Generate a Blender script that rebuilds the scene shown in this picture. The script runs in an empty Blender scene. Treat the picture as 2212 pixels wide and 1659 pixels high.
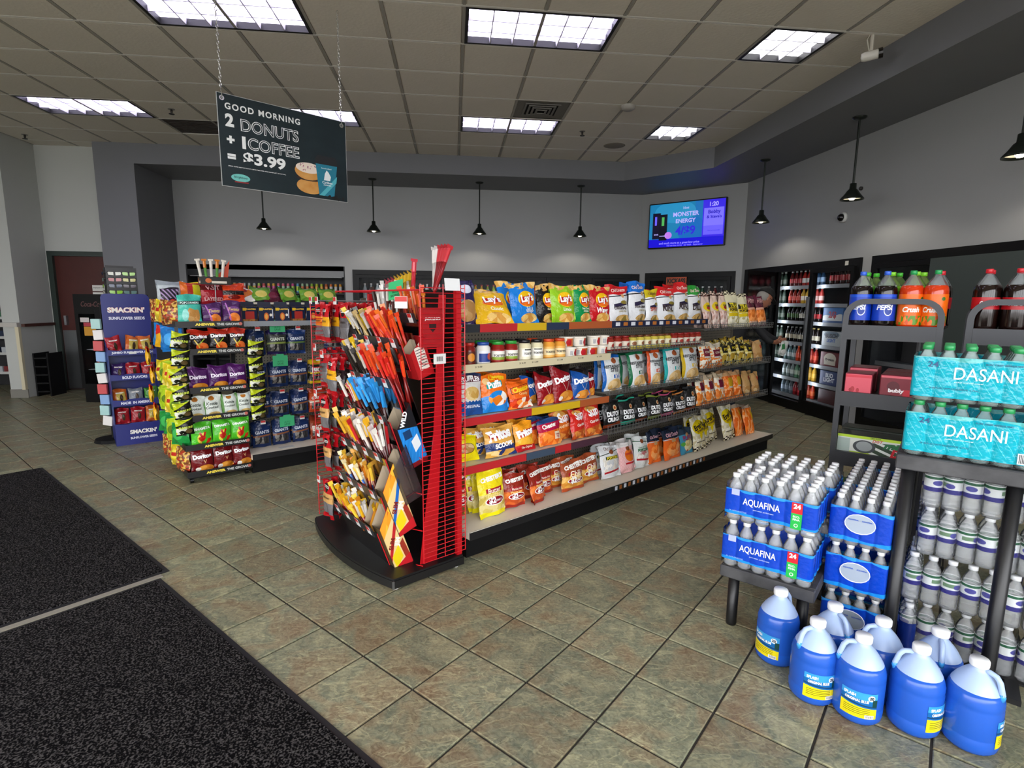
import bpy, math, random
from mathutils import Vector, Matrix
random.seed(7)
sc = bpy.context.scene
COL = sc.collection
PI = math.pi
R_ = math.radians

# ---------------------------------------------------------------- camera
CAM_H = 1.4196
yaw, pit, rol = .1083, .1504, .0104
fw = Vector((math.sin(yaw)*math.cos(pit), math.cos(yaw)*math.cos(pit), -math.sin(pit)))
rt0 = Vector((math.cos(yaw), -math.sin(yaw), 0)); up0 = rt0.cross(fw)
rt = rt0*math.cos(rol)+up0*math.sin(rol); up = up0*math.cos(rol)-rt0*math.sin(rol)
cam = bpy.data.cameras.new('camera'); camo = bpy.data.objects.new('camera', cam); COL.objects.link(camo)
camo.matrix_world = Matrix(((rt.x, up.x, -fw.x, 0), (rt.y, up.y, -fw.y, 0), (rt.z, up.z, -fw.z, CAM_H), (0, 0, 0, 1)))
cam.sensor_fit = 'HORIZONTAL'; cam.sensor_width = 36; cam.lens = 1175.13/2212*36
cam.clip_start = .05; cam.clip_end = 200
sc.camera = camo

# ---------------------------------------------------------------- world and exposure
wd = bpy.data.worlds.new('overcast_sky'); sc.world = wd; wd.use_nodes = True
wd.node_tree.nodes['Background'].inputs[0].default_value = (.96, .97, 1, 1)
wd.node_tree.nodes['Background'].inputs[1].default_value = 8.0
sc.view_settings.view_transform = 'Standard'; sc.view_settings.look = 'None'
sc.view_settings.gamma = 1; sc.view_settings.use_curve_mapping = False
sc.view_settings.exposure = 0.0
sc.cycles.transparent_max_bounces = 10
sc.cycles.use_adaptive_sampling = False
sc.cycles.max_bounces = 5; sc.cycles.diffuse_bounces = 3; sc.cycles.glossy_bounces = 2; sc.cycles.transmission_bounces = 2
sc.cycles.caustics_reflective = False; sc.cycles.caustics_refractive = False
sc.cycles.sample_clamp_indirect = 2.5
TROFFER_EMIT = 5.4      # lens of the ceiling troffers
PENDANT_W = 3.0         # watts of each pendant lamp

# ---------------------------------------------------------------- colour and material helpers
def lin(h):
    h = h.lstrip('#'); o = []
    for i in (0, 2, 4):
        c = int(h[i:i+2], 16)/255
        o.append(c/12.92 if c <= .04045 else ((c+.055)/1.055)**2.4)
    return (o[0], o[1], o[2], 1)
MATS = {}
def mat(hexc, rough=.5, metal=0, spec=.5, emit=0, name=None, coat=0):
    k = (hexc, rough, metal, spec, emit, coat)
    if k in MATS: return MATS[k]
    m = bpy.data.materials.new(name or 'paint'); m.use_nodes = True
    b = m.node_tree.nodes['Principled BSDF']
    b.inputs['Base Color'].default_value = lin(hexc); b.inputs['Roughness'].default_value = rough
    b.inputs['Metallic'].default_value = metal; b.inputs['Specular IOR Level'].default_value = spec
    if coat: b.inputs['Coat Weight'].default_value = coat
    if emit:
        b.inputs['Emission Color'].default_value = lin(hexc); b.inputs['Emission Strength'].default_value = emit
    m.diffuse_color = lin(hexc)
    MATS[k] = m
    return m
def clear(hexc, alpha=.35, rough=.08, name='clear_plastic', fres=.3):
    """see-through plastic or glass: part transparent, part glossy tinted skin"""
    k = ('clear', hexc, alpha, rough)
    if k in MATS: return MATS[k]
    m = bpy.data.materials.new(name); m.use_nodes = True
    nt = m.node_tree; b = nt.nodes['Principled BSDF']; o = nt.nodes['Material Output']
    b.inputs['Base Color'].default_value = lin(hexc); b.inputs['Roughness'].default_value = rough
    tr = nt.nodes.new('ShaderNodeBsdfTransparent'); mx = nt.nodes.new('ShaderNodeMixShader')
    fr = nt.nodes.new('ShaderNodeLayerWeight'); fr.inputs[0].default_value = fres
    gl = nt.nodes.new('ShaderNodeBsdfGlossy'); gl.inputs['Roughness'].default_value = rough; m0 = nt.nodes.new('ShaderNodeMixShader'); m0.inputs[0].default_value = alpha
    nt.links.new(tr.outputs[0], m0.inputs[1]); nt.links.new(b.outputs[0], m0.inputs[2])
    nt.links.new(fr.outputs['Fresnel'], mx.inputs[0]); nt.links.new(m0.outputs[0], mx.inputs[1]); nt.links.new(gl.outputs[0], mx.inputs[2])
    nt.links.new(mx.outputs[0], o.inputs[0]); m.diffuse_color = lin(hexc)
    MATS[k] = m
    return m
class Art:
    """layered flat print in UV space, all procedural nodes"""
    def __init__(s, name, base, layers, rough=.32, bump=.25, coords='UV', spec=.35):
        m = s.m = bpy.data.materials.new(name); m.use_nodes = True
        s.nt = m.node_tree; s.b = s.nt.nodes['Principled BSDF']
        s.b.inputs['Roughness'].default_value = rough; s.b.inputs['Specular IOR Level'].default_value = spec
        tc = s.nt.nodes.new('ShaderNodeTexCoord'); s.uv = tc.outputs[coords]
        sp = s.nt.nodes.new('ShaderNodeSeparateXYZ'); s.nt.links.new(s.uv, sp.inputs[0])
        s.U, s.V = sp.outputs[0], sp.outputs[1]
        s.col = s.rgb(base); m.diffuse_color = lin(base)
        for L in layers: s.layer(L)
        s.nt.links.new(s.col, s.b.inputs['Base Color'])
        if bump:
            n = s.nt.nodes.new('ShaderNodeTexNoise'); n.inputs['Scale'].default_value = 38; n.inputs['Detail'].default_value = 2
            s.nt.links.new(tc.outputs['Object'], n.inputs['Vector'])
            bp = s.nt.nodes.new('ShaderNodeBump'); bp.inputs['Strength'].default_value = bump; bp.inputs['Distance'].default_value = .012
            s.nt.links.new(n.outputs['Fac'], bp.inputs['Height']); s.nt.links.new(bp.outputs[0], s.b.inputs['Normal'])
    def rgb(s, h):
        n = s.nt.nodes.new('ShaderNodeRGB'); n.outputs[0].default_value = lin(h); return n.outputs[0]
    def f(s, op, a, b=None, c=None):
        n = s.nt.nodes.new('ShaderNodeMath'); n.operation = op
        for i, x in enumerate((a, b, c)):
            if x is None: continue
            if hasattr(x, 'links'): s.nt.links.new(x, n.inputs[i])
            else: n.inputs[i].default_value = x
        return n.outputs[0]
    def mix(s, fac, col):
        n = s.nt.nodes.new('ShaderNodeMix'); n.data_type = 'RGBA'
        s.nt.links.new(fac, n.inputs[0]); s.nt.links.new(s.col, n.inputs[6]); s.nt.links.new(col, n.inputs[7])
        s.col = n.outputs[2]
    def rot(s, cu, cv, a, asp=1):
        x = s.f('SUBTRACT', s.U, cu); y = s.f('SUBTRACT', s.V, cv)
        if not a: return x, y
        c, n = math.cos(a), math.sin(a)
        return (s.f('ADD', s.f('MULTIPLY', x, c), s.f('MULTIPLY', y, n)), s.f('SUBTRACT', s.f('MULTIPLY', y, c), s.f('MULTIPLY', x, n)))
    def mask(s, L):
        t = L[0]
        if t == 'E':      # ellipse cu cv ru rv [rot]
            x, y = s.rot(L[1], L[2], L[6] if len(L) > 6 else 0)
            d = s.f('ADD', s.f('POWER', s.f('DIVIDE', x, L[3]), 2), s.f('POWER', s.f('DIVIDE', y, L[4]), 2))
            return s.f('LESS_THAN', d, 1)
        if t == 'R':      # rectangle cu cv hu hv [rot]
            x, y = s.rot(L[1], L[2], L[6] if len(L) > 6 else 0)
            d = s.f('MAXIMUM', s.f('DIVIDE', s.f('ABSOLUTE', x), L[3]), s.f('DIVIDE', s.f('ABSOLUTE', y), L[4]))
            return s.f('LESS_THAN', d, 1)
        if t in 'AB':     # above / below the line v = v0 + k u + amp sin(freq u)
            e = s.f('ADD', s.f('MULTIPLY', s.U, L[2]), L[1])
            if len(L) > 4 and L[3]:
                e = s.f('ADD', e, s.f('MULTIPLY', s.f('SINE', s.f('MULTIPLY', s.U, L[4])), L[3]))
            return s.f('GREATER_THAN' if t == 'A' else 'LESS_THAN', s.V, e)
    def voro(s, su, sv, seed=0):
        mp = s.nt.nodes.new('ShaderNodeMapping'); mp.inputs['Scale'].default_value = (su, sv, 1); mp.inputs['Location'].default_value = (seed, seed*1.7, 0)
        s.nt.links.new(s.uv, mp.inputs['Vector'])
        v = s.nt.nodes.new('ShaderNodeTexVoronoi'); v.inputs['Scale'].default_value = 1; v.voronoi_dimensions = '2D'
        s.nt.links.new(mp.outputs[0], v.inputs['Vector']); return v
    def layer(s, L):
        t = L[0]
        if t in 'ERAB': s.mix(s.mask(L), s.rgb(L[5] if t in 'ER' else L[-1]))
        elif t == 'C':    # snack pieces inside a region: ('C', region, su, sv, hexes...)
            v = s.voro(L[2], L[3], len(L)*1.3); cr = s.nt.nodes.new('ShaderNodeValToRGB'); cr.color_ramp.interpolation = 'CONSTANT'
            hx = L[4:]; e = cr.color_ramp.elements
            while len(e) < len(hx): e.new(.5)
            for i, h in enumerate(hx): e[i].position = i/len(hx); e[i].color = lin(h)
            sx = s.nt.nodes.new('ShaderNodeSeparateXYZ'); s.nt.links.new(v.outputs['Color'], sx.inputs[0])
            s.nt.links.new(sx.outputs[0], cr.inputs[0])
            s.mix(s.mask(L[1]) if L[1] else s.f('GREATER_THAN', s.U, -9), cr.outputs[0])
        elif t == 'K':    # checker inside a region: ('K', region, su, sv, hex)
            a = s.f('FLOOR', s.f('MULTIPLY', s.U, L[2])); b = s.f('FLOOR', s.f('MULTIPLY', s.V, L[3]))
            k = s.f('MODULO', s.f('ADD', a, b), 2)
            s.mix(s.f('MULTIPLY', k, s.mask(L[1])), s.rgb(L[4]))
        elif t == 'S':    # slanted stripes: ('S', region, ku, kv, duty, hex)
            k = s.f('FRACT', s.f('ADD', s.f('MULTIPLY', s.U, L[2]), s.f('MULTIPLY', s.V, L[3])))
            s.mix(s.f('MULTIPLY', s.f('LESS_THAN', k, L[4]), s.mask(L[1])), s.rgb(L[5]))
        elif t == 'N':    # cloudy mottling: ('N', scale, hex, strength)
            n = s.nt.nodes.new('ShaderNodeTexNoise'); n.inputs['Scale'].default_value = L[1]; n.inputs['Detail'].default_value = 4
            s.nt.links.new(s.uv, n.inputs['Vector'])
            s.mix(s.f('MULTIPLY', s.f('SUBTRACT', n.outputs['Fac'], .3), L[3]), s.rgb(L[2]))
ARTS = {}
def art(name, base, layers, **k):
    if name not in ARTS: ARTS[name] = Art(name, base, layers, **k).m
    return ARTS[name]

# ---------------------------------------------------------------- mesh helpers
class MB:
    def __init__(s): s.v = []; s.f = []; s.uv = []; s.mi = []
    def face(s, idx, uv=None, mi=0):
        s.f.append(tuple(idx)); s.uv.append(uv); s.mi.append(mi)
    def quad(s, a, b, c, d, mi=0, uv=((0, 0), (1, 0), (1, 1), (0, 1))):
        n = len(s.v); s.v += [tuple(a), tuple(b), tuple(c), tuple(d)]; s.face((n, n+1, n+2, n+3), uv, mi); return s
    def box(s, x0, x1, y0, y1, z0, z1, mi=0, M=None):
        n = len(s.v)
        P = [(x0, y0, z0), (x1, y0, z0), (x1, y1, z0), (x0, y1, z0), (x0, y0, z1), (x1, y0, z1), (x1, y1, z1), (x0, y1, z1)]
        if M: P = [tuple(M @ Vector(p)) for p in P]
        s.v += P; q = ((0, 0), (1, 0), (1, 1), (0, 1))
        for f in ((0, 1, 5, 4), (1, 2, 6, 5), (2, 3, 7, 6), (3, 0, 4, 7), (4, 5, 6, 7), (3, 2, 1, 0)):
            s.face([n+i for i in f], q, mi)
        return s
    def rbox(s, x0, x1, y0, y1, z0, z1, b=.005, mi=0, M=None):
        """box with chamfered edges"""
        n = len(s.v); out = []
        for z, k in ((z0, b), (z0+b, 0), (z1-b, 0), (z1, b)):
            xa, xb, ya, yb = x0+k, x1-k, y0+k, y1-k
            out += [(x, y, z) for x, y in ((xa+b, ya), (xb-b, ya), (xb, ya+b), (xb, yb-b), (xb-b, yb), (xa+b, yb), (xa, yb-b), (xa, ya+b))]
        if M: out = [tuple(M @ Vector(p)) for p in out]
        s.v += out
        for r in range(3):
            for i in range(8):
                j = (i+1) % 8; s.face((n+r*8+i, n+r*8+j, n+r*8+8+j, n+r*8+8+i), None, mi)
        s.face([n+24+i for i in range(8)], None, mi); s.face([n+7-i for i in range(8)], None, mi)
        return s
    def lathe(s, prof, seg=20, mi=0, c=(0, 0), a0=0, a1=2*PI, cap=True, mis=None, uvr=None):
        n = len(s.v); full = abs(a1-a0-2*PI) < 1e-6; k = seg if full else seg+1
        for r, z in prof:
            for i in range(k):
                a = a0+(a1-a0)*i/seg; s.v.append((c[0]+r*math.cos(a), c[1]+r*math.sin(a), z))
        z0, z1 = prof[0][1], prof[-1][1]
        for j in range(len(prof)-1):
            for i in range(seg):
                i2 = (i+1) % k
                va, vb = (prof[j][1]-z0)/((z1-z0) or 1), (prof[j+1][1]-z0)/((z1-z0) or 1)
                s.face((n+j*k+i, n+j*k+i2, n+(j+1)*k+i2, n+(j+1)*k+i), ((i/seg, va), ((i+1)/seg, va), ((i+1)/seg, vb), (i/seg, vb)), mis[j] if mis else mi)
        if full and cap:
            if prof[0][0] > 1e-5: s.face([n+k-1-i for i in range(k)], None, mis[0] if mis else mi)
            if prof[-1][0] > 1e-5: s.face([n+(len(prof)-1)*k+i for i in range(k)], None, mis[-1] if mis else mi)
        return s
    def cyl(s, p, q, r, seg=8, mi=0, r2=None):
        return s.tube([p, q], r, seg, mi, r2=r2)
    def tube(s, path, r, seg=6, mi=0, r2=None, closed=False, flat=None):
        """flat=(h,w): rectangular section"""
        P = [Vector(p) for p in path]; n = len(s.v); m = len(P); k = 4 if flat else seg
        ref = None
        for i, p in enumerate(P):
            if closed: t = (P[(i+1) % m]-P[i-1]).normalized()
            else: t = (P[min(i+1, m-1)]-P[max(i-1, 0)]).normalized()
            if ref is None:
                ref = Vector((0, 0, 1)) if abs(t.z) < .9 else Vector((0, 1, 0))
            b = t.cross(ref)
            if b.length < 1e-4: b = t.cross(Vector((1, 0, 0)))
            b.normalize(); nn = b.cross(t); ref = nn
            rr = r if r2 is None else r+(r2-r)*i/(m-1)
            for j in range(k):
                if flat:
                    sx, sy = ((-1, -1), (1, -1), (1, 1), (-1, 1))[j]; d = b*(sx*flat[0]/2)+nn*(sy*flat[1]/2)
                else:
                    a = 2*PI*j/k; d = b*(rr*math.cos(a))+nn*(rr*math.sin(a))
                s.v.append(tuple(p+d))
        for i in range(m if closed else m-1):
            for j in range(k):
                a, b2 = n+i*k+j, n+i*k+(j+1) % k; c, d = n+((i+1) % m)*k+(j+1) % k, n+((i+1) % m)*k+j
                s.face((a, b2, c, d), None, mi)
        if not closed:
            s.face([n+k-1-j for j in range(k)], None, mi); s.face([n+(m-1)*k+j for j in range(k)], None, mi)
        return s
    def prism(s, poly, z0, z1, mi=0, M=None):
        n = len(s.v); k = len(poly)
        P = [(x, y, z0) for x, y in poly]+[(x, y, z1) for x, y in poly]
        if M: P = [tuple(M @ Vector(p)) for p in P]
        s.v += P
        for i in range(k):
            j = (i+1) % k; s.face((n+i, n+j, n+k+j, n+k+i), ((i/k, 0), ((i+1)/k, 0), ((i+1)/k, 1), (i/k, 1)), mi)
        s.face([n+k+i for i in range(k)], None, mi); s.face([n+k-1-i for i in range(k)], None, mi)
        return s
    def mesh(s, name, mats=(), smooth=False):
        me = bpy.data.meshes.new(name); me.from_pydata(s.v, [], s.f)
        ul = me.uv_layers.new(name='UVMap'); i = 0; d = []
        for f, uv in zip(s.f, s.uv):
            if uv is None or len(uv) != len(f): d += [0., 0.]*len(f)
            else:
                for c in uv: d += [c[0], c[1]]
        ul.data.foreach_set('uv', d)
        for m in mats: me.materials.append(m)
        me.polygons.foreach_set('material_index', s.mi)
        if smooth: me.polygons.foreach_set('use_smooth', [True]*len(s.f))
        me.update(); return me
def as_list(m): return m if isinstance(m, (list, tuple)) else (m,)
def put(name, me, parent=None, loc=(0, 0, 0), rot=(0, 0, 0), scale=None):
    o = bpy.data.objects.new(name, me); COL.objects.link(o); o.location = loc; o.rotation_euler = rot
    if scale: o.scale = scale
    if parent: o.parent = parent
    return o
def obj(name, mb, m, parent=None, loc=(0, 0, 0), rot=(0, 0, 0), smooth=False):
    return put(name, mb.mesh(name, as_list(m), smooth), parent, loc, rot)
LABELS = {}
def tag(o, label, cat, group=None):
    o['label'] = label; o['category'] = cat
    if group: o['group'] = group
    return o
def struct(o): o['kind'] = 'structure'; return o
def thing(name, label, cat, loc=(0, 0, 0), rotz=0, group=None, rot=None):
    o = put(name, None, None, loc, rot or (0, 0, rotz)); o.empty_display_size = .1
    return tag(o, label, cat, group)
def dup(o, parent=None):
    c = o.copy(); COL.objects.link(c); c.parent = parent
    for ch in o.children: dup(ch, c)
    return c
ORD = 'first second third fourth fifth sixth seventh eighth ninth tenth eleventh twelfth thirteenth fourteenth fifteenth sixteenth seventeenth eighteenth nineteenth twentieth twenty-first twenty-second twenty-third twenty-fourth'.split()

# lettering: built-in font turned to flat mesh outlines
TXT = {}
def glyphs(s, bold=0, shear=0, space=1):
    k = (s, bold, shear, space)
    if k not in TXT:
        c = bpy.data.curves.new('lettering', 'FONT'); c.body = s; c.resolution_u = 4; c.offset = bold; c.shear = shear; c.space_character = space
        c.align_x = 'LEFT'
        o = bpy.data.objects.new('lettering', c); me = o.to_mesh()
        v = [(p.co.x, p.co.y) for p in me.vertices]; f = [tuple(q.vertices) for q in me.polygons]
        o.to_mesh_clear(); bpy.data.objects.remove(o); bpy.data.curves.remove(c)
        x0 = min(p[0] for p in v); x1 = max(p[0] for p in v); y0 = min(p[1] for p in v); y1 = max(p[1] for p in v)
        TXT[k] = ([(x-(x0+x1)/2, y-(y0+y1)/2) for x, y in v], f, x1-x0, y1-y0)
    return TXT[k]
def text_mesh(s, width, hexc, fn, height=None, rot=0, bold=.02, shear=0, space=1, rough=.4, emit=0):
    """fn(x, y) maps flat letter coordinates to the carrying surface"""
    v, f, w, h = glyphs(s, bold, shear, space)
    kx = width/w; ky = height/h if height else kx
    c, n = math.cos(rot), math.sin(rot); P = []
    for x, y in v:
        x, y = x*kx, y*ky; P.append(fn(x*c-y*n, x*n+y*c))
    me = bpy.data.meshes.new('lettering'); me.from_pydata(P, [], f); me.materials.append(mat(hexc, rough, emit=emit)); me.update()
    return me
def flat_text(parent, s, cx, cz, width, hexc, y=-.001, height=None, name='lettering', **k):
    """letters on a local xz plane facing -y"""
    return put(name, text_mesh(s, width, hexc, lambda a, b: (cx+a, y, cz+b), height, **k), parent)
# ================================================================ the room
ZC = 3.586; SOF = 3.305; XR = 4.62; YB = 9.70; DX0, DY1 = 3.34, 8.47
M_wall = Art('grey_wall_paint', '#9b9c9b', [('N', 3, '#929392', .35)], rough=.42, bump=0, coords='Object').m
M_sof = Art('dark_soffit_paint', '#747579', [('N', 3, '#6b6c70', .35)], rough=.5, bump=0, coords='Object').m
M_white = Art('off_white_wall_paint', '#b9bbb6', [('N', 3, '#adafaa', .3)], rough=.5, bump=0, coords='Object').m
M_grout = mat('#39352f', .85); M_black = mat('#080809', .4, spec=.3); M_blackmat = mat('#0c0c0d', .7, spec=.2)

def tile_material():
    m = bpy.data.materials.new('slate_look_tile'); m.use_nodes = True; nt = m.node_tree; b = nt.nodes['Principled BSDF']
    L = nt.links.new; g = nt.nodes.new('ShaderNodeNewGeometry'); oi = nt.nodes.new('ShaderNodeObjectInfo')
    ad = nt.nodes.new('ShaderNodeVectorMath'); ad.operation = 'MULTIPLY_ADD'
    ad.inputs[1].default_value = (17, 11, 5); L(oi.outputs['Random'], ad.inputs[0]); L(g.outputs['Position'], ad.inputs[2])
    def noise(sc_, det, dist=0, stretch=None):
        n = nt.nodes.new('ShaderNodeTexNoise'); n.inputs['Scale'].default_value = sc_; n.inputs['Detail'].default_value = det; n.inputs['Distortion'].default_value = dist
        if stretch:
            mp = nt.nodes.new('ShaderNodeMapping'); mp.inputs['Scale'].default_value = stretch; mp.inputs['Rotation'].default_value = (0, 0, .5)
            L(ad.outputs[0], mp.inputs[0]); L(mp.outputs[0], n.inputs['Vector'])
        else: L(ad.outputs[0], n.inputs['Vector'])
        return n.outputs['Fac']
    def ramp(fac, *st):
        r = nt.nodes.new('ShaderNodeValToRGB'); e = r.color_ramp.elements
        while len(e) < len(st): e.new(.5)
        for i, (p, h) in enumerate(st): e[i].position = p; e[i].color = lin(h)
        L(fac, r.inputs[0]); return r.outputs[0]
    def mix(f, a, c, mode='MIX'):
        n = nt.nodes.new('ShaderNodeMix'); n.data_type = 'RGBA'; n.blend_type = mode
        if hasattr(f, 'links'): L(f, n.inputs[0])
        else: n.inputs[0].default_value = f
        L(a, n.inputs[6]); L(c, n.inputs[7]); return n.outputs[2]
    c1 = ramp(noise(5.5, 5, .6), (.33, '#80684c'), (.45, '#8d8366'), (.55, '#747c66'), (.68, '#a3a07e'))
    c2 = ramp(noise(42, 6, 1.5), (.36, '#4c463a'), (.62, '#a09a7c'))
    col = mix(.36, c1, c2)
    vein = noise(5, 5, 1.4, (1, 2.6, 1))
    vm = ramp(vein, (.475, '#000000'), (.5, '#ffffff'), (.515, '#000000'))
    sx = nt.nodes.new('ShaderNodeSeparateXYZ'); L(vm, sx.inputs[0])
    mu = nt.nodes.new('ShaderNodeMath'); mu.operation = 'MULTIPLY'; mu.inputs[1].default_value = .5; L(sx.outputs[0], mu.inputs[0])
    rg = nt.nodes.new('ShaderNodeRGB'); rg.outputs[0].default_value = lin('#bdb890')
    col = mix(mu.outputs[0], col, rg.outputs[0])
    hs = nt.nodes.new('ShaderNodeHueSaturation'); mr = nt.nodes.new('ShaderNodeMapRange'); mr.inputs[3].default_value = .86; mr.inputs[4].default_value = 1.12
    L(oi.outputs['Random'], mr.inputs[0]); L(mr.outputs[0], hs.inputs['Value']); L(col, hs.inputs['Color'])
    L(hs.outputs[0], b.inputs['Base Color']); b.inputs['Roughness'].default_value = .36; b.inputs['Specular IOR Level'].default_value = .4
    bp = nt.nodes.new('ShaderNodeBump'); bp.inputs['Strength'].default_value = .5; bp.inputs['Distance'].default_value = .006
    L(noise(30, 5, 1.2), bp.inputs['Height']); L(bp.outputs[0], b.inputs['Normal'])
    return m
M_tile = tile_material()

# floor: grout bed and separate tiles at 45 degrees to the walls
floor = struct(obj('floor', MB().box(-8.3, XR+1, -2.4, YB+1, -.08, -.006), M_grout))
TA = .7893; TS = .300
e1 = (math.sin(TA), math.cos(TA)); e2 = (math.cos(TA), -math.sin(TA)); TO = (-.5197*TS, 7.5695*TS)
g = .0042
tmb = MB(); hw = TS/2-g; ch = .003
n0 = [(-hw, -hw), (hw, -hw), (hw, hw), (-hw, hw)]; n1 = [(x*(1-ch/hw), y*(1-ch/hw)) for x, y in n0]
tmb.v = [(x, y, -.008) for x, y in n0]+[(x, y, -ch*.6) for x, y in n0]+[(x, y, 0) for x, y in n1]
for r in (0, 4):
    for i in range(4): j = (i+1) % 4; tmb.face((r+i, r+j, r+4+j, r+4+i))
tmb.face((8, 9, 10, 11))
tile_me = tmb.mesh('floor_tile', (M_tile,))
cells = []
for i in range(-30, 40):
    for j in range(-45, 45):
        x = TO[0]+(i+.5)*e1[0]+0*0 if False else TO[0]+((i+.5)*e1[0]+(j+.5)*e2[0])*TS
        y = TO[1]+((i+.5)*e1[1]+(j+.5)*e2[1])*TS
        if not (-8.1 < x < XR and -2.3 < y < YB): continue
        d = Vector((x, y, -CAM_H)); dep = d.dot(fw)
        if dep > .3:
            px = 1106+1175*d.dot(rt)/dep; py = 829-1175*d.dot(up)/dep; vis = -120 < px < 2330 and py < 1800
        else: vis = False
        cells.append((0 if vis else 1, d.length, x, y))
cells.sort()
field = MB()
ra = math.atan2(e1[1], e1[0])
for k, (nv, dd, x, y) in enumerate(cells):
    if k < 300: put('floor_tile', tile_me, floor, (x, y, 0), (0, 0, ra+PI/2*((k*7) % 4)))
    else:
        n = len(field.v); c, s_ = math.cos(ra), math.sin(ra)
        field.v += [(x+a*c-b*s_, y+a*s_+b*c, z) for a, b, z in tmb.v]
        for f in tmb.f: field.face([n+q for q in f])
tf = obj('tile_field', field, M_tile, floor); tf['kind'] = 'stuff'

# walls ---------------------------------------------------------------
def wall(name, p, q, holes=(), z1=ZC+.05, m=None, th=.12, base=True):
    """wall from p to q seen from its left-hand side normal; holes (u0,u1,z0,z1) along it"""
    L = math.hypot(q[0]-p[0], q[1]-p[1]); a = math.atan2(q[1]-p[1], q[0]-p[0]); mb = MB()
    us = sorted({0, L}|{h[0] for h in holes}|{h[1] for h in holes})
    for u0, u1 in zip(us[:-1], us[1:]):
        hs = [h for h in holes if h[0] <= u0+1e-6 and h[1] >= u1-1e-6]
        if not hs: mb.box(u0, u1, 0, th, 0, z1)
        else:
            if hs[0][2] > .001: mb.box(u0, u1, 0, th, 0, hs[0][2])
            mb.box(u0, u1, 0, th, hs[0][3], z1)
    return struct(obj(name, mb, m or M_wall, None, (p[0], p[1], 0), (0, 0, a)))
wall('wall_back', (-4.5, YB), (DX0, YB), [(.11, 2.67, 0, 1.98), (2.80, 7.84, 0, 1.93)])
wall('wall_diagonal', (DX0, YB), (XR, DY1), [(.128, 1.68, 0, 1.945)])
wall('wall_right', (XR, DY1), (XR, -2.4), [(.137, 2.627, 0, 1.955), (2.797, 5.29, 0, 1.955)])
wall('wall_corner_pier', (-5.03, 8.64), (-4.5, 8.64), m=M_sof, th=.12, z1=SOF)
struct(obj('wall_corner_return', MB().box(-4.62, -4.5, 8.76, YB+.1, 0, SOF), M_sof))
struct(obj('wall_corner_side', MB().box(-5.03, -4.91, 8.76, 8.95, 0, ZC), M_white))
# door wall on the far left, then the return of the partition
wall('wall_door_side', (-6.0, 8.95), (-5.0, 8.95), [(.03, .95, 0, 2.09)], m=M_white, th=.12)
struct(obj('wall_partition', MB().box(-6.12, -6.0, 8.42, 9.07, 0, ZC+.05), M_white))
wall('wall_back_office', (-8.2, 9.9), (-4.4, 9.9), m=M_wall)
struct(obj('wall_left', MB().box(-8.3, -8.2, -2.4, 10.0, 0, .35).box(-8.3, -8.2, -2.4, 10.0, 3.1, ZC+.05).box(-8.3, -8.2, 1.0, 10.0, .35, 3.1), M_white))
for i in range(2):  # unseen side windows, added so daylight brightens the right wall
    w_ = struct(put('window_%d' % (i+9), None, None, (-8.25, -2.2+1.6*i, .35), (0, 0, PI/2)))
    obj('window_frame', MB().box(0, .05, -.04, .04, 0, 2.75).box(1.55, 1.6, -.04, .04, 0, 2.75).box(.05, 1.55, -.04, .04, 0, .05).box(.05, 1.55, -.04, .04, 2.7, 2.75), mat('#2b2c2e', .4, .6), w_)
# soffit ---------------------------------------------------------------
sp = [(-5.03, 8.64), (2.667, 8.64), (3.65, 7.66), (3.65, -2.4), (XR, -2.4), (XR, DY1), (DX0, YB), (-4.5, YB), (-5.03, 8.76)]
struct(obj('ceiling_soffit', MB().prism(sp, SOF, ZC+.06), M_sof))
# storefront behind the viewer: posts and rails without panes, daylight comes through the openings
fm = mat('#2b2c2e', .4, .6)
YF = -2.2; xs = [-8.2+i*1.6 for i in range(9)]
struct(obj('wall_front', MB().box(-8.2, XR, YF-.12, YF, 0, .35).box(-8.2, XR, YF-.12, YF, 3.1, ZC+.05), M_white))
for i in range(8):
    a, b = xs[i], xs[i+1]
    w_ = struct(put('window_%d' % (i+1), None, None, (a, YF-.06, .35)))
    obj('window_frame', MB().box(0, .05, -.04, .04, 0, 2.75).box(1.55, 1.6, -.04, .04, 0, 2.75).box(.05, 1.55, -.04, .04, 0, .05).box(.05, 1.55, -.04, .04, 2.7, 2.75), fm, w_)
struct(obj('ground_outside', MB().box(-30, 30, -30, -2.33, -.2, -.05).box(-30, -8.31, -2.33, 15, -.2, -.05), mat('#8f8d88', .9)))

# ceiling: tee grid, separate panels, fixtures -------------------------------------------
M_panel = Art('acoustic_panel', '#e8e1d4', [('N', 9, '#dcd5c8', .5)], rough=.9, bump=.15, coords='Object').m
M_tee = mat('#a5a199', .6); M_tee2 = mat('#efece4', .6)  # main tees greyed to paint in the shade of their gaps
GX, GY, GS = .0961, 5.0278, .6096
ceiling = struct(obj('ceiling', MB().box(-8.3, XR+1, -2.4, YB+1, ZC+.12, ZC+.2), M_blackmat))
pm = MB(); h = GS/2
pm.box(-h+.003, h-.003, -h+.003, h-.003, .004, .018).box(-h+.02, h-.02, -h+.02, h-.02, -.004, .004)
panel_me = pm.mesh('ceiling_panel', (M_panel,))
def cell(c, r): return (GX+(c+.5)*GS, GY+(r+.5)*GS)
taken = {}
for c0, r0, nc in ((0, -1, 2), (0, 3, 2), (-4, -1, 2), (-4, 3, 2), (-8, 3, 2), (4, -1, 1), (4, 3, 1), (0, -5, 2), (-4, -5, 2), (4, -5, 1), (-8, -1, 2)):
    for k in range(nc): taken[(c0+k, r0)] = 1
taken[(1, 2)] = 1; taken[(-6, 4)] = 1; taken[(-5, 4)] = 1
rest = MB()
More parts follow.
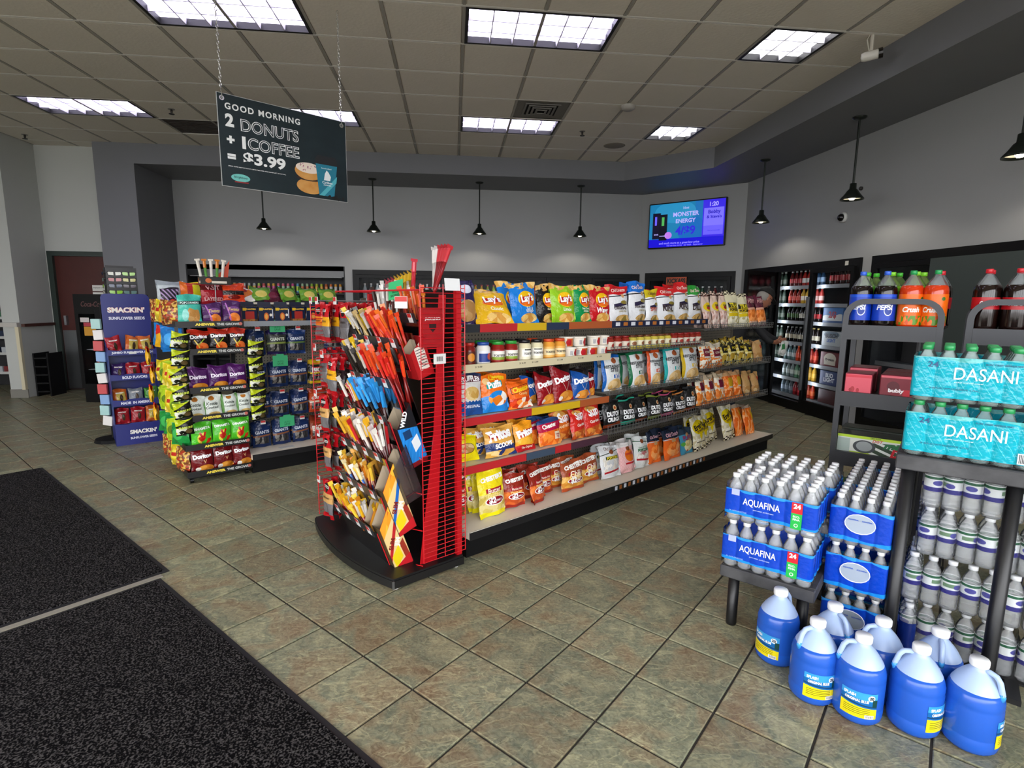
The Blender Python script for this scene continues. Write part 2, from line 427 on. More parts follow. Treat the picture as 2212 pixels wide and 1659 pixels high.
for c in range(-14, 6):
    for r in range(-13, 7):
        x, y = cell(c, r)
        if (c, r) in taken or y > 9.0 or (y > 8.9 and x > -5) or x < -8.3 or y < -2.3: continue
        if y > .9: put('ceiling_panel', panel_me, ceiling, (x, y, ZC))
        else: rest.box(x-h+.003, x+h-.003, y-h+.003, y+h-.003, ZC, ZC+.018)
o = obj('panel_field', rest, M_panel, ceiling); o['kind'] = 'stuff'
for c in range(-13, 7):
    x = GX+c*GS; obj('tee_bar', MB().box(x-.012, x+.012, -2.3, min(9.0, 8.7) if x > -5 else 8.95, ZC-.004, ZC+.002).box(x-.002, x+.002, -2.3, 8.7, ZC+.002, ZC+.03), M_tee, ceiling)
for r in range(-12, 7):
    y = GY+r*GS
    if y < 8.9: obj('cross_tee', MB().box(-8.2, 3.7, y-.012, y+.012, ZC-.0045, ZC+.0015), M_tee2, ceiling)

# troffers --------------------------------------------------------------
M_lens = bpy.data.materials.new('lamp_lens'); M_lens.use_nodes = True
nb = M_lens.node_tree.nodes['Principled BSDF']; nb.inputs['Base Color'].default_value = (.9, .9, .9, 1)
nb.inputs['Emission Color'].default_value = (.80, .74, 1.0, 1); nb.inputs['Emission Strength'].default_value = TROFFER_EMIT
M_lens2 = M_lens.copy(); M_lens2.node_tree.nodes['Principled BSDF'].inputs['Emission Color'].default_value = (.95, .94, .98, 1)
M_louv = mat('#e4e2ee', .35); M_fr = mat('#141414', .5)
def troffer(c0, r0, nc, label, wide):
    W = GS*nc; x = GX+c0*GS+W/2; y = GY+(r0+.5)*GS
    t = thing('ceiling_light', label, 'light', (x, y, ZC), 0, 'recessed ceiling troffers'); a, b = W/2-.012, GS/2-.012
    fr = MB(); k = .026
    for (x0, x1, y0, y1) in ((-a, a, -b, -b+k), (-a, a, b-k, b), (-a, -a+k, -b+k, b-k), (a-k, a, -b+k, b-k)): fr.box(x0, x1, y0, y1, -.006, .06)
    obj('frame', fr, M_fr, t)
    obj('lens', MB().box(-a+k, a-k, -b+k, b-k, .045, .06), M_lens if wide else M_lens2, t)
    nx = 6 if nc == 2 else 3
    for i in range(1, nx):
        xx = -a+k+(2*a-2*k)*i/nx; obj('louvre_blade', MB().prism([(xx-.004, 0), (xx+.004, 0), (xx+.009, .04), (xx-.009, .04)], -b+k, b-k, 0, Matrix(((1, 0, 0, 0), (0, 0, 1, 0), (0, 1, 0, 0), (0, 0, 0, 1)))), M_louv, t)
    for j in (1, 2):
        yy = -b+k+(2*b-2*k)*j/3; obj('louvre_blade', MB().prism([(yy-.004, 0), (yy+.004, 0), (yy+.009, .04), (yy-.009, .04)], -a+k, a-k, 0, Matrix(((0, 0, 1, 0), (1, 0, 0, 0), (0, 1, 0, 0), (0, 0, 0, 1)))), M_louv, t)
    return t
troffer(0, -1, 2, 'large violet-white louvred troffer at the top centre above the red rack', 1)
troffer(0, 3, 2, 'long louvred troffer beside the square air vent', 1)
troffer(-4, -1, 2, 'large louvred troffer behind the chains of the hanging sign', 1)
troffer(-4, 3, 2, 'louvred troffer half hidden behind the hanging donut sign', 1)
troffer(-8, 3, 2, 'long violet-white troffer over the far left door area', 1)
troffer(4, -1, 1, 'square louvred light near the ceiling security camera', 0)
troffer(4, 3, 1, 'small square louvred light above the television corner', 0)
troffer(0, -5, 2, 'long ceiling troffer overhead behind the viewer, in line with the entrance', 1)
troffer(-4, -5, 2, 'long ceiling troffer overhead behind the viewer, above the mats', 1)
troffer(4, -5, 1, 'square ceiling light overhead above the soda racks', 0)
troffer(-8, -1, 2, 'long ceiling troffer out beyond the far left mats', 1)
# air diffuser, return grille, detector, speaker, sprinklers ----------------------------------
x, y = cell(1, 2)
t = thing('air_vent', 'dusty square air diffuser with stepped cones in the ceiling', 'vent', (x, y, ZC)); gm = mat('#7d7a74', .6)
obj('vent_frame', MB().box(-.295, .295, -.295, .295, .01, .03), gm, t)
obj('vent_throat', MB().box(-.19, .19, -.19, .19, .004, .01), M_blackmat, t)
for k, (a, z) in enumerate(((.2, 0), (.155, -.006), (.11, -.012), (.065, -.018))):
    f = MB()
    for (x0, x1, y0, y1) in ((-a, a, -a, -a+.022), (-a, a, a-.022, a), (-a, -a+.022, -a+.022, a-.022), (a-.022, a, -a+.022, a-.022)): f.box(x0, x1, y0, y1, z-.004, z+.004)
    obj('vent_cone', f, gm, t)
x, y = cell(-5, 4); x -= GS/2
t = thing('return_grille', 'dark brown return air grille behind the hanging sign', 'vent', (x, y, ZC))
obj('grille_frame', MB().box(-.6, .6, -.3, .3, .012, .03), mat('#2c2622', .7), t)
for k in range(9): obj('slat', MB().box(-.59, .59, -.28+k*.066, -.25+k*.066, 0, .012), mat('#3a322c', .6), t)
def ceil_round(name, label, cat, px, prof, m): return tag(obj(name, MB().lathe(prof, 20), m, None, (px[0], px[1], ZC), smooth=True), label, cat)
ceil_round('smoke_detector', 'round white smoke detector on the ceiling right of the vent', 'detector', (1.948, 6.268), [(0, -.05), (.05, -.05), (.072, -.035), (.08, -.004), (.08, 0)], mat('#a9a59d', .5))
ceil_round('ceiling_speaker', 'flat round tan ceiling speaker near the television corner', 'speaker', (2.247, 7.797), [(0, -.008), (.13, -.008), (.15, -.004), (.15, 0)], mat('#8f887a', .7))
for (p, lb) in (((1.658, 7.23), 'small dark sprinkler head right of the air vent'), ((-3.231, 7.09), 'small sprinkler head left of the hanging sign'), ((-5.741, 8.429), 'small sprinkler head above the far left partition')):
    t = thing('sprinkler', lb, 'sprinkler', (p[0], p[1], ZC)); sm = mat('#2a2724', .4, .5)
    obj('escutcheon', MB().lathe([(0, -.008), (.035, -.008), (.04, 0)], 14), mat('#8f8b84', .5), t)
    obj('head', MB().lathe([(0, -.06), (.03, -.06), (.03, -.055), (.008, -.05), (.012, -.03), (.012, -.008)], 12), sm, t)
# ceiling camera on a short conduit, wall dome camera
t = thing('security_camera', 'white bullet security camera hanging from the ceiling on a short pole', 'camera', (3.39, 4.44, ZC))
obj('pole', MB().cyl((0, 0, 0), (0, 0, -.13), .014), mat('#c9c4b8', .5), t)
obj('cable', MB().tube([(-.02, 0, 0), (-.045, 0, -.04), (-.03, 0, -.09), (-.01, 0, -.14)], .005), mat('#b8b3a6', .5), t)
obj('body', MB().lathe([(0, -.075), (.03, -.07), (.036, -.05), (.036, .05), (.03, .06), (0, .06)], 14), mat('#d6d3cb', .4), t, (.0, -.01, -.16), (R_(84), 0, R_(55)), True)
obj('lens_hood', MB().lathe([(0, .056), (.034, .058), (.040, .045), (.040, .075), (.03, .075), (.03, .062), (0, .062)], 14), mat('#16110f', .3), t, (.0, -.01, -.16), (R_(84), 0, R_(55)))
t = thing('dome_camera', 'black and white dome camera on the grey right wall', 'camera', (XR-.002, 6.217, 2.445), 0, rot=(0, R_(-90), 0))
obj('mount', MB().lathe([(.06, 0), (.06, .02), (.05, .035), (0, .035)], 18), mat('#c8c8c4', .4), t, smooth=True)
obj('dome', MB().lathe([(.045, .03), (.043, .05), (.03, .07), (.012, .08), (0, .082)], 18), mat('#0c0c0e', .1), t, smooth=True)
tag(obj('wall_sensor', MB().lathe([(.022, 0), (.022, .02), (.01, .03), (0, .03)], 12), mat('#23211f', .4), None, (XR-.002, 5.976, 2.729), (0, R_(-90), 0)), 'tiny dark sensor on the right wall behind the middle pendant', 'sensor')

# pendants ------------------------------------------------------------------
M_bronze = mat('#1f241f', .35, .4); M_bulb = mat('#fff3dc', .4, emit=9); M_shin = mat('#e9e2d2', .4)
def pendant(x, y, label):
    t = thing('pendant_lamp', label, 'lamp', (x, y, SOF), 0, 'pendant lamps under the soffit')
    obj('canopy', MB().lathe([(.01, -.03), (.05, -.022), (.066, -.008), (.066, 0), (0, 0)], 20), M_bronze, t, smooth=True)
    obj('rod', MB().cyl((0, 0, -.02), (0, 0, -.65), .011, 8), M_bronze, t)
    obj('shade', MB().lathe([(.012, -.64), (.03, -.645), (.032, -.70), (.05, -.715), (.075, -.755), (.108, -.795), (.110, -.808), (.106, -.806), (.072, -.76), (.045, -.722), (.02, -.715)], 24), M_bronze, t, smooth=True)
    obj('reflector', MB().lathe([(.106, -.8055), (.0725, -.7615), (.0455, -.7235), (.02, -.718)], 24, cap=False), M_shin, t, smooth=True)
    obj('bulb', MB().lathe([(0, -.812), (.02, -.808), (.032, -.79), (.03, -.765), (.016, -.735), (0, -.73)], 14), M_bulb, t, smooth=True)
    L = bpy.data.lights.new('pendant_light', 'SPOT'); L.energy = PENDANT_W*4; L.color = (1, .93, .82); L.spot_size = R_(150); L.spot_blend = .35; L.shadow_soft_size = .03
    put('lamp_glow', L, t, (0, 0, -.818))
    return t
for i, x in enumerate((-2.93, -1.25, .434, 2.10)):
    pendant(x, 9.13, ('pendant lamp hanging just below the donut sign', 'pendant lamp over the back coolers right of the donut sign', 'pendant lamp hung above the tip of the red rack', 'pendant lamp on the back wall nearest the television')[i])
for i, y in enumerate((7.148, 5.451, 3.75)):
    pendant(4.113, y, ('pendant lamp in front of the right wall beside the television', 'pendant lamp above the black dome camera', 'large pendant lamp cut by the right picture edge')[i])

# television on the diagonal wall ------------------------------------------------------
da = math.atan2(DY1-YB, XR-DX0)
def diag(u, off=0): return (DX0+u*math.cos(da)+off*math.sin(da)*-1*-1, YB+u*math.sin(da)-off*math.cos(da))
tvx, tvy = diag(.83, 0); 
t = thing('wall_television', 'wall television glowing blue with an energy drink offer', 'television', (tvx, tvy, 2.735), da)
obj('case', MB().rbox(-.66, .66, -.07, -.02, -.38, .38, .008), mat('#08080a', .3), t)
obj('wall_mount', MB().box(-.2, .2, -.03, 0, -.15, .15), M_blackmat, t)
tvm = art('television_picture', '#1a6fb4', [('R', .22, .5, .4, .5, '#1d7db0'), ('E', .35, .8, .28, .25, '#2b8fc0'), ('E', .6, .35, .2, .3, '#1768b8'), ('R', .86, .5, .14, .5, '#3a2ae0'), ('R', .86, .62, .125, .2, '#7d74ff'), ('R', .86, .33, .125, .1, '#6a60f6'), ('R', .5, .05, .5, .11, '#1a12c8'), ('B', .19, 0, '#1a12d0'), ('R', .10, .50, .055, .30, '#120f28'), ('R', .195, .46, .055, .30, '#0d0f1e'), ('R', .09, .62, .014, .1, '#6f62ff'), ('R', .19, .60, .018, .1, '#4fae58'), ('E', .27, .27, .05, .08, '#c07ae8')], rough=.15, bump=0)
e = tvm.node_tree.nodes['Principled BSDF']; tvm.node_tree.links.new(e.inputs['Base Color'].links[0].from_socket, e.inputs['Emission Color']); e.inputs['Emission Strength'].default_value = .75
obj('screen', MB().quad((-.64, -.0712, -.36), (.64, -.0712, -.36), (.64, -.0712, .36), (-.64, -.0712, .36)), tvm, t)
for (s_, x, z, w_, c) in (('MONSTER', 0, .17, .44, '#b9b4ff'), ('ENERGY', 0, .06, .34, '#b9b4ff'), ('4/$9', 0, -.11, .34, '#2a20d8'), ('16oz', -.0, .27, .10, '#a9b8f0'), ('1:20', .46, .29, .14, '#b0aaff'), ('Bobby', .47, .16, .2, '#2418b0'), ('& Steve\'s', .47, .09, .24, '#2418b0'), ('Follow us on our socials', .47, -.13, .2, '#2a1fc0'), ('and much more at a great low price', -.1, -.30, .7, '#8f88ff'), ('Full service stores   car wash   supersaver', 0, -.34, .62, '#7a72ff'), ('monster', -.39, -.17, .12, '#b9b4ff'), ('drink', -.51, -.14, .08, '#b9b4ff')):
    flat_text(t, s_, x, z, w_, c, -.0722, emit=.7, bold=.03)

# hanging sign ----------------------------------------------------------------------
sa = math.atan2(4.62-4.08, -.831+1.57)
t = thing('hanging_sign', 'dark chalkboard sign offering two donuts and one coffee', 'sign', (-1.2, 4.35, 2.487), sa)
sgm = art('chalkboard_print', '#152226', [('N', 5, '#2d4248', .55)], rough=.4, bump=0)
obj('board', MB().box(-.4575, .4575, -.004, .004, -.302, .302), mat('#b8bab8', .5), t)
obj('print', MB().quad((-.4545, -.0045, -.299), (.4545, -.0045, -.299), (.4545, -.0045, .299), (-.4545, -.0045, .299)), sgm, t)
def st(s_, x, z, w_, h_, c='#f2f4f2', **k): return flat_text(t, s_, x, z, w_, c, -.0056, h_, **k)
st('GOOD MORNING', -.155, .225, .51, .042, bold=.028, space=1.25)
st('2', -.385, .135, .055, .085, bold=.045); st('DONUTS', -.115, .12, .40, .082, bold=.03)
st('DONUTS', -.115, .12, .388, .074, '#18262a', bold=-.012).location.y = -.0006
st('+', -.385, .01, .05, .05, bold=.05); st('1', -.30, .005, .024, .082, bold=.03); st('COFFEE', -.095, .005, .36, .082, bold=.03)
st('COFFEE', -.095, .005, .348, .074, '#18262a', bold=-.012).location.y = -.0006
st('=', -.385, -.10, .052, .034, bold=.05); st('$3.99', -.165, -.10, .29, .088, bold=.035)
st('SPECIAL COFFEE AND TWO DONUTS. LIMITED TIME OFFER, WHILE SUPPLIES LAST. TAX NOT INCL.', -.215, -.165, .39, .007, bold=.02)
pr = MB().lathe([(0, 0), (.058, 0)], 24, cap=False)
def pic(pts, c, y=-.0056, name='picture'):
    m_ = MB(); m_.v = [(x, y, z) for x, z in pts]; m_.face(range(len(pts))); return obj(name, m_, c if not isinstance(c, str) else mat(c, .5), t)
def oval(cx, cz, rx, rz, n=24, a=0): return [(cx+rx*math.cos(2*PI*i/n)*math.cos(a)-rz*math.sin(2*PI*i/n)*math.sin(a), cz+rx*math.cos(2*PI*i/n)*math.sin(a)+rz*math.sin(2*PI*i/n)*math.cos(a)) for i in range(n)]
pic(oval(-.335, -.235, .062, .026), '#6fc4bb'); st('Neighbors', -.335, -.234, .09, .02, '#24423f', shear=.3); pic([(-.375, -.268), (-.285, -.268), (-.285, -.259), (-.375, -.259)], '#8a1f22', -.0060); 
dn = art('donut_print', '#c98a3e', [('N', 12, '#e6b871', 1.2)], rough=.5, bump=0, coords='Object')
pic(oval(.16, -.22, .105, .056), dn); pic(oval(.155, -.165, .10, .018), '#2a130d', -.0060); pic(oval(.15, -.115, .105, .062), dn, -.0064)
pic(oval(.15, -.09, .097, .038), '#e9d9c8', -.0068)
for k in range(16):
    random.seed(k); pic(oval(.15+random.uniform(-.08, .08), -.088+random.uniform(-.026, .026), .006, .003, 8, random.uniform(0, 3)), random.choice(('#a2415f', '#6b2b54', '#c98ea6')), -.0072, 'sprinkle')
pic([(.225, -.275), (.345, -.275), (.375, -.045), (.205, -.045)], '#16788f', -.0072); pic([(.225, -.275), (.265, -.275), (.365, -.17), (.372, -.12)], '#4fb0bc', -.0076)
pic([(.195, -.045), (.385, -.045), (.372, .0), (.358, .018), (.222, .018), (.208, .0)], '#141618', -.0076)
pic([(.265, -.16), (.315, -.16), (.322, -.13), (.305, -.10), (.29, -.085), (.275, -.11)], '#e8f0f0', -.0080, 'cup_emblem'); flat_text(t, 'Caribou', .292, -.175, .08, '#e8f0f0', -.0082, .018); flat_text(t, 'COFFEE', .292, -.195, .06, '#e8f0f0', -.0082, .010); flat_text(t, 'handcrafted', .288, -.072, .08, '#cfe4e6', -.0082, .010)
for k in range(9):
    random.seed(k+40); pic(oval(.36+random.uniform(-.06, .07), -.283+random.uniform(-.008, .016), .014, .008, 10, random.uniform(0, 3)), '#0c0807', -.0084, 'coffee_bean')
M_chain = mat('#c9c9c6', .25, .8)
for sx in (-.425, .425):
    obj('grommet', MB().lathe([(.008, -.004), (.016, -.004), (.016, .004), (.008, .004), (.008, -.004)], 14, cap=False), M_chain, t, (sx, -.001, .27), (R_(90), 0, 0))
    obj('s_hook', MB().tube([(0, -.012, -.03), (0, -.015, -.005), (0, 0, .03), (0, .01, .05), (0, 0, .06)], .003), M_chain, t, (sx, 0, .29))
    ch_ = MB(); n_ = int((ZC-2.487-.34)/.026)
    for i in range(n_):
        z = .35+i*.026; r = .007; L_ = .012
        ring = [(r*math.cos(a), 0, z+r*math.sin(a)*1.9) for a in [2*PI*j/8 for j in range(8)]]
        if i % 2: ring = [(0, p[0], p[2]) for p in ring]
        ch_.tube(ring, .0022, 4, closed=True)
    o = obj('chain', ch_, M_chain, t, (sx, 0, 0)); o['kind'] = 'stuff'

# coolers set in the walls ----------------------------------------------------------------
M_cf = mat('#060607', .45, spec=.25); M_inn = mat('#2c2e30', .6); M_glass = clear('#30383a', .02, .14, 'cooler_glass', .12); M_shelf = mat('#9fa3a6', .4, .5); M_alu = mat('#8d8f92', .35, .8)
M_led = mat('#eaf2ff', .5, emit=26)
M_glass2 = clear('#30383a', .02, .16, 'cooler_glass', .06)
def cooler(label, p, rz, W, H_, nd, shelves, open_door=None, depth=.75, z0=.03, glass=None):
    t = thing('beverage_cooler', label, 'cooler', (p[0], p[1], 0), rz, 'wall coolers'); fr = .055
    obj('liner', MB().box(.03, W-.03, depth-.02, depth, z0, H_).box(.0, .03, .03, depth, z0, H_).box(W-.03, W, .03, depth, z0, H_).box(.03, W-.03, .03, depth-.02, z0, z0+.05).box(.03, W-.03, .03, depth-.02, H_-.04, H_), M_inn, t)
    obj('frame_header', MB().box(0, W, -.03, .03, H_-fr*1.5, H_), M_cf, t); obj('frame_sill', MB().box(0, W, -.03, .03, 0, .12), M_cf, t)
    for x in (0, W-fr): obj('frame_jamb', MB().box(x, x+fr, -.03, .03, .12, H_-fr*1.5), M_cf, t)
    dw = (W-2*fr)/nd
    for i in range(1, nd):
        obj('mullion', MB().box(fr+dw*i-.03, fr+dw*i+.03, .0, .04, .12, H_-fr*1.5), M_cf, t)
        obj('led_strip', MB().box(fr+dw*i-.008, fr+dw*i+.008, .041, .05, .2, H_-.2), M_led, t)
    for zs in shelves:
        s_ = obj('shelf', MB().box(.04, W-.04, .12, depth-.03, zs-.018, zs), mat('#5d6164', .5, .3), t)
        obj('price_rail', MB().box(.04, W-.04, .105, .12, zs-.04, zs+.006), M_shelf, s_)
    for i in range(nd):
        x0 = fr+dw*i; dh = H_-fr*1.5-.13
        d = put('glass_door', None, t, (x0, -.032, .125))
        if open_door == i: d.rotation_euler = (0, 0, R_(-58))
        b = .05; q = MB()
        for (a0, a1, c0, c1) in ((.004, dw-.004, 0, b), (.004, dw-.004, dh-b, dh), (.004, .004+b, b, dh-b), (dw-.004-b, dw-.004, b, dh-b)): q.box(a0, a1, -.02, .02, c0, c1)
        obj('door_frame', q, M_cf, d); obj('pane', MB().box(b, dw-b, -.004, .004, b, dh-b), glass or M_glass, d)
        hx = .02 if open_door is not None and i > open_door else dw-.075
        obj('door_handle', MB().box(hx, hx+.025, -.05, -.02, dh*.1 if hx < .1 else dh*.32, dh*.8 if hx < .1 else dh*.68), M_alu, d)
    return t
CB = cooler('long row of glass door coolers along the back wall', (-1.70, YB), 0, 5.04, 1.93, 6, (.45, .78, 1.11, 1.44), glass=M_glass2)
CD = cooler('two door corner cooler under the television', diag(.128), da, 1.55, 1.945, 2, (.4, .75, 1.1, 1.45))
CR = cooler('three door cooler with one open door beside the man', (XR, DY1-.137), -PI/2, 2.49, 1.955, 3, (.16, .40, .64, .90, 1.19, 1.43, 1.67), 1)
CN = cooler('cooler with a dark blank panel behind the soda racks', (XR, DY1-2.797), -PI/2, 2.49, 1.955, 3, (.4, .8, 1.2, 1.55))
obj('blank_panel', MB().box(.79, 2.42, -.062, -.054, .2, 1.87), mat('#39413f', .5), CN)
obj('paper_note', MB().box(.05, .10, -.034, -.030, 1.88, 1.93), mat('#cfcdc2', .6), CR).location = (2.2, 0, 0)
# open air merchandiser on the back wall
t = OA = thing('open_merchandiser', 'black open front drink cooler on the back wall', 'cooler', (-4.39, YB, 0), 0)
obj('liner', MB().box(0, 2.56, .62, .64, 0, 1.98).box(0, .02, 0, .62, 0, 1.98).box(2.54, 2.56, 0, .62, 0, 1.98).box(.02, 2.54, 0, .62, 1.9, 1.98), M_inn, t)
obj('canopy', MB().prism([(0, 1.80), (-.0, 1.98), (.1, 1.98), (.22, 1.86), (.10, 1.80)], .02, 2.54, 0, Matrix(((0, 0, 1, 0), (1, 0, 0, 0), (0, 1, 0, 0), (0, 0, 0, 1)))), mat('#161618', .25), t)
obj('canopy_light', MB().box(.05, 2.5, .02, .07, 1.785, 1.80), mat('#8f9090', .4), t)
for zs in (.4, .75, 1.05, 1.33, 1.53): obj('shelf', MB().box(.02, 2.54, .1, .62, zs-.02, zs), M_inn, t)
# KICKASS sign on the corner cooler glass
p = diag(.72, .06); t = thing('cooler_sign', 'orange cooler sign with black capital letters', 'sign', (p[0], p[1], 1.80), da)
obj('card', MB().box(-.18, .18, -.002, .002, -.065, .065), mat('#b4512c', .5), t); flat_text(t, 'KICKASS', 0, 0, .32, '#17110f', -.0032, .085, bold=.05)

# the far left: door, ledges, counter shelves ---------------------------------------------
d = struct(put('door_1', None, None, (-5.97, 8.95, 0)))
df = MB().box(0, .07, -.03, .1, 0, 2.09).box(.85, .92, -.03, .1, 0, 2.09).box(.07, .85, -.03, .1, 2.02, 2.09); obj('door_frame', df, mat('#23302a', .4), d)
obj('door_leaf', MB().box(.07, .85, .02, .06, .01, 2.02), Art('mahogany_veneer', '#4a1f1a', [('N', 6, '#381512', .9)], rough=.35, bump=0, coords='Object').m, d)
obj('kick_plate', MB().box(.08, .84, .014, .02, .02, .92), mat('#77797a', .28, .9), d)
obj('door_handle', MB().box(.14, .17, -.03, .02, 1.0, 1.14), M_alu, d)
nt_ = thing('door_notice', 'two white printed notices on the brown door', 'notice', (-5.30, 8.965, 1.50)); obj('card', MB().box(-.11, .11, -.004, 0, .01, .10), mat('#d8d6cf', .5), nt_); obj('card', MB().box(-.11, .11, -.004, 0, -.09, -.005), mat('#d8d6cf', .5), nt_)
flat_text(nt_, 'Employees Only', -.02, .06, .15, '#2a2a2a', -.0045); flat_text(nt_, 'This Door Stays Closed', 0, -.05, .18, '#2a2a2a', -.0045); obj('badge', MB().lathe([(0, 0), (.018, 0)], 10, cap=False), mat('#8a2a24', .5), nt_, (.085, -.0046, .055), (R_(90), 0, 0))
# ================================================================ snack bags
TH = R_(34.4); GA = (math.cos(TH), math.sin(TH)); GM = (-math.sin(TH), math.cos(TH)); GO = (.065, 2.87)
def G(s, w, z=0): return (GO[0]+GA[0]*s+GM[0]*w, GO[1]+GA[1]*s+GM[1]*w, z)
def bag_surface(w, h, d, seed=0, seal=.05, neck=.06):
    rnd = random.Random(seed); ph = [rnd.uniform(0, 6) for _ in range(6)]
    def P(v):
        if v <= seal or v >= 1-seal: return 0
        return math.sin(PI*(v-seal)/(1-2*seal))**.5
    def pt(u, v, side, off=0):
        k = P(v); x = (u-.5)*w*(1-neck*k); z = v*h
        prof = max(math.sin(PI*min(max(u, 0), 1)), 0)**.6*k*(1.12-.3*v)
        y = d/2*prof+.0012
        wr = (1-k)*.009*math.sin(9*u+ph[0])+.005*math.sin(13*u+ph[1]+4*v)*k*(abs(v-.5)*2)**1.5+.0045*math.sin(11*v+ph[2]+3*u)*(abs(u-.5)*2)**1.5
        z += .008*math.sin(5*u+ph[3])*(v > .9)
        return (x, -side*(y+off)+wr*(1 if k < .01 else side), z)
    return pt
def bag_mesh(name, pt, m, nu=16, nv=20):
    mb = MB(); 
    for side in (1, -1):
        n = len(mb.v)
        for j in range(nv+1):
            for i in range(nu+1): mb.v.append(pt(i/nu, j/nv, side))
        for j in range(nv):
            for i in range(nu):
                a = n+j*(nu+1)+i; q = (a, a+1, a+nu+2, a+nu+1); uv = ((i/nu, j/nv), ((i+1)/nu, j/nv), ((i+1)/nu, (j+1)/nv), (i/nu, (j+1)/nv))
                mb.face(q if side > 0 else q[::-1], uv if side > 0 else uv[::-1])
    # close the sides
    return mb.mesh(name, (m,), True)
DES = {}
def D(key, desc, base, layers, texts=(), rough=.24, bump=.55): DES[key] = (desc, base, layers, texts, rough, bump)
BAGC = {}
def bag_parts(key, w, h, d):
    k = (key, round(w, 2), round(h, 2), d)
    if k not in BAGC:
        desc, base, layers, texts, rough, bump = DES[key]; w, h = k[1], k[2]
        pt = bag_surface(w, h, d, len(BAGC)); me = bag_mesh('bag', pt, art('print_'+key, base, layers, rough=rough, bump=bump))
        tx = []
        for T in texts:
            s, u, v, tw, c = T[:5]; o = dict(T[5]) if len(T) > 5 else {}
            hh = o.pop('hv', None)
            tx.append(text_mesh(s, tw*w, c, lambda a, b: pt(min(max(u+a/w, .005), .995), min(max(v+b/h, .01), .99), 1, .0022), hh*h if hh else None, **o))
        BAGC[k] = (me, tx)
    return BAGC[k]
def bag(key, w, h, d, loc, rot, label, group=None, name='snack_bag', cat='bag'):
    me, tx = bag_parts(key, w, h, d); o = put(name, me, None, loc, rot)
    for t in tx: put('lettering', t, o)
    return tag(o, label, cat, group)

def L_(base, low=None):   # potato chip bag with a yellow ball logo and red ribbon
    return [('E', .5, 1.02, .55, .13, '#d9a85a'), ('C', ('A', .86, 0, .02, 14, '#000000'), 7, 9, '#d8a651', '#e9c47c', base), ('E', .55, .60, .33, .20, '#f6c416'), ('E', .56, .52, .30, .10, '#e8701c'), ('R', .56, .60, .27, .075, '#b51d22', .12), ('C', ('E', .62, .13, .34, .12, '#000000'), 5, 6, '#e6c070', '#d49a45', low or '#edcf8a')]
LT = [("Lay's", .56, .60, .5, '#ffffff', dict(bold=.04, rot=.1))]
D('chip_yellow', 'yellow potato chip bag', '#e6b416', L_('#e6b416'), LT+[('Classic', .6, .34, .36, '#fdf6da')])
D('chip_blue', 'bright blue potato chip bag', '#1778cf', L_('#1778cf'), LT+[('Salt &', .62, .36, .3, '#dff0ff'), ('Vinegar', .62, .29, .36, '#dff0ff')])
D('chip_black', 'black barbecue chip bag', '#1a1715', L_('#1a1715', '#6b2a1a'), LT+[('Barbecue', .6, .36, .4, '#e8d9b0')])
D('chip_lime', 'lime green chip bag', '#8fc322', L_('#8fc322'), LT+[('Limón', .58, .34, .34, '#fbffe0')])
D('chip_green', 'dark green chip bag', '#0f8a4a', L_('#0f8a4a'), LT+[('Sour Cream', .56, .37, .5, '#f4fff4'), ('& Onion', .56, .30, .36, '#f4fff4')])
D('chip_red', 'red wavy chip bag', '#c0161f', L_('#c0161f'), LT+[('Wavy', .52, .30, .55, '#ffffff', dict(bold=.04))])
D('ridge_navy', 'navy ridged chip bag', '#2b2350', [('E', .5, .78, .3, .1, '#dfe2f0'), ('C', ('E', .5, .3, .5, .24, '#0'), 4, 5, '#c59a63', '#b2844e', '#d5ae7a')], [])
def K_(top): return [('A', .72, .05, .02, 9, top), ('A', .715, .05, .02, 9, top), ('R', .5, .70, .5, .014, '#1b1a22', .05), ('E', .68, .70, .08, .055, '#c99b6a'), ('R', .55, .46, .34, .05, '#2b2442', .12), ('E', .72, .52, .2, .05, '#8a7a2c'), ('C', ('E', .7, .08, .36, .1, '#0'), 6, 6, '#b58e4a', '#caa768', '#7c6a2e')]
for k, c, t, n in (('kettle_red', '#c01b20', 'ORIGINAL', 'red'), ('kettle_blue', '#1b6fd0', 'SOUR CREAM', 'blue'), ('kettle_yellow', '#c9b51e', 'SPICY', 'yellow'), ('kettle_ripple', '#cf1f22', 'RIP-L', 'scarlet'), ('kettle_green', '#23912e', 'DILL', 'green')):
    D(k, 'white kettle chip bag with %s top' % n, '#e3e5e8', K_(c), [('Old Dutch', .5, .86, .66, '#f4d9d0' if c != '#c9b51e' else '#5b1b1b', dict(rot=.06)), (t, .52, .36, .6, '#3a2a2a' if t != 'SPICY' else '#b0503a', dict(bold=.04)), ('potato chips', .62, .27, .4, '#9b8a45')])
D('corn_pink', 'clear caramel corn bag with yellow label', '#d9bfae', [('C', ('B', .45, 0, '#0'), 9, 11, '#e3c4bc', '#f1ddd2', '#c99e8d'), ('K', ('R', .5, .95, .5, .055, '#0'), 8, 26, '#2a2114'), ('R', .5, .90, .5, .012, '#5a1d18'), ('E', .5, .58, .42, .13, '#e8c818'), ('E', .5, .55, .2, .05, '#b03020')], [('CORN', .5, .61, .45, '#2a2114', dict(bold=.05))])
D('corn_stripe', 'clear popcorn bag with black and yellow print', '#dcd6b4', [('C', ('B', .5, 0, '#0'), 9, 12, '#e9e4c6', '#f6f1da', '#c9bd84'), ('K', ('R', .5, .95, .5, .055, '#0'), 8, 26, '#2a2114'), ('R', .5, .60, .42, .07, '#17150e'), ('R', .5, .47, .42, .06, '#e6c818'), ('R', .5, .34, .42, .05, '#e6c818')], [('TRAIL', .5, .60, .7, '#e6d21e', dict(bold=.04)), ('POPCORN', .5, .47, .74, '#17150e', dict(bold=.04))])
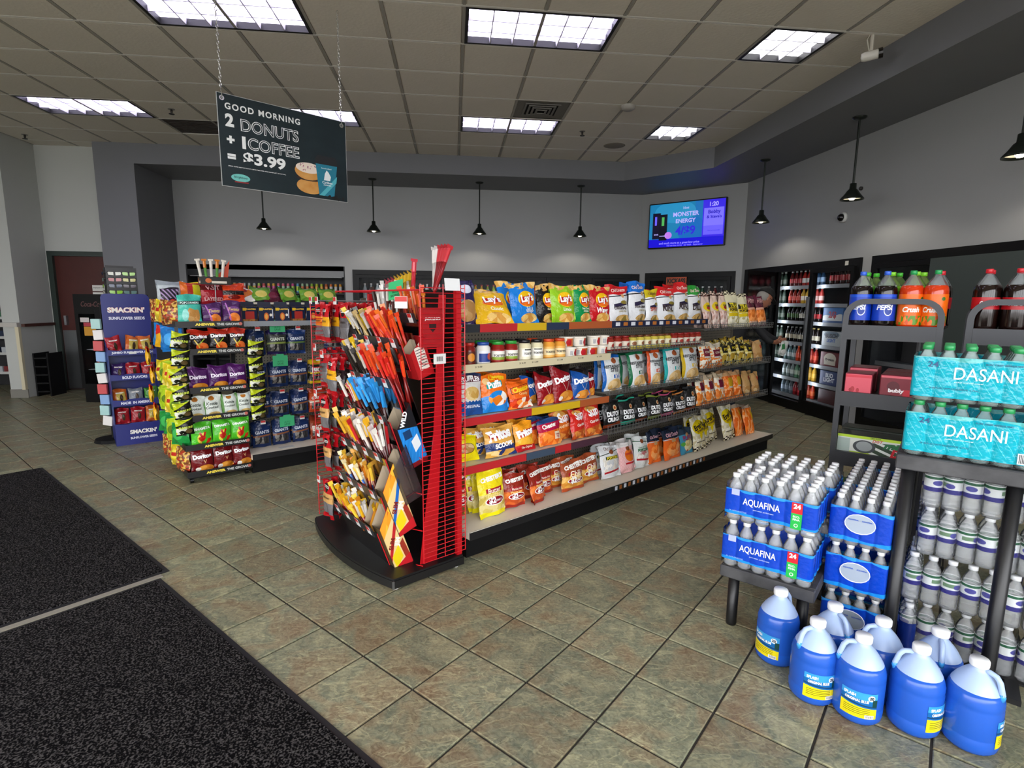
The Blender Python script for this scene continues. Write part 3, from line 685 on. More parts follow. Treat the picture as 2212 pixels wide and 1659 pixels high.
D('puff_maroon', 'maroon topped bag of orange puffs', '#5a1830', [('C', ('R', .5, .32, .5, .2, '#0'), 8, 9, '#f08a3a', '#ffa65c', '#d86d24'), ('R', .5, .56, .5, .035, '#e6a98e'), ('S', ('R', .5, .09, .5, .07, '#0'), 9, 3, .5, '#e9dfd6')], [('PUFFS', .5, .8, .66, '#d8a0a0')])
D('ruffle_white', 'white ridged chip bag with blue base', '#d9d7d4', [('B', .34, 0, .015, 40, '#1d4f96'), ('A', .80, 0, '#26365c'), ('R', .5, .86, .44, .07, '#5a1f2c'), ('C', ('E', .5, .52, .36, .16, '#0'), 5, 6, '#d8b46a', '#e7cb8c', '#c99d4c')], [('RUFFLES', .5, .86, .82, '#ffffff', dict(bold=.04)), ('ORIGINAL', .5, .22, .7, '#dfe9f7')])
D('puff_orange', 'orange cheese puff bag with blue base', '#ef7216', [('B', .40, -.1, .05, 8, '#1e84d6'), ('C', ('E', .55, .36, .36, .2, '#0'), 4, 5, '#f39a3c', '#e07a1e', '#1e84d6', '#f3efe6'), ('R', .45, .72, .3, .07, '#12a3a0', .12), ('E', .18, .82, .13, .09, '#f4c98a')], [('Puffs', .45, .73, .5, '#ffffff', dict(bold=.05, rot=.12)), ('Cheetos', .58, .9, .55, '#f2c417', dict(bold=.05))])
D('curl_orange', 'orange crunchy cheese curl bag', '#e8651b', [('C', ('B', .34, .05, '#0'), 6, 7, '#e1451c', '#f58b35', '#c53414', '#f5e6d0'), ('R', .5, .68, .42, .12, '#2a1a12', .12), ('R', .5, .68, .40, .105, '#e8651b', .12)], [('Cheetos', .5, .69, .74, '#f6c51a', dict(bold=.06, rot=.12)), ('Crunchy', .55, .5, .4, '#f6d28a')])
def T_(b, hi): return [('A', 1.0, -.3, '#1a1412'), ('R', .5, .36, .006, .2, hi, .6), ('R', .62, .36, .006, .2, hi, -.6), ('C', ('E', .6, .14, .38, .15, '#0'), 4, 5, '#e09a3e', '#d17f26', '#f0b560'), ('E', .28, .1, .1, .06, '#e8e2da')]
TT = [('Doritos', .5, .62, .86, '#ffffff', dict(bold=.06, rot=.12))]
D('corner_red', 'dark red tortilla chip bag', '#8a1119', T_('#8a1119', '#e9d4c0'), TT); D('corner_blue', 'blue tortilla chip bag', '#174f9e', T_('#174f9e', '#e9e4d0'), TT)
def R__(c): return [('R', .06, .5, .06, .5, c), ('R', .5, .96, .5, .04, c), ('C', ('E', .6, .16, .4, .17, '#0'), 4, 5, '#e9c992', '#dcb06a', '#f3e0b8'), ('E', .58, .84, .16, .08, '#a8552c'), ('R', .66, .40, .2, .05, c)]
for k, c, n in (('tortilla_blue', '#1d63b5', 'blue'), ('tortilla_green', '#1c6b45', 'green'), ('tortilla_orange', '#cf4f1e', 'orange'), ('tortilla_teal', '#2aa6a6', 'teal'), ('tortilla_yellow', '#d8b51c', 'yellow')):
    D(k, 'white tortilla chip bag with %s edge' % n, '#dfe3e4', R__(c), [('RESTAURANT', .5, .68, .84, '#23262a', dict(bold=.04)), ('STYLE', .55, .58, .46, '#23262a', dict(bold=.04)), ('BITE', .66, .4, .26, '#ffffff')])
D('mix_corn', 'clear bag of mixed orange and white corn', '#d8cbb4', [('C', ('B', .8, 0, '#0'), 10, 14, '#f0913e', '#f4e3c4', '#f9f1df', '#e4772a'), ('R', .5, .55, .3, .16, '#7a2438'), ('R', .5, .40, .3, .03, '#d8d2c8')], [('CORN', .5, .58, .4, '#f1dcc8')])
D('stripe_small', 'small black and yellow popcorn bag', '#c9ad4c', [('C', None, 7, 10, '#d6c25a', '#2b2a18', '#b08f2a', '#e8dc96'), ('R', .5, .62, .34, .14, '#1f1d12')], [('POP', .5, .62, .4, '#e6d21e')])
D('kettle_tan', 'tan kraft kettle corn bag', '#c59a63', [('C', ('B', .4, 0, '#0'), 5, 6, '#d9b989', '#b88850', '#8f6a3a'), ('E', .7, .7, .14, .1, '#c4462e')], [])
D('ring_yellow', 'bright yellow onion ring snack bag', '#eedb12', [('E', .45, .5, .36, .2, '#3a2a16'), ('C', ('E', .45, .5, .34, .18, '#0'), 4, 5, '#d8b070', '#b98a48', '#e6c890')], [])
D('corn_scoop', 'tan and blue corn chip scoop bag', '#e0a84c', [('B', .45, -.1, .03, 7, '#22356f'), ('C', ('B', .2, 0, '#0'), 5, 6, '#e8bd66', '#d9a548', '#f3d592', '#22356f'), ('R', .48, .70, .36, .09, '#a51c1e', .1)], [('Fritos', .48, .72, .8, '#ffffff', dict(bold=.07, rot=.12)), ('SCOOPS', .56, .36, .6, '#ffffff', dict(bold=.05, rot=.1))])
D('corn_chip', 'orange corn chip bag with red base', '#eb9a1e', [('B', .22, 0, .02, 6, '#b3161d'), ('E', .45, .35, .4, .12, '#f3b53a'), ('R', .5, .62, .38, .1, '#a51c1e', .12)], [('Fritos', .5, .64, .84, '#ffffff', dict(bold=.07, rot=.16)), ('The Original', .5, .13, .6, '#ffe9d0')])
D('fries_pink', 'magenta hot fries bag with orange fries', '#b0183f', [('C', ('B', .5, .1, '#0'), 5, 3.4, '#f08c35', '#e2691d', '#f7a651'), ('A', .8, .1, '#28467c'), ('R', .75, .35, .14, .14, '#e8d4b4')], [('Chester', .45, .74, .6, '#f6f0ea', dict(bold=.04, rot=.14)), ('FLAMIN', .75, .39, .2, '#b0183f'), ('FIX', .75, .3, .14, '#b0183f')])
def W_(b): return [('E', .45, .9, .3, .1, '#e8b05a'), ('C', ('B', .26, .1, '#0'), 5, 6, '#d98a3c', '#b9541f', '#8a3316')]
D('wave_orange', 'orange wavy grain chip bag', '#d0661c', W_(0), [('Sun', .55, .78, .6, '#ffffff', dict(bold=.03, rot=.1)), ('Chips', .55, .66, .45, '#ffffff', dict(rot=.1)), ('HARVEST', .5, .48, .55, '#f6dca8', dict(rot=.1))])
D('wave_red', 'red wavy grain chip bag', '#c9281f', W_(0), [('Sun', .55, .80, .6, '#ffffff', dict(bold=.03, rot=.1)), ('Chips', .55, .68, .45, '#ffffff', dict(rot=.1)), ('Garden', .52, .48, .5, '#f6e6d8', dict(rot=.1))])
for k, c, n in (('crunch_black', '#8a3a1e', 'brown'), ('crunch_teal', '#2b9a80', 'teal'), ('crunch_olive', '#6d7a2a', 'olive'), ('crunch_purple', '#c0507a', 'pink'), ('crunch_tan', '#c07a3a', 'tan')):
    D(k, 'black kettle chip bag with %s stripe' % n, '#191a1b', [('R', .5, .14, .5, .06, c, .08), ('A', .92, .04, c if n != 'brown' else '#2a2a2c'), ('E', .62, .72, .12, .09, '#d9b98c'), ('E', .62, .72, .07, .05, '#b3501e')], [('DUTCH', .5, .52, .74, '#eef0f0', dict(bold=.06, hv=.17)), ('CRUNCH', .5, .33, .74, '#eef0f0', dict(bold=.06, hv=.15))])
D('cheese_corn', 'clear bag of orange and white cheese corn', '#d9c4a4', [('C', ('B', .85, 0, '#0'), 9, 12, '#f08a35', '#f7e8cc', '#fbf3e2', '#f3a052', '#e87a2a'), ('R', .55, .62, .26, .15, '#6e1d34'), ('R', .55, .46, .26, .03, '#cfcac4')], [])
D('cheese_orange', 'clear bag of bright orange cheese corn', '#d8a878', [('C', ('B', .85, 0, '#0'), 9, 12, '#f07a22', '#f8964a', '#e0661a', '#fbb277'), ('R', .6, .62, .28, .16, '#d9a91e'), ('R', .6, .44, .28, .03, '#cfcac4')], [])
def F_(c, top, cc): return [('C', ('B', .5, 0, '#0'), 6, 8, *cc), ('A', .5, 0, top), ('S', ('A', .80, 0, '#0'), 6, 5, .12, c), ('R', .55, .56, .32, .05, '#a81c2a'), ('E', .55, .34, .38, .10, '#f3efe8'), ('E', .55, .34, .34, .08, '#8f1420'), ('B', .1, 0, .02, 10, c)]
def FT(n): return [("CHESTER'S", .52, .82, .84, '#fbf7ee', dict(bold=.06, rot=.08)), ('$2', .43, .345, .26, '#ffffff', dict(bold=.05)), ('ONLY', .68, .335, .24, '#ffffff'), (n, .55, .56, .5, '#ffe9d6'), (n, .52, .47, .52, '#ffdf8a')]
D('fry_yellow', 'bright yellow two dollar fries bag', '#f2e219', F_('#f0e414', '#efd91a', ('#d9c56a', '#e3d48c', '#c8b04e')), FT('Butter'))
D('fry_brown', 'brown two dollar snack bag', '#6e4426', F_('#7a5a2c', '#5c3a20', ('#8a6a3a', '#75552c', '#9d7c48')), FT('Snack'))
D('fry_red', 'brick red two dollar hot fries bag', '#a5301e', F_('#a02a1c', '#8f2a1c', ('#d9662a', '#c24e1e', '#ea8238')), FT('Flamin Hot'))
D('fry_amber', 'amber two dollar fries bag', '#b85a26', F_('#b04a20', '#9c4824', ('#e0a646', '#cf8a30', '#efc06a')), FT('Chili'))
def P_(b, c): return [('C', ('R', .5, .42, .42, .22, '#0'), 9, 10, '#f4f1ea', '#e2ddd2', b), ('R', .5, .78, .5, .012, '#2c3a2c', .1), ('E', .55, .80, .12, .07, '#8c4a2a'), ('R', .55, .62, .34, .05, c), ('R', .5, .20, .4, .03, '#b3202a', .08)]
D('pop_white', 'white popcorn bag with black label', '#e6e8ea', P_('#cfd2d4', '#23301e'), [('POPCORN', .55, .62, .6, '#e0cf3a', dict(bold=.05)), ('Old Dutch', .5, .9, .5, '#6a4a3a')])
D('pop_pink', 'pink sweet popcorn bag with orange star', '#eebcbc', [('S', ('B', .75, 0, '#0'), 8, 9, .08, '#e39a9a'), ('S', ('B', .75, 0, '#0'), 8, -9, .08, '#e39a9a'), ('E', .58, .55, .3, .2, '#e8741c'), ('E', .55, .78, .12, .08, '#8c4a2a'), ('A', .84, 0, '#ece6e4'), ('R', .58, .3, .3, .03, '#c0202a')], [('POPCORN', .58, .60, .5, '#c8201e', dict(bold=.05))])
D('pop_green', 'white popcorn bag with green lettering', '#e4e8e6', [('R', .5, .84, .5, .014, '#2c5a3c', -.1), ('E', .5, .85, .12, .07, '#8c4a2a'), ('C', ('R', .5, .38, .4, .1, '#0'), 9, 10, '#f4f1ea', '#e2ddd2', '#d9c9c4'), ('R', .5, .26, .42, .03, '#b3202a', -.08)], [('POPCORN', .5, .58, .7, '#166a3c', dict(bold=.06)), ('Gourmet White', .5, .67, .6, '#166a3c'), ('light', .5, .49, .35, '#c0202a')])
D('cheez_navy', 'orange cheese puff bag with navy top', '#e5661c', [('A', .66, 0, .03, 6, '#182338'), ('R', .5, .655, .5, .012, '#c0c4d0'), ('E', .5, .6, .13, .08, '#c99b6a'), ('C', ('E', .5, .32, .4, .24, '#0'), 7, 8, '#f58a3a', '#f9a862', '#e06a1e')], [('Old Dutch', .5, .80, .72, '#d8a8b4', dict(bold=.03))])
D('puff_teal', 'light blue popped puff bag', '#3a8fb0', [('A', .74, 0, .02, 6, '#23364a'), ('E', .5, .74, .14, .08, '#c99b6a'), ('C', ('E', .55, .34, .36, .26, '#0'), 7, 8, '#e8dc9a', '#f3ebbc', '#d4c274'), ('E', .45, .12, .08, .05, '#b32a2a'), ('E', .14, .4, .12, .08, '#4f9a3a')], [('PUFFS', .5, .62, .7, '#8a2a5a', dict(bold=.05))])
D('corn_yellow', 'clear popcorn bag with yellow lettering patch', '#e2ddc4', [('C', None, 9, 12, '#f2eddb', '#e2dabb', '#d3c89e'), ('E', .5, .68, .44, .22, '#e9cf10'), ('R', .5, .44, .1, .08, '#e9cf10', .78), ('K', ('R', .5, .06, .5, .065, '#0'), 8, 22, '#2a2114'), ('R', .5, .25, .36, .012, '#5b5648')], [("Ernie's", .5, .72, .74, '#2b1c10', dict(bold=.05, rot=.2)), ('POPCORN', .54, .58, .56, '#5b3b10', dict(bold=.04, rot=.16))])
D('curl_clear', 'clear bag of long orange cheese curls', '#d98a4c', [('C', None, 12, 7, '#f37c22', '#f99648', '#e4661a', '#fbae70'), ('R', .78, .66, .18, .16, '#d9ae1c'), ('A', .9, 0, '#b7a08a')], [])

# rows: design, place along the run, set-back, width, height, lean, turn
ROWS = {
 'top shelf': (1.287, [('ridge_navy', .114, .14, .135, .25, 10, 0), ('chip_yellow', .283, .10, .235, .25, 40, -14), ('chip_yellow', .275, .21, .21, .24, 40, -14), ('chip_blue', .507, .10, .215, .245, 8, 0), ('chip_blue', .49, .19, .19, .25, 10, 0), ('chip_black', .715, .13, .165, .225, 8, 0), ('chip_lime', .825, .09, .205, .245, 10, -4), ('chip_green', 1.01, .10, .165, .245, 6, 0), ('chip_red', 1.185, .10, .19, .245, 6, 0),
   ('kettle_red', 1.385, .10, .20, .25, 8, 0), ('kettle_blue', 1.60, .10, .215, .275, 6, 0), ('kettle_yellow', 1.775, .10, .155, .235, 6, 0), ('kettle_ripple', 1.945, .09, .215, .25, 8, 0), ('kettle_ripple', 2.17, .10, .205, .288, 6, 0), ('kettle_green', 2.36, .10, .19, .27, 6, 0)]),
 'top wire shelf': (1.212, [('corn_pink', 2.564, .09, .135, .30, 12, 0), ('corn_pink', 2.70, .09, .135, .307, 12, 0), ('corn_pink', 2.838, .09, .135, .314, 12, 0), ('corn_stripe', 3.0, .09, .185, .317, 12, 0), ('corn_stripe', 3.19, .09, .185, .305, 12, 0), ('puff_maroon', 3.37, .09, .175, .292, 14, 0), ('puff_maroon', 3.55, .09, .175, .29, 14, 0)]),
 'third shelf': (.778, [('ruffle_white', .113, .11, .145, .245, 6, 0), ('puff_orange', .286, .10, .19, .222, 10, 0), ('curl_orange', .475, .09, .185, .172, 14, 0), ('corner_blue', .635, .16, .155, .19, 12, 0), ('corner_red', .69, .09, .165, .215, 12, 6), ('corner_red', .845, .09, .185, .24, 10, 0), ('corner_blue', 1.02, .10, .17, .2, 8, 0), ('corner_red', 1.15, .14, .12, .192, 8, 0),
   ]),
 'third wire shelf': (.80, [('tortilla_blue', 1.345, .10, .205, .247, 8, 0), ('tortilla_green', 1.64, .10, .195, .258, 10, 0), ('tortilla_orange', 1.85, .10, .165, .258, 8, 0), ('tortilla_teal', 2.09, .09, .235, .265, 8, 0), ('tortilla_yellow', 2.345, .09, .21, .275, 10, 0), 
   ]),
 'middle wire shelf': (.872, [('mix_corn', 2.58, .09, .165, .225, 12, 0), ('mix_corn', 2.75, .09, .165, .215, 12, 0), ('stripe_small', 2.905, .09, .145, .225, 14, 0), ('stripe_small', 3.05, .09, .145, .245, 14, 0), ('stripe_small', 3.2, .09, .145, .24, 14, 0), ('stripe_small', 3.35, .09, .145, .212, 14, 0), ('kettle_tan', 3.52, .09, .165, .195, 12, 0)]),
 'fourth shelf': (.505, [('ring_yellow', .105, .13, .14, .155, 14, 0), ('corn_scoop', .24, .19, .16, .165, 18, 0), ('corn_scoop', .325, .09, .225, .18, 18, 0), ('corn_chip', .515, .09, .155, .185, 12, 0), ('fries_pink', .66, .17, .13, .168, 14, 0), ('fries_pink', .735, .09, .19, .165, 14, 0), ('wave_orange', .90, .14, .17, .19, 12, 0), ('wave_red', 1.0, .09, .155, .198, 12, 6), ('wave_red', 1.15, .09, .17, .215, 14, 0)]),
 'fourth wire shelf': (.52, [('crunch_black', 1.36, .10, .17, .207, 8, 0), ('crunch_teal', 1.53, .09, .165, .205, 10, 0), ('crunch_black', 1.70, .10, .165, .19, 8, 0), ('crunch_olive', 1.86, .09, .15, .187, 8, 0), ('crunch_purple', 2.03, .09, .175, .187, 10, 0), ('crunch_tan', 2.205, .09, .165, .185, 8, 0), ('crunch_black', 2.37, .10, .155, .207, 6, 0)]),
 'lower wire shelf': (.555, [('cheese_corn', 2.545, .09, .155, .25, 12, 0), ('cheese_corn', 2.70, .09, .155, .252, 12, 0), ('cheese_corn', 2.86, .09, .155, .247, 12, 0), ('cheese_orange', 3.02, .09, .155, .252, 12, 0), ('cheese_orange', 3.18, .09, .155, .247, 12, 0), ('kettle_tan', 3.35, .09, .155, .235, 12, 0), ('kettle_tan', 3.52, .09, .155, .21, 12, 0)]),
 'bottom deck': (.158, [('fry_brown', .10, .19, .11, .278, 8, 0), ('fry_yellow', .20, .20, .13, .26, 10, 0), ('fry_yellow', .25, .075, .195, .275, 8, 0), ('fry_red', .44, .10, .16, .21, 8, 0), ('fry_red', .50, .22, .14, .195, 8, 0), ('fry_red', .615, .06, .165, .228, 16, 14), ('fry_red', .745, .16, .16, .20, 8, 0), ('fry_amber', .90, .20, .16, .19, 8, 0), ('fry_amber', .955, .09, .205, .205, 8, 0), ('fry_amber', 1.165, .13, .195, .198, 8, 0),
   ('pop_white', 1.365, .09, .2, .225, 14, 0), ('pop_pink', 1.56, .09, .185, .225, 14, 0), ('pop_green', 1.745, .10, .18, .243, 10, 0), ('cheez_navy', 1.925, .11, .175, .255, 10, 0), ('cheez_navy', 2.145, .09, .245, .25, 10, 0), ('puff_teal', 2.365, .10, .18, .217, 10, 0), ('corn_yellow', 2.57, .09, .215, .292, 14, 0), ('corn_yellow', 2.74, .15, .215, .262, 14, 0), ('corn_yellow', 2.92, .19, .215, .30, 12, 0), ('corn_yellow', 3.13, .12, .225, .315, 14, 0), ('curl_clear', 3.34, .13, .175, .30, 14, 0), ('curl_clear', 3.50, .10, .19, .28, 16, 0)]),
}
rk = random.Random(3)
for shelf, (z, row) in ROWS.items():
    for i, (key, s, w, wd, h, lean, turn) in enumerate(row):
        ln = R_(lean); d = .065 if w > .085 else .06
        wd *= 1.04
        bag(key, wd, h, d, G(s, w, z+.002+d*.12*math.sin(ln)), (-ln, R_(rk.uniform(-2, 2)), TH+R_(turn+rk.uniform(-5, 5))),
            '%s, %s from red rack, %s' % (DES[key][0], ORD[i], shelf), 'snack bags on the long gondola')
        if w <= .10 and lean < 30 and not (shelf == 'top shelf' and s < .6):
            bag(key, wd, h*.98 if h > .2 else h, .055, G(s+.025, w+.105, z+.002), (-ln*.6, R_(rk.uniform(-3, 3)), TH+R_(rk.uniform(-4, 4))),
                '%s behind the %s bag, %s' % (DES[key][0], ORD[i], shelf), 'snack bags on the long gondola')
# ================================================================ long chip gondola
M_deck = Art('cream_shelf_steel', '#ece2ce', [('N', 4, '#dfd4be', .4)], rough=.45, bump=0, coords='Object').m
def peg_material(name, hexc, hole):
    m = bpy.data.materials.new(name); m.use_nodes = True; nt = m.node_tree; b = nt.nodes['Principled BSDF']; L = nt.links.new
    tc = nt.nodes.new('ShaderNodeTexCoord'); sp = nt.nodes.new('ShaderNodeSeparateXYZ'); L(tc.outputs['Object'], sp.inputs[0])
    def f(op, a, c, cl=False):
        n = nt.nodes.new('ShaderNodeMath'); n.operation = op
        for i, x in enumerate((a, c)):
            if hasattr(x, 'links'): L(x, n.inputs[i])
            elif x is not None: n.inputs[i].default_value = x
        return n.outputs[0]
    def cyc(s): return f('POWER', f('SUBTRACT', f('FRACT', f('MULTIPLY', s, 1/.0254), None), .5), 2)
    k = f('LESS_THAN', f('ADD', cyc(sp.outputs[0]), cyc(sp.outputs[2])), .035)
    mx = nt.nodes.new('ShaderNodeMix'); mx.data_type = 'RGBA'; mx.inputs[6].default_value = lin(hexc); mx.inputs[7].default_value = lin(hole)
    L(k, mx.inputs[0]); L(mx.outputs[2], b.inputs['Base Color']); b.inputs['Roughness'].default_value = .55
    return m
M_peg = peg_material('pegboard_panel', '#8d8577', '#2a2622'); M_wire = mat('#8a8c8c', .35, .7); M_lip = mat('#2a2d31', .4)
gon = thing('gondola_shelf', 'long double sided gondola shelving full of chip bags', 'shelving', G(0, 0), TH)
LN = 3.66; DP = .92
obj('kick_plate', MB().box(0, LN, .0, .02, 0, .115), M_blackmat, gon); obj('kick_plate', MB().box(0, LN, DP-.02, DP, 0, .115), M_blackmat, gon)
obj('kick_plate', MB().box(0, .02, .02, DP-.02, 0, .115), M_blackmat, gon); obj('kick_plate', MB().box(LN-.02, LN, .02, DP-.02, 0, .115), M_blackmat, gon)
for k in range(3):
    s0 = 1.22*k; s1 = s0+1.217
    dk = obj('base_deck', MB().box(s0, s1 if k < 2 else s1+.03, -.03, .44, .115, .157), M_deck, gon)
    obj('deck_lip', MB().box(s0, s1 if k < 2 else s1+.03, -.036, -.03, .112, .158), mat('#17171a', .4), dk)
    obj('deck_trim', MB().box(s0, s1 if k < 2 else s1+.03, -.0365, -.029, .1575, .160), mat('#cfcabf', .4), dk)
    obj('base_deck', MB().box(s0, s1, .48, .95, .115, .157), M_deck, gon)
    obj('back_panel', MB().box(s0+.02, s1-.02, .445, .475, .157, 1.40), M_peg, gon)
for k in range(4):
    x = min(max(1.22*k, .015), LN-.015); obj('upright', MB().box(x-.015, x+.015, .435, .485, .157, 1.42), mat('#6d665b', .5), gon)
def steel_shelf(s0, s1, z, dep=.42, lip=()):
    o = obj('shelf', MB().box(s0+.004, s1-.004, .03, .03+dep-.02, z-.018, z), M_deck, gon)
    for (a, b, c) in lip: obj('price_strip', MB().box(s0+(s1-s0)*a+.001, s0+(s1-s0)*b-.001, .021, .03, z-.032, z+.012), mat(c, .35), o)
    return o
RED, YEL, ORG, NVY, CRM, PUR = '#b3262a', '#c9a51c', '#a8552c', '#26324a', '#cfc4a2', '#4a2c3a'
steel_shelf(0, 1.22, 1.285, .40, ((0, .09, '#23262b'), (.09, .31, RED), (.31, .50, YEL), (.50, .66, NVY), (.66, 1, ORG)))
steel_shelf(0, 1.22, 1.07, .40, ((0, 1, CRM),))
steel_shelf(0, 1.22, .776, .42, ((0, .41, RED), (.41, .76, YEL), (.76, 1, ORG)))
steel_shelf(0, 1.22, .503, .42, ((0, .38, RED), (.38, .58, '#3c4a5c'), (.58, .70, RED), (.70, 1, PUR)))
steel_shelf(1.22, 2.44, 1.285, .40, ((0, 1, '#1e2440'),))
for (s0, s1, y, z) in ((1.22, 2.44, .0205, 1.2755), ):
    for k in range(14):
        obj('price_tag', MB().box(s0+.04+k*.084, s0+.085+k*.084, .0195, .0212, z-.012, z+.012), mat('#b06a2a' if k % 2 else '#d8dae2', .4), gon)
for k in range(24): obj('price_tag', MB().box(1.25+k*.05, 1.275+k*.05, -.0378, -.036, .122, .150), mat('#9a5a28' if k % 2 else '#cfd3de', .4), gon)
for k, (x, t) in enumerate(((.10, '2/ 5.00'), (.42, '2/ 4.49'), (.52, '2/ 4.49'), (.73, '2/ 3.99'), (.92, '2/ 3.99'), (1.1, '2/ 3.99'))): flat_text(gon, t, x, 1.066, .05, '#3a352a', .0202, .009)
def wire_shelf(s0, s1, z, fh=.05, dep=.40):
    o = obj('wire_shelf', MB().box(s0+.01, s1-.01, .05, .05+dep-.03, z-.006, z), mat('#6b6a66', .5, .4), gon)
    n = int((s1-s0)/.035); mb = MB()
    for zz in (z-.01, z+fh*.5, z+fh): mb.box(s0+.01, s1-.01, .03, .034, zz-.002, zz+.002)
    for i in range(n+1):
        x = s0+.012+(s1-s0-.028)*i/n; mb.box(x, x+.003, .0305, .0335, z-.01, z+fh)
        mb.box(x, x+.003, .0335, .06, z-.012, z-.009)
    w = obj('wire_front', mb, M_wire, o); w['kind'] = 'stuff'
for z, f_ in ((1.09, .03), (.80, .03), (.52, .05)): wire_shelf(1.22, 2.44, z, f_)
for z, f_ in ((1.212, .035), (.872, .05), (.555, .045)): wire_shelf(2.44, 3.66, z, f_)
tp = MB().box(0, 1.22, .12, .122, 0, .002)
# wire divider standing behind the yellow bags
w = MB()
pts = [(.12, .26, 1.289), (.12, .26, 1.47), (.14, .26, 1.485), (.36, .26, 1.485), (.385, .26, 1.46), (.385, .26, 1.289)]
w.tube(pts, .003, 5)
for k in range(7): x = .155+k*.034; w.cyl((x, .26, 1.289), (x, .26, 1.485), .002, 4)
obj('wire_divider', w, M_wire, gon)

# jars and dip cans on the second shelf ------------------------------------------------
def jar_mesh(r, h, lidc, glass, lab, labtop=.62):
    b = MB().lathe([(0, 0), (r*.92, 0), (r, .006), (r, h*.74), (r*.78, h*.84), (r*.78, h*.86)], 18).mesh('jar_body', (mat(glass, .12),), True)
    l = MB().lathe([(0, h*.99), (r*.80, h*.99), (r*.84, h*.97), (r*.84, h*.85), (r*.78, h*.85)], 18).mesh('jar_lid', (mat(lidc, .35),), True)
    a = MB().lathe([(r+.0008, h*.10), (r+.0008, h*labtop)], 18, cap=False).mesh('jar_label', (lab,), True)
    return b, l, a
def cyl_text(s, r, z, width, hexc, a0=-PI/2, **k): return text_mesh(s, width, hexc, lambda x, y: ((r+.0016)*math.cos(a0+x/r), (r+.0016)*math.sin(a0+x/r), z+y), **k)
TOST = [('R', .75, .6, .22, .3, '#f1ede2'), ('R', .75, .25, .2, .12, '#8aa63a')]
JK = {'red': ('#b32a22', '#7a1d18', art('jar_label_red', '#5a2418', [('E', .75, .5, .1, .34, '#d98a2e')], bump=0), 'red lidded salsa jar', ''),
 'blue': ('#2a4f9e', '#e6e4de', art('jar_label_blue', '#e8e8ee', [('R', .75, .4, .2, .36, '#28418c'), ('E', .80, .5, .06, .3, '#b54a3a')], bump=0), 'white dip jar with blue lid', ''),
 'green': ('#2f9a3a', '#8a1f1a', art('jar_label_green', '#9b2a24', TOST, bump=0), 'green lidded salsa jar', 'TOSTITOS'),
 'black': ('#16161a', '#e2d9b4', art('jar_label_black', '#e8e2c8', [('R', .75, .55, .2, .32, '#f5f2e8'), ('R', .72, .85, .1, .05, '#1a1a1a')], bump=0), 'black lidded white queso jar', 'TOSTITOS'),
 'orange': ('#cf4a22', '#e09a3a', art('jar_label_orange', '#e8b058', [('R', .75, .5, .2, .3, '#f0d9a8')], bump=0), 'red lidded orange queso jar', 'TOSTITOS')}
JM = {}
for k, (lid, gl, lb, ds, tx) in JK.items():
    JM[k] = jar_mesh(.041 if k != 'red' else .035, .125, lid, gl, lb)+((cyl_text(tx, .041, .045, .075, '#1c1a18', bold=.05),) if tx else ())
def place_jar(kind, s, w, z, label, group, n=0, names='jar'):
    me = JM[kind]; o = put(names, me[0], None, G(s, w, z), (0, 0, TH+n)); put('lid', me[1], o); put('label', me[2], o)
    if len(me) > 3: put('lettering', me[3], o)
    return tag(o, label, 'jar', group)
for i, (k, s) in enumerate((('red', .085), ('blue', .18), ('green', .285), ('green', .385), ('black', .49), ('black', .59), ('orange', .69), ('orange', .785))):
    place_jar(k, s, .085, 1.071, '%s, %s jar from the red rack' % (JK[k][3], ORD[i]), 'jars on the second shelf', rk.uniform(-.3, .3))
for i, s in enumerate((.235, .335, .44, .54, .64)): place_jar(('green', 'green', 'black', 'black', 'orange')[i], s, .18, 1.071, 'second row jar standing behind the %s and %s front jars' % (ORD[i+1], ORD[i+2]), 'jars on the second shelf')
canb = MB().lathe([(0, 0), (.04, 0), (.044, .004), (.046, .055), (.046, .056)], 20).mesh('dip_cup', (art('dip_print', '#e7e0d2', [('R', .8, .5, .1, .45, '#c4601e'), ('E', .75, .5, .07, .36, '#b5202a'), ('R', .62, .5, .04, .3, '#e9e9ea'), ('S', ('R', .62, .5, .035, .26, '#0'), 60, 0, .5, '#2a2a2a')], bump=0),), True)
canl = MB().lathe([(0, .064), (.046, .064), (.049, .060), (.049, .054), (.046, .053)], 20).mesh('dip_lid', (mat('#efe9dc', .3),), True)
for i, (s, z, w) in enumerate(((.885, 0, .09), (.985, 0, .085), (1.085, 0, .085), (1.185, 0, .085), (.875, .066, .11), (.965, .066, .085), (1.11, .066, .085), (1.205, .066, .09))):
    o = put('dip_cup', canb, None, G(s, w, 1.071+z), (0, 0, TH+rk.uniform(-.5, .5))); put('lid', canl, o)
    tag(o, 'short white dip cup, %s in the %s tier beside the jars' % (ORD[i % 4], 'lower' if z == 0 else 'upper'), 'dip cup', 'dip cups')
JM['salsa'] = jar_mesh(.037, .10, '#8f1f1d', '#8f2a1e', art('jar_label_salsa', '#d8cbb8', [('E', .75, .5, .09, .3, '#a83a30')], bump=0))
JM['mustard'] = jar_mesh(.037, .10, '#6a3a1c', '#c8b64a', art('jar_label_mustard', '#e0d9b8', [('E', .75, .6, .09, .28, '#8a5a3a'), ('B', .2, 0, '#c9bc2a')], bump=0))
JK['salsa'] = (0, 0, 0, 'maroon lidded small jar', ''); JK['mustard'] = (0, 0, 0, 'brown lidded small yellow jar', '')
for i in range(14):
    k = 'salsa' if i < 3 or i > 8 else 'mustard'
    place_jar(k, 1.27+i*.086, .085, 1.091, '%s, %s on the wire jar shelf' % (JK[k][3], ORD[i]), 'small jars on the wire shelf', rk.uniform(-.3, .3))
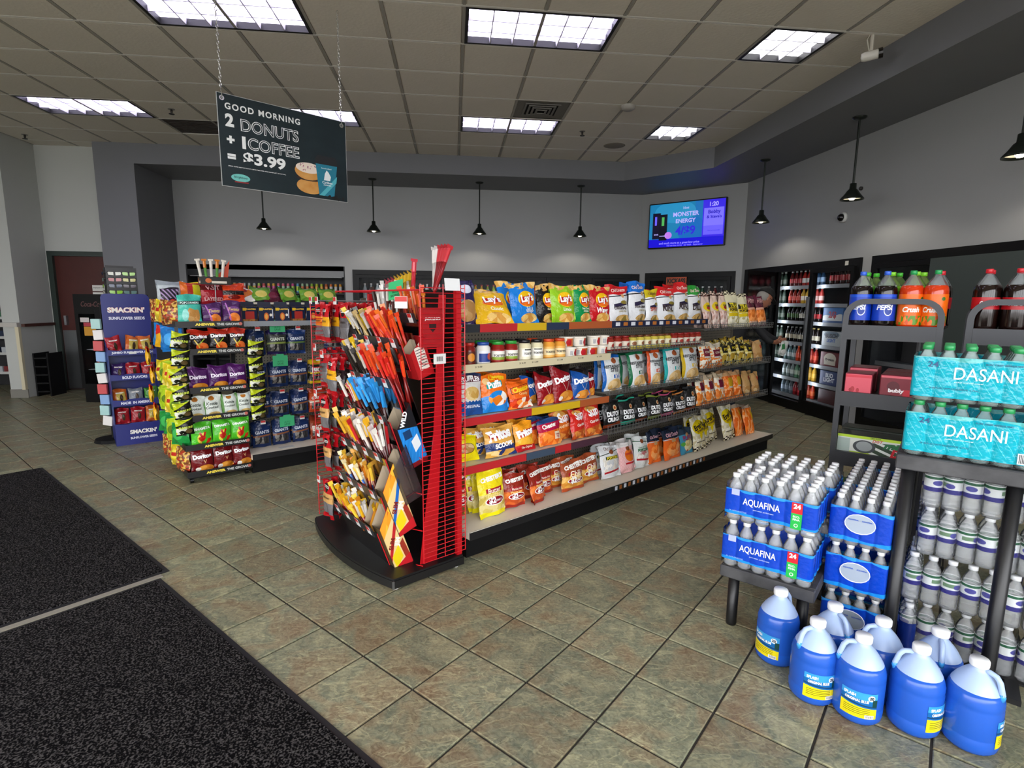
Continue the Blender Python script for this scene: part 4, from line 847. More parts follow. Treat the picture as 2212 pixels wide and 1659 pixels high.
# ================================================================ red wire end rack with meat snacks
M_red = mat('#b80f1a', .3, coat=.3); M_redw = mat('#c21420', .3)
rk2 = random.Random(11)
rr = thing('wire_rack', 'tall red wire snack rack on a curved black base', 'rack', G(0, 0), TH)
poly = [(-.062, -.067), (-.062, .961)]
for i in range(13):
    t_ = i/12; w_ = .961-(.961+.067)*t_; poly.append((-.485-.075*math.sin(PI*t_)**.8, w_))
rb = MB().prism(poly, .012, .052).prism([(x*.985-.004, -.06+(y+.067)*.986) for x, y in poly], .052, .062)
obj('base', rb, mat('#101011', .45), rr)
obj('edge_guard', MB().box(-.492, -.482, -.0695, -.064, .012, .054), M_alu, rr)
for (x, y) in ((-.10, -.04), (-.46, -.04), (-.10, .93), (-.46, .92)): obj('foot', MB().lathe([(0, 0), (.014, 0), (.014, .012), (0, .012)], 10), mat('#c8c8c4', .4), rr, (x, y, 0))
obj('post', MB().box(-.09, -.06, -.045, -.02, .062, 1.50), M_red, rr); obj('post', MB().box(-.09, -.06, .925, .95, .062, 1.46), M_red, rr)
obj('back_sheet', MB().box(-.052, -.046, -.02, .93, .062, 1.48), mat('#160607', .5), rr)  # sheet blackened, the dark rack interior is put into its colour
for w_ in (-.012, .565): obj('side_plate', MB().prism([(-.30, .062), (-.20, .062), (-.13, 1.45), (-.17, 1.45), (-.21, .75)], w_, w_+.006, 0, Matrix(((1, 0, 0, 0), (0, 0, 1, 0), (0, 1, 0, 0), (0, 0, 0, 1)))), M_red, rr)
def grid(s0, s1, w_, z0, z1, dz=.0245, nv=3, top=0):
    mb = MB(); z = z0
    while z < z1: mb.cyl((s0, w_, z), (s1, w_, z+top*0), .0021, 4); z += dz
    for k in range(nv): x = s0+(s1-s0)*k/(nv-1); mb.cyl((x, w_-.003, z0), (x, w_-.003, z1), .0026, 4)
    o = obj('side_grid', mb, M_redw, rr); o['kind'] = 'stuff'
grid(-.305, -.045, -.052, .085, 1.50); grid(-.46, -.06, .945, .08, 1.40)
obj('top_rail', MB().tube([(-.30, -.05, 1.47), (-.30, .94, 1.47), (-.06, .94, 1.47)], .005), M_redw, rr)
# trays: direction down and inward
DU = (.33, -.944); EU = (.944, .33)
def tp_(s0, z0, t_, u): return (s0+DU[0]*t_+EU[0]*u, z0+DU[1]*t_+EU[1]*u)
TIERS = (('bottom', -.49, .25, .10, .57), ('second', -.47, .44, .09, .56), ('third', -.445, .635, .08, .55), ('fourth', -.405, .815, .10, .54), ('fifth', -.38, 1.0, .10, .54), ('sixth', -.335, 1.20, .09, .60), ('seventh', -.245, 1.325, .07, .60))
M_tray = clear('#3a3436', .35, .15, 'smoky_tray')
for nm, s0, z0, w0, w1 in TIERS:
    L, Dp = (.25, .085) if nm not in ('sixth', 'seventh') else (.14, .085)
    tr = put('tray', None, rr)
    Mx = Matrix(((1, 0, 0, 0), (0, 0, 1, 0), (0, 1, 0, 0), (0, 0, 0, 1)))
    p = [tp_(s0, z0, a, b) for a, b in ((0, 0), (L, 0), (L, Dp), (-.03, Dp))]; q = [tp_(s0, z0, a, b) for a, b in ((0, .003), (L-.003, .003), (L-.003, Dp-.003), (-.03, Dp-.003))]
    obj('tray_front', MB().prism([p[0], p[1], q[1], q[0]], w0, w1, 0, Mx), M_tray, tr); obj('tray_floor', MB().prism([p[1], p[2], q[2], q[1]], w0, w1, 0, Mx), M_tray, tr); obj('tray_back', MB().prism([p[2], p[3], q[3], q[2]], w0, w1, 0, Mx), M_tray, tr)
    obj('tray_wire', MB().tube([(p[0][0], w0-.012, p[0][1]), (p[1][0], w0-.012, p[1][1]), (p[2][0], w0-.012, p[2][1]), (-.31, -.05, p[2][1]+.03)], .003, 5), M_redw, tr)
    a, b = tp_(s0, z0, -.038, -.012), tp_(s0, z0, .016, -.012)
    ps = obj('price_strip', MB().prism([a, b, (b[0]-.004, b[1]), (a[0]-.004, a[1])], w0-.005, w1, 0, Mx), mat('#23272b', .35), tr)
    for k in range(4):
        y0 = w0+.02+(w1-w0-.08)*k/3; dx = .0052
        obj('price_tag', MB().prism([(a[0]-dx, a[1]-.002), (b[0]-dx, b[1]+.003), (b[0]-dx-.001, b[1]+.003), (a[0]-dx-.001, a[1]-.002)], y0, y0+.042, 0, Mx), mat('#dfe0e0', .4), ps)
        c_ = (a[0]*.55+b[0]*.45-dx-.0012, a[1]*.55+b[1]*.45)
        obj('price_tag', MB().prism([(a[0]-dx-.0012, a[1]-.003), (c_[0], c_[1]), (c_[0]-.001, c_[1]), (a[0]-dx-.0022, a[1]-.003)], y0+.004, y0+.038, 0, Mx), mat('#c6302c', .4), ps)
# meat sticks: flat tube with crimped ends
SK = {}
def stick(body, tip, loc, rot, label, group, L=.30, r=.009, name='meat_stick', parent=None):
    k = (body, tip, L, r)
    if k not in SK:
        a = MB().lathe([(r*.6, .0), (r, .02), (r, L*.66)], 7).mesh('stick_body', (mat(body, .22),), True)
        t_ = MB().lathe([(r*1.02, L*.64), (r*1.08, L*.66), (r*1.08, L*.9), (r*.9, L*.93)], 7, cap=False)
        n = len(t_.v); w2 = r*1.6
        t_.v += [(-w2, -.001, L*.92), (w2, -.001, L*.92), (w2*1.1, .001, L), (-w2*1.1, .001, L)]; t_.face((n, n+1, n+2, n+3))
        t_.v += [(-w2, .0015, L*.92), (w2, .0015, L*.92), (w2*1.1, .0025, L), (-w2*1.1, .0025, L)]; t_.face((n+7, n+6, n+5, n+4))
        SK[k] = (a, t_.mesh('stick_wrapper', (mat(tip, .3),)))
    o = put(name, SK[k][0], None, loc, rot); put('wrapper_tip', SK[k][1], o)
    return tag(o, label, 'snack stick', group)
def fill(tier, cols, w0, w1, n, desc, L=.30, up_=.14, lean=-19.3, rows=1, jit=7):
    nm, s0, z0, a, b = TIERS[tier]
    for k in range(n):
        for r_ in range(rows):
            w_ = w0+(w1-w0)*(k+.5)/n+rk2.uniform(-.004, .004); x, z = tp_(s0, z0, up_ + (.02 if r_ else 0)+rk2.uniform(-.015, .015), .016+.021*r_)
            body, tip = cols[k % len(cols)]
            stick(body, tip, G(x, w_, z), (R_(rk2.uniform(-jit, jit)), R_(lean+rk2.uniform(-jit, jit*.6)), TH+R_(rk2.uniform(-40, 40))), '%s, %s across the %s row, %s tray of red rack' % (desc, ORD[k], ('front', 'middle', 'rear')[r_], nm), 'meat sticks in the red rack', L+rk2.uniform(-.03, .02), .0078)
YT, WT = '#e0a81c', '#e6e1d8'
fill(0, (('#8a2a1a', YT), ('#b05a1f', '#e8c33a'), ('#7a2018', WT), ('#8a2a1a', '#d8861c'), ('#5a1a16', WT), ('#a8241c', YT)), .24, .56, 14, 'yellow tipped snack stick', .28, .13, rows=3)
fill(1, (('#8a3a1a', '#e6b93a'), ('#2a5fae', '#e8d9a8'), ('#a8281f', '#e0a23a'), ('#26211f', WT), ('#b84a1c', '#d8801e'), ('#2a5fae', YT)), .24, .55, 14, 'gold and blue tipped snack stick', .27, .13, rows=3)
fill(2, (('#4a1512', WT), ('#5a1a16', '#d9cfcb'), ('#6a1c18', YT), ('#8a1c1e', '#c8262c'), ('#d8ccc6', WT), ('#3a120f', '#e2b03c')), .13, .54, 18, 'long brown stick with white wrapper', .36, .16, rows=3)
fill(3, (('#3a100e', '#2b8fd6'), ('#1c1a1c', '#3aa0e4'), ('#1a1c20', '#2f86c8')), .20, .36, 8, 'dark stick with blue wrapper', .36, .15, rows=3)
fill(3, (('#a81c20', '#d8404a'), ('#4a1a14', '#e4dedd'), ('#7a1a16', '#e0a83a'), ('#3a120f', WT)), .37, .53, 8, 'red and white wrapped stick', .34, .15, rows=3)
fill(4, (('#7a1414', '#d8281e'), ('#a01c16', '#e24a1e'), ('#c8281e', '#d8501e'), ('#4a100e', '#b8bcc0')), .10, .32, 9, 'red wrapped meat stick', .34, .15, rows=3)
fill(4, (('#221a18', '#26211f'), ('#2a1c14', '#d8cfc4'), ('#3a2a14', '#d9b41c'), ('#16130f', '#2a241f')), .34, .54, 9, 'black wrapped meat stick', .36, .15, rows=3)
fill(5, (('#c22a18', '#e0441c'), ('#d8501e', '#e8721e'), ('#b81c1c', '#d8342a')), .14, .33, 9, 'orange red meat stick', .27, .08, rows=3, lean=-24)
fill(5, (('#2a2114', '#d6b81e'), ('#1e1c1a', '#cfcac2'), ('#b89a60', '#c9ae78'), ('#1a1714', '#2a2620')), .36, .58, 10, 'black and yellow meat stick', .27, .08, rows=3, lean=-26)
fill(6, (('#5a2418', WT), ('#d8d4cc', '#e9e6e0'), ('#4a1c14', '#dedad2'), ('#e0dcd4', '#3a2a24')), .30, .58, 8, 'white and brown meat stick', .26, .09, rows=3, lean=-6)
fill(6, (('#8f2a1a', '#d8501c'), ('#c8642a', '#e0862a'), ('#7a1a16', '#d8d0c4')), .10, .28, 6, 'orange and brown meat stick', .24, .09, rows=3, lean=-8)
# open counter boxes standing in the trays
def ctr_box(tier, w0, w1, top, L, Dp, m, label, name='display_box', side_art=None, texts=(), back=0):
    nm, s0, z0, a, b = TIERS[tier]; x, z = tp_(s0, z0, L-top, .005)
    o = thing(name, label, 'box', G(x, w0, z), 0, None, (0, R_(-19.3), TH)); W = w1-w0; k = .002
    obj('panel', MB().box(0, Dp, 0, k, 0, L*.72), side_art or m, o); 
    pf = MB(); pf.v = [(0, 0, 0), (Dp, 0, 0), (Dp, 0, L), (0, 0, L*.70)]; pf.face((0, 1, 2, 3), ((0, 0), (1, 0), (1, 1), (0, .7)))
    pf.v += [(0, k*1.5, 0), (Dp, k*1.5, 0), (Dp, k*1.5, L), (0, k*1.5, L*.70)]; pf.face((7, 6, 5, 4), ((0, 0), (1, 0), (1, 1), (0, .7)))
    o.children[0].data = pf.mesh('box_side', (side_art or m,))
    q = obj('panel', pf, mat('#b8a68c', .6), o, (0, W, 0))
    obj('panel', MB().box(0, k, 0, W, 0, L*.7), m, o); obj('panel', MB().box(Dp-k, Dp, 0, W, 0, L), m, o); obj('panel', MB().box(0, Dp, 0, W, 0, k), m, o)
    for (s_, u, v, wd, c, rt_) in texts:
        put('lettering', text_mesh(s_, wd, c, lambda p_, q_: (u*Dp+p_, -.0012, v*L+q_), rot=rt_, bold=.05), o)
    return o
sj = lambda n, c: art(n, '#e6c25a', [('A', .55, .3, '#d8531c'), ('C', ('A', .5, .3, '#0'), 3, 5, '#e89a28', '#d8531c', '#f0b83a'), ('A', .50, .55, .0, 0, '#e8a030'), ('B', .53, .3, '#e6c98a'), ('R', .45, .47, .6, .045, c, .5), ('R', .35, .2, .26, .1, '#e8cf1c', .25), ('R', .82, .22, .13, .17, '#9a3424', .25), ('B', .06, .1, '#c22028')], bump=0)
ctr_box(0, .045, .13, .15, .385, .105, mat('#4a3a22', .5), 'lower slanted snack stick box with red band', side_art=sj('stick_box_red', '#b8252a'), texts=(('SLIM', .30, .42, .062, '#7a1a14', 1.0), ('JIM', .62, .40, .05, '#f4efe6', 1.0)))
ctr_box(1, .04, .125, .15, .385, .105, mat('#3f3320', .5), 'slanted snack stick box with blue band', side_art=sj('stick_box_blue', '#1f63b8'), texts=(('SLIM', .30, .42, .062, '#7a1a14', 1.0), ('JIM', .62, .40, .05, '#f4efe6', 1.0)))
ctr_box(0, .165, .225, .13, .36, .09, mat('#4a3a22', .5), 'second snack stick box behind the red banded one', side_art=sj('stick_box_red', '#b8252a'))
ctr_box(2, .035, .125, .03, .30, .11, clear('#4a3c40', .3), 'clear dark box of long sticks in the third tray', side_art=clear('#4a3c40', .35))
ctr_box(3, .045, .17, .06, .33, .11, mat('#15161a', .4), 'blue and black display box of wild meat sticks', side_art=art('wild_box', '#14161a', [('B', .70, -.1, '#1f7fd0'), ('S', ('B', .70, -.1, '#0'), 5, -7, .2, '#2a8fe0'), ('R', .68, .36, .2, .1, '#dfe6ea', .2), ('R', .4, .55, .2, .07, '#173a66'), ('B', .08, 0, '#7a141a')], bump=0), texts=(('WILD', .45, .80, .085, '#f2f4f6', 1.0),))
ctr_box(5, .03, .13, .01, .20, .10, mat('#9a1418', .4), 'red display box with white facts panel', side_art=art('red_box', '#b31a1e', [('R', .55, .5, .28, .3, '#e8e2d8'), ('S', ('R', .55, .5, .24, .26, '#0'), 0, 14, .3, '#5a5450'), ('R', .75, .9, .2, .08, '#d8d0c4')], bump=0))
ctr_box(6, .05, .22, .0, .14, .09, mat('#cdb98a', .5), 'cream cardboard stick box on the upper tray')
ctr_box(6, .25, .60, .0, .14, .09, mat('#d0bd90', .5), 'wide cream stick box on the upper tray')
# red box and tag clipped inside the wire side
o = tag(obj('snack_carton', MB().box(-.055, .055, -.02, .02, 0, .19), mat('#a31018', .35), None, G(-.215, .0, 1.19), (0, 0, TH)), 'red carton with white lettering behind the red wires', 'carton')
flat_text(o, "JACK LINK'S", 0, .14, .09, '#eeeae6', -.0212, bold=.05); obj('emblem', MB().prism([(-.02, .12), (.02, .12), (.02, .095), (0, .075), (-.02, .095)], 0, .001, 0, Matrix(((1, 0, 0, 0), (0, 0, -1, -.0205), (0, 1, 0, 0), (0, 0, 0, 1)))), mat('#2a0a0c', .4), o)
o = tag(obj('shelf_tag', MB().box(-.035, .035, -.0015, .0015, -.025, .025), mat('#d9d9d6', .5), None, G(-.20, -.058, 1.135), (0, 0, TH)), 'white barcode tag on the red wire side', 'tag')
for k in range(6): obj('barcode', MB().box(-.018+k*.006, -.015+k*.006, -.0022, -.0015, -.012, .012), mat('#222222', .5), o)
# things fanned out on top
for k in range(6):
    o = stick('#8f1c20' if k < 4 else '#d9d4cc', '#c03038' if k < 4 else '#e8e4de', G(-.16+.012*k, .05+.018*k, 1.46), (R_(2-4*k), R_(22-2*k), TH), '%s stick of the red and white cluster on the rack top' % ('dark red', 'red', 'maroon', 'crimson', 'white tipped', 'tall white')[k], 'sticks on top of the red rack', .26, .011)
stick('#b0202c', '#c83a48', G(-.16, .26, 1.45), (0, R_(4), TH), 'single upright pink red stick left of the rack top cluster', 'sticks on top of the red rack', .19, .012)
for k in range(9): stick('#c99a1c' if k < 6 else '#8f2026', '#d9ae24' if k < 6 else '#b83a48', G(-.08+.005*k, .40+.05*k, 1.43-.006*k), (R_(-38), R_(30), TH), '%s fanned stick lying over the red rack top' % ORD[k], 'sticks on top of the red rack', .24, .013)
o = tag(obj('savings_sign', MB().box(-.05, .05, -.001, .001, -.05, .05), mat('#2fae6a', .5), None, G(-.24, .30, 1.475), (R_(-15), R_(-12), TH-1.2)), 'green savings card clipped on top of the red rack', 'sign'); flat_text(o, 'AUTO', 0, -.01, .05, '#14532f', -.0016, bold=.04); flat_text(o, 'SAVINGS', 0, -.03, .07, '#14532f', -.0016, bold=.04)
o = tag(obj('shelf_tag', MB().box(-.04, .04, -.001, .001, -.03, .03), mat('#e0e1e0', .5), None, G(-.31, .12, 1.41), (0, 0, TH-1.2)), 'white tag with red header at the red rack top', 'tag'); obj('tag_header', MB().box(-.038, .038, -.0018, -.001, .004, .028), mat('#c8322c', .4), o)
o = tag(obj('shelf_tag', MB().box(-.045, .045, -.001, .001, -.03, .03), mat('#e4e6e6', .5), None, G(-.12, -.055, 1.50), (R_(-8), 0, TH)), 'white paper tag tied on the red rack corner', 'tag')
# hanging jerky bags on pegs
JB = lambda c: [('A', .62, 0, '#b3121c'), ('R', .5, .52, .5, .12, c), ('B', .12, 0, '#a8121a'), ('E', .5, .80, .24, .09, '#1c1416'), ('R', .5, .80, .26, .03, '#e8e4de'), ('E', .5, .72, .14, .05, '#2a1618')]
for k, c, n in (('jerky_orange', '#e07a1e', 'orange'), ('jerky_yellow', '#e2a31c', 'yellow'), ('jerky_grey', '#5b5658', 'grey'), ('jerky_tan', '#c89a5c', 'tan'), ('jerky_dark', '#33262a', 'dark')):
    D(k, 'red jerky pouch with %s label' % n, '#6d6a6c', JB(c), [("JACK LINK'S", .5, .80, .48, '#1a1416', dict(bold=.04)), ('BEEF JERKY', .5, .52, .6, '#2a1a12' if n != 'dark' else '#e8c8a8')], rough=.25)
FA = TH-PI/2
def peg_stack(key, w_, ztop, s0, n, ds, tag_, wd=.115, h=.235, back=None):
    for k in range(n):
        kk = key if k == 0 or not back else back
        bag(kk, wd, h, .03, G(s0+ds*k, w_, ztop-h), (0, R_(rk2.uniform(-2, 2)), FA+R_(rk2.uniform(-4, 4))), '%s, %s on its peg, %s' % (DES[kk][0], ORD[k], tag_), 'hanging jerky pouches', 'jerky_pouch', 'pouch')
    pg = MB().cyl((s0-.05, w_, ztop+.008), (-.05, w_, ztop+.008), .003, 6); obj('peg_hook', pg, M_wire, rr)
    obj('price_tag', MB().box(s0-.056, s0-.052, w_-.018, w_+.018, ztop-.012, ztop+.03), mat('#dedede', .4), rr); obj('price_tag', MB().box(s0-.058, s0-.056, w_-.016, w_+.016, ztop+.006, ztop+.028), mat('#c6302c', .4), rr)
peg_stack('jerky_orange', 1.005, 1.405, -.38, 2, .05, 'outer top row', back='jerky_orange'); peg_stack('jerky_yellow', .885, 1.405, -.39, 4, .06, 'top row by the seeds', back='jerky_yellow')
peg_stack('jerky_grey', .665, 1.405, -.37, 5, .055, 'top row beside the trays', back='jerky_grey')
peg_stack('jerky_grey', .945, 1.125, -.39, 3, .055, 'second row outer peg', back='jerky_dark'); peg_stack('jerky_yellow', .76, 1.10, -.42, 3, .055, 'second row beside the trays', back='jerky_dark')
peg_stack('jerky_tan', .86, .86, -.43, 4, .05, 'third row of the red rack', back='jerky_dark')
peg_stack('jerky_tan', .84, .62, -.43, 5, .045, 'fourth row of the red rack', back='jerky_dark')
peg_stack('jerky_tan', .84, .335, -.44, 4, .05, 'lowest row above the black base', .13, .25, back='jerky_dark')
# ================================================================ second gondola with seeds and the chip tower at its end
g2 = thing('gondola_shelf', 'second gondola with hanging sunflower seed bags on pegboard', 'shelving', G(0, 0), TH)
S0, S1 = -.48, 3.2
obj('kick_plate', MB().box(S0, S1, 2.33, 2.35, 0, .115), M_blackmat, g2); obj('kick_plate', MB().box(S0, S1, 3.18, 3.20, 0, .115), M_blackmat, g2)
for k in range(3):
    a = S0+1.22*k; b = a+1.217
    o = obj('base_deck', MB().box(a, b, 2.31, 2.75, .115, .157), M_deck, g2); obj('deck_lip', MB().box(a, b, 2.304, 2.31, .112, .158), mat('#17171a', .4), o)
    obj('base_deck', MB().box(a, b, 2.79, 3.2, .115, .157), M_deck, g2); obj('back_panel', MB().box(a+.02, b-.02, 2.755, 2.785, .157, 1.36), M_peg, g2)
    o = obj('shelf', MB().box(a+.004, b-.004, 2.42, 2.755, 1.212, 1.23), M_deck, g2); obj('price_strip', MB().box(a+.004, b-.004, 2.414, 2.42, 1.198, 1.24), mat('#9aa0a4', .4, .3), o)
for k in range(4): x = S0+1.22*k+.01; obj('upright', MB().box(x-.015, x+.015, 2.745, 2.795, .157, 1.44), mat('#4d463b', .5), g2)
obj('paper_scrap', MB().box(-.24, -.12, 2.36, 2.43, .1575, .159), mat('#c9c8c2', .6), g2)
# nut boxes on the shelf
nb_ = art('nut_box', '#14203c', [('R', .16, .84, .12, .09, '#d8b21e'), ('E', .5, .36, .17, .26, '#c4602a'), ('E', .5, .36, .10, .18, '#e0a04a'), ('E', .80, .46, .09, .09, '#e8e0d0'), ('R', .93, .55, .03, .3, '#c8ccd8')], bump=0)
nb2 = art('nut_box_b', '#14203c', [('R', .16, .84, .12, .09, '#d8b21e'), ('R', .5, .4, .3, .3, '#a8322a'), ('C', ('B', .2, 0, '#0'), 5, 4, '#8a5a2a', '#a87438', '#5c3a1c')], bump=0)
for i, s in enumerate((-.40, -.27, -.14, -.01, .12, .25, .40)):
    o = put('snack_carton', MB().box(-.058, .058, -.03, .03, 0, .125).mesh('snack_carton', (nb_ if i % 3 else nb2,)), None, G(s, 2.47, 1.231), (0, 0, TH+R_(rk2.uniform(-5, 5))))
    put('lettering', text_mesh('PLANTERS', .075, '#e0b83a', lambda a, b: (a+.01, -.0308, .105+b), bold=.05), o)
    obj('tear_flap', MB().prism([(-.056, .125), (.056, .125), (.05, .165), (-.05, .165)], 0, .001, 0, Matrix(((1, 0, 0, 0), (0, 0, 1, .028), (0, 1, 0, 0), (0, 0, 0, 1)))), mat('#101830', .5), o)
    tag(o, 'navy nut carton, %s from the chip tower on the gondola shelf' % ORD[i], 'carton', 'nut cartons')
D('nut_green', 'green bag of pistachio nuts', '#5f8f2a', [('E', .5, .4, .3, .25, '#c8b85a'), ('A', .8, 0, '#3f6f1c')], []); D('nut_white', 'white and orange snack pouch', '#d8d4cc', [('R', .5, .4, .5, .2, '#c46a28', .6), ('E', .5, .7, .2, .15, '#8a2a20')], []); D('nut_maroon', 'maroon snack pouch lying on the cartons', '#4a1428', [('E', .5, .5, .3, .25, '#6a2438')], [])
for i, (k, s, z) in enumerate((('nut_white', -.36, 1.40), ('nut_green', -.22, 1.41), ('nut_maroon', -.12, 1.39), ('nut_green', .02, 1.41), ('nut_green', .20, 1.41), ('nut_green', .38, 1.41))):
    bag(k, .17, .13, .05, G(s, 2.72, z), (R_(-30), 0, TH+R_(rk2.uniform(-15, 15))), '%s, %s along the top behind the nut cartons' % (DES[k][0], ORD[i]), 'pouches on the second gondola top')
tl = obj('top_shelf', MB().box(S0, S1, 2.62, 2.95, 1.375, 1.39), M_deck, g2)
# seed bags on pegs
SB = lambda c, lo: [('A', .82, 0, lo), ('B', .12, 0, lo), ('C', ('R', .5, .28, .4, .14, '#0'), 8, 7, '#3a3a3c', '#6e6a66', '#8d8a84', '#2a2a2c'), ('R', .5, .47, .5, .035, c, .05)]
D('seed_blue', 'navy sunflower seed bag', '#1b2f5c', SB('#8a5a3a', '#182a54'), [('GIANTS', .5, .63, .8, '#c9d2e2', dict(bold=.05, rot=.06))]); D('seed_olive', 'grey green sunflower seed bag', '#3a3f3a', SB('#8a9a4a', '#2c2456'), [('GIANTS', .5, .63, .8, '#c9d2c2', dict(bold=.05, rot=.06))]); D('seed_lime', 'navy seed bag with green band', '#1b2f5c', SB('#5f7a3a', '#1b356c'), [('GIANTS', .5, .63, .8, '#c9d2e2', dict(bold=.05, rot=.06))])
D('seed_orange', 'orange sunflower seed bag', '#c4481c', SB('#e8d8c0', '#a83a18'), [('GIANTS', .5, .63, .8, '#f0e6da', dict(bold=.05, rot=.06))]); D('seed_brick', 'brick red seed bag', '#8f3a20', SB('#b85a30', '#7a2c18'), [('BIGS', .5, .5, .8, '#e8dccf', dict(bold=.06, rot=.06))]); D('seed_yellow', 'black and yellow seed bag', '#20201c', SB('#d8b41c', '#d8b41c'), [('BIGS', .5, .6, .8, '#eef0ea', dict(bold=.06, rot=.06))])
gr = {-.34: 'first', -.17: 'second', -.01: 'third', .155: 'fourth', .32: 'fifth'}
SEED = (('seed_blue', 'seed_olive', 'seed_lime', None, 'seed_blue'), ('seed_blue', 'seed_blue', 'seed_blue', 'seed_yellow', 'seed_blue'), ('seed_blue', 'seed_blue', 'seed_blue', 'seed_orange', 'seed_orange'), ('seed_blue', 'seed_blue', 'seed_blue', 'seed_brick', 'seed_brick'))
for r_, (zt, rn) in enumerate(((1.165, 'top'), (.885, 'second'), (.625, 'third'), (.375, 'bottom'))):
    for c_, (s, cn) in enumerate(gr.items()):
        k = SEED[r_][c_]
        if not k: continue
        zz = zt-(0 if r_ else 0)
        for q in (0, 1): bag(k, .148, .215, .04, G(s+rk2.uniform(-.01, .01), 2.52+.06*q, zz-.215), (0, R_(rk2.uniform(-3, 3)), TH+R_(rk2.uniform(-5, 5))), '%s, %s peg of the %s row, %s' % (DES[k][0], cn, rn, 'second behind' if q else 'in front'), 'hanging seed bags', 'seed_bag')
        obj('peg_hook', MB().cyl((s, 2.47, zz+.006), (s, 2.755, zz+.006), .003, 6), M_wire, g2)
        obj('price_tag', MB().box(s-.02, s+.02, 2.464, 2.468, zz-.006, zz+.026), mat('#dcdcdc', .4), g2); obj('price_tag', MB().box(s-.018, s+.018, 2.462, 2.464, zz+.008, zz+.024), mat('#c6302c', .4), g2)
bag('seed_blue', .13, .11, .04, G(.0, 2.55, .158), (R_(-10), 0, TH), 'small seed bag standing on the deck below the pegs', None, 'seed_bag')
for (s, z, lb) in ((-.185, 1.19, 'top row'), (-.175, .90, 'second row'), (-.145, .37, 'bottom row')):
    o = tag(obj('savings_sign', MB().box(-.062, .062, -.001, .001, -.045, .045), mat('#3fae74', .5), None, G(s, 2.455, z), (0, 0, TH)), 'green savings card on the %s of seed bags' % lb, 'sign'); flat_text(o, 'AUTO', 0, -.005, .05, '#1f6a42', -.0016); flat_text(o, 'SAVE', 0, -.025, .05, '#1f6a42', -.0016); obj('card_clip', MB().box(-.03, .03, -.001, .001, .045, .058), mat('#3fae74', .5), o)

# chip tower ---------------------------------------------------------------------------
tw = thing('chip_rack', 'black six tier chip tower with yellow and white strips', 'rack', G(0, 0), TH)
X0, X1, W0, W1 = -.945, -.49, 2.30, 3.15; TZ = (1.225, 1.02, .728, .512, .29, .08)
for x, y in ((X0+.03, W0+.06), (X0+.03, W1-.06), (X1-.03, W0+.06)): obj('caster', MB().cyl((-.012, 0, .022), (.012, 0, .022), .022, 12), M_black, tw, (x, y, 0))
obj('base', MB().box(X0+.01, X1-.01, W0+.02, W1, .045, .065), M_blackmat, tw)
for x, y in ((-.52, 2.55), (-.52, 3.10), (-.75, 3.10)): obj('post', MB().box(x-.012, x+.012, y-.012, y+.012, .065, 1.36), M_blackmat, tw)
for i, z in enumerate(TZ):
    o = obj('tray', MB().box(X0+.004, X1, W0+.004, W1, z-.012, z), M_blackmat, tw)
    obj('front_strip', MB().box(X0, X1+.004, W0-.004, W0+.002, z-.022, z+.024), mat('#0d0d0e', .4), o); obj('side_strip', MB().box(X0-.004, X0+.002, W0, W1, z-.022, z+.024), mat('#0d0d0e', .4), o)
    put('lettering', text_mesh('ANSWER', .135, '#e8d34a', lambda a, b: (-.755+a, W0-.0052, z+.001+b), .020, bold=.06), o); put('lettering', text_mesh('THE GROWL', .165, '#c9ccc8', lambda a, b: (-.595+a, W0-.0052, z+.001+b), .020, bold=.04), o)
    obj('snack_emblem', MB().lathe([(0, 0), (.013, 0)], 10, cap=False), mat('#c0665a', .5), o, (X1-.02, W0-.0052, z+.002), (R_(90), 0, 0))
D('pouch_teal', 'teal popcorn pouch leaning out', '#48b8a4', [('A', .72, 0, '#3fb09c'), ('R', .5, .72, .5, .06, '#17322e', .05), ('C', ('E', .65, .3, .28, .3, '#0'), 4, 5, '#d8a86a', '#c08a48', '#48b8a4'), ('E', .3, .3, .14, .2, '#8fd8cc')], [('POPCORNERS', .5, .72, .8, '#dff4ee', dict(rot=.05))])
D('pouch_purple', 'purple twisted chip pouch', '#4a2458', [('C', ('E', .62, .25, .3, .2, '#0'), 4, 5, '#e8702a', '#f08a3c', '#c8501e'), ('E', .6, .6, .34, .14, '#7a4a8a'), ('R', .3, .5, .03, .4, '#b06ab8', .3)], [('Twists', .58, .6, .6, '#e8c87a', dict(shear=.3))])
D('corner_flame', 'black and red flame tortilla chip bag', '#1c1412', [('A', .72, 0, .06, 7, '#b02a18'), ('C', ('E', .65, .2, .3, .2, '#0'), 4, 5, '#e0541e', '#f07a38', '#c23c14'), ('R', .4, .34, .03, .22, '#e8c84a', .6), ('R', .62, .44, .02, .2, '#a8c83a', -.8)], [('Doritos', .5, .68, .8, '#ffffff', dict(bold=.05, rot=.06))])
D('corner_purple', 'purple tortilla chip bag', '#4c1a5a', [('C', ('E', .6, .14, .36, .15, '#0'), 4, 5, '#e09a3e', '#d17f26', '#f0b560'), ('R', .3, .7, .012, .2, '#c88ad0', .5)], [('Doritos', .5, .56, .8, '#f2e6f6', dict(bold=.05, rot=.06))])
D('kettle_pale', 'white and green kettle cooked chip bag', '#dfe6dc', [('R', .06, .5, .10, .5, '#5f8f4a'), ('E', .5, .85, .16, .1, '#b8742e'), ('E', .6, .1, .3, .1, '#d8b870')], [('Kettle', .5, .6, .6, '#2a3a2a', dict(shear=.2)), ('Cooked', .5, .42, .66, '#2a3a2a', dict(shear=.2))])
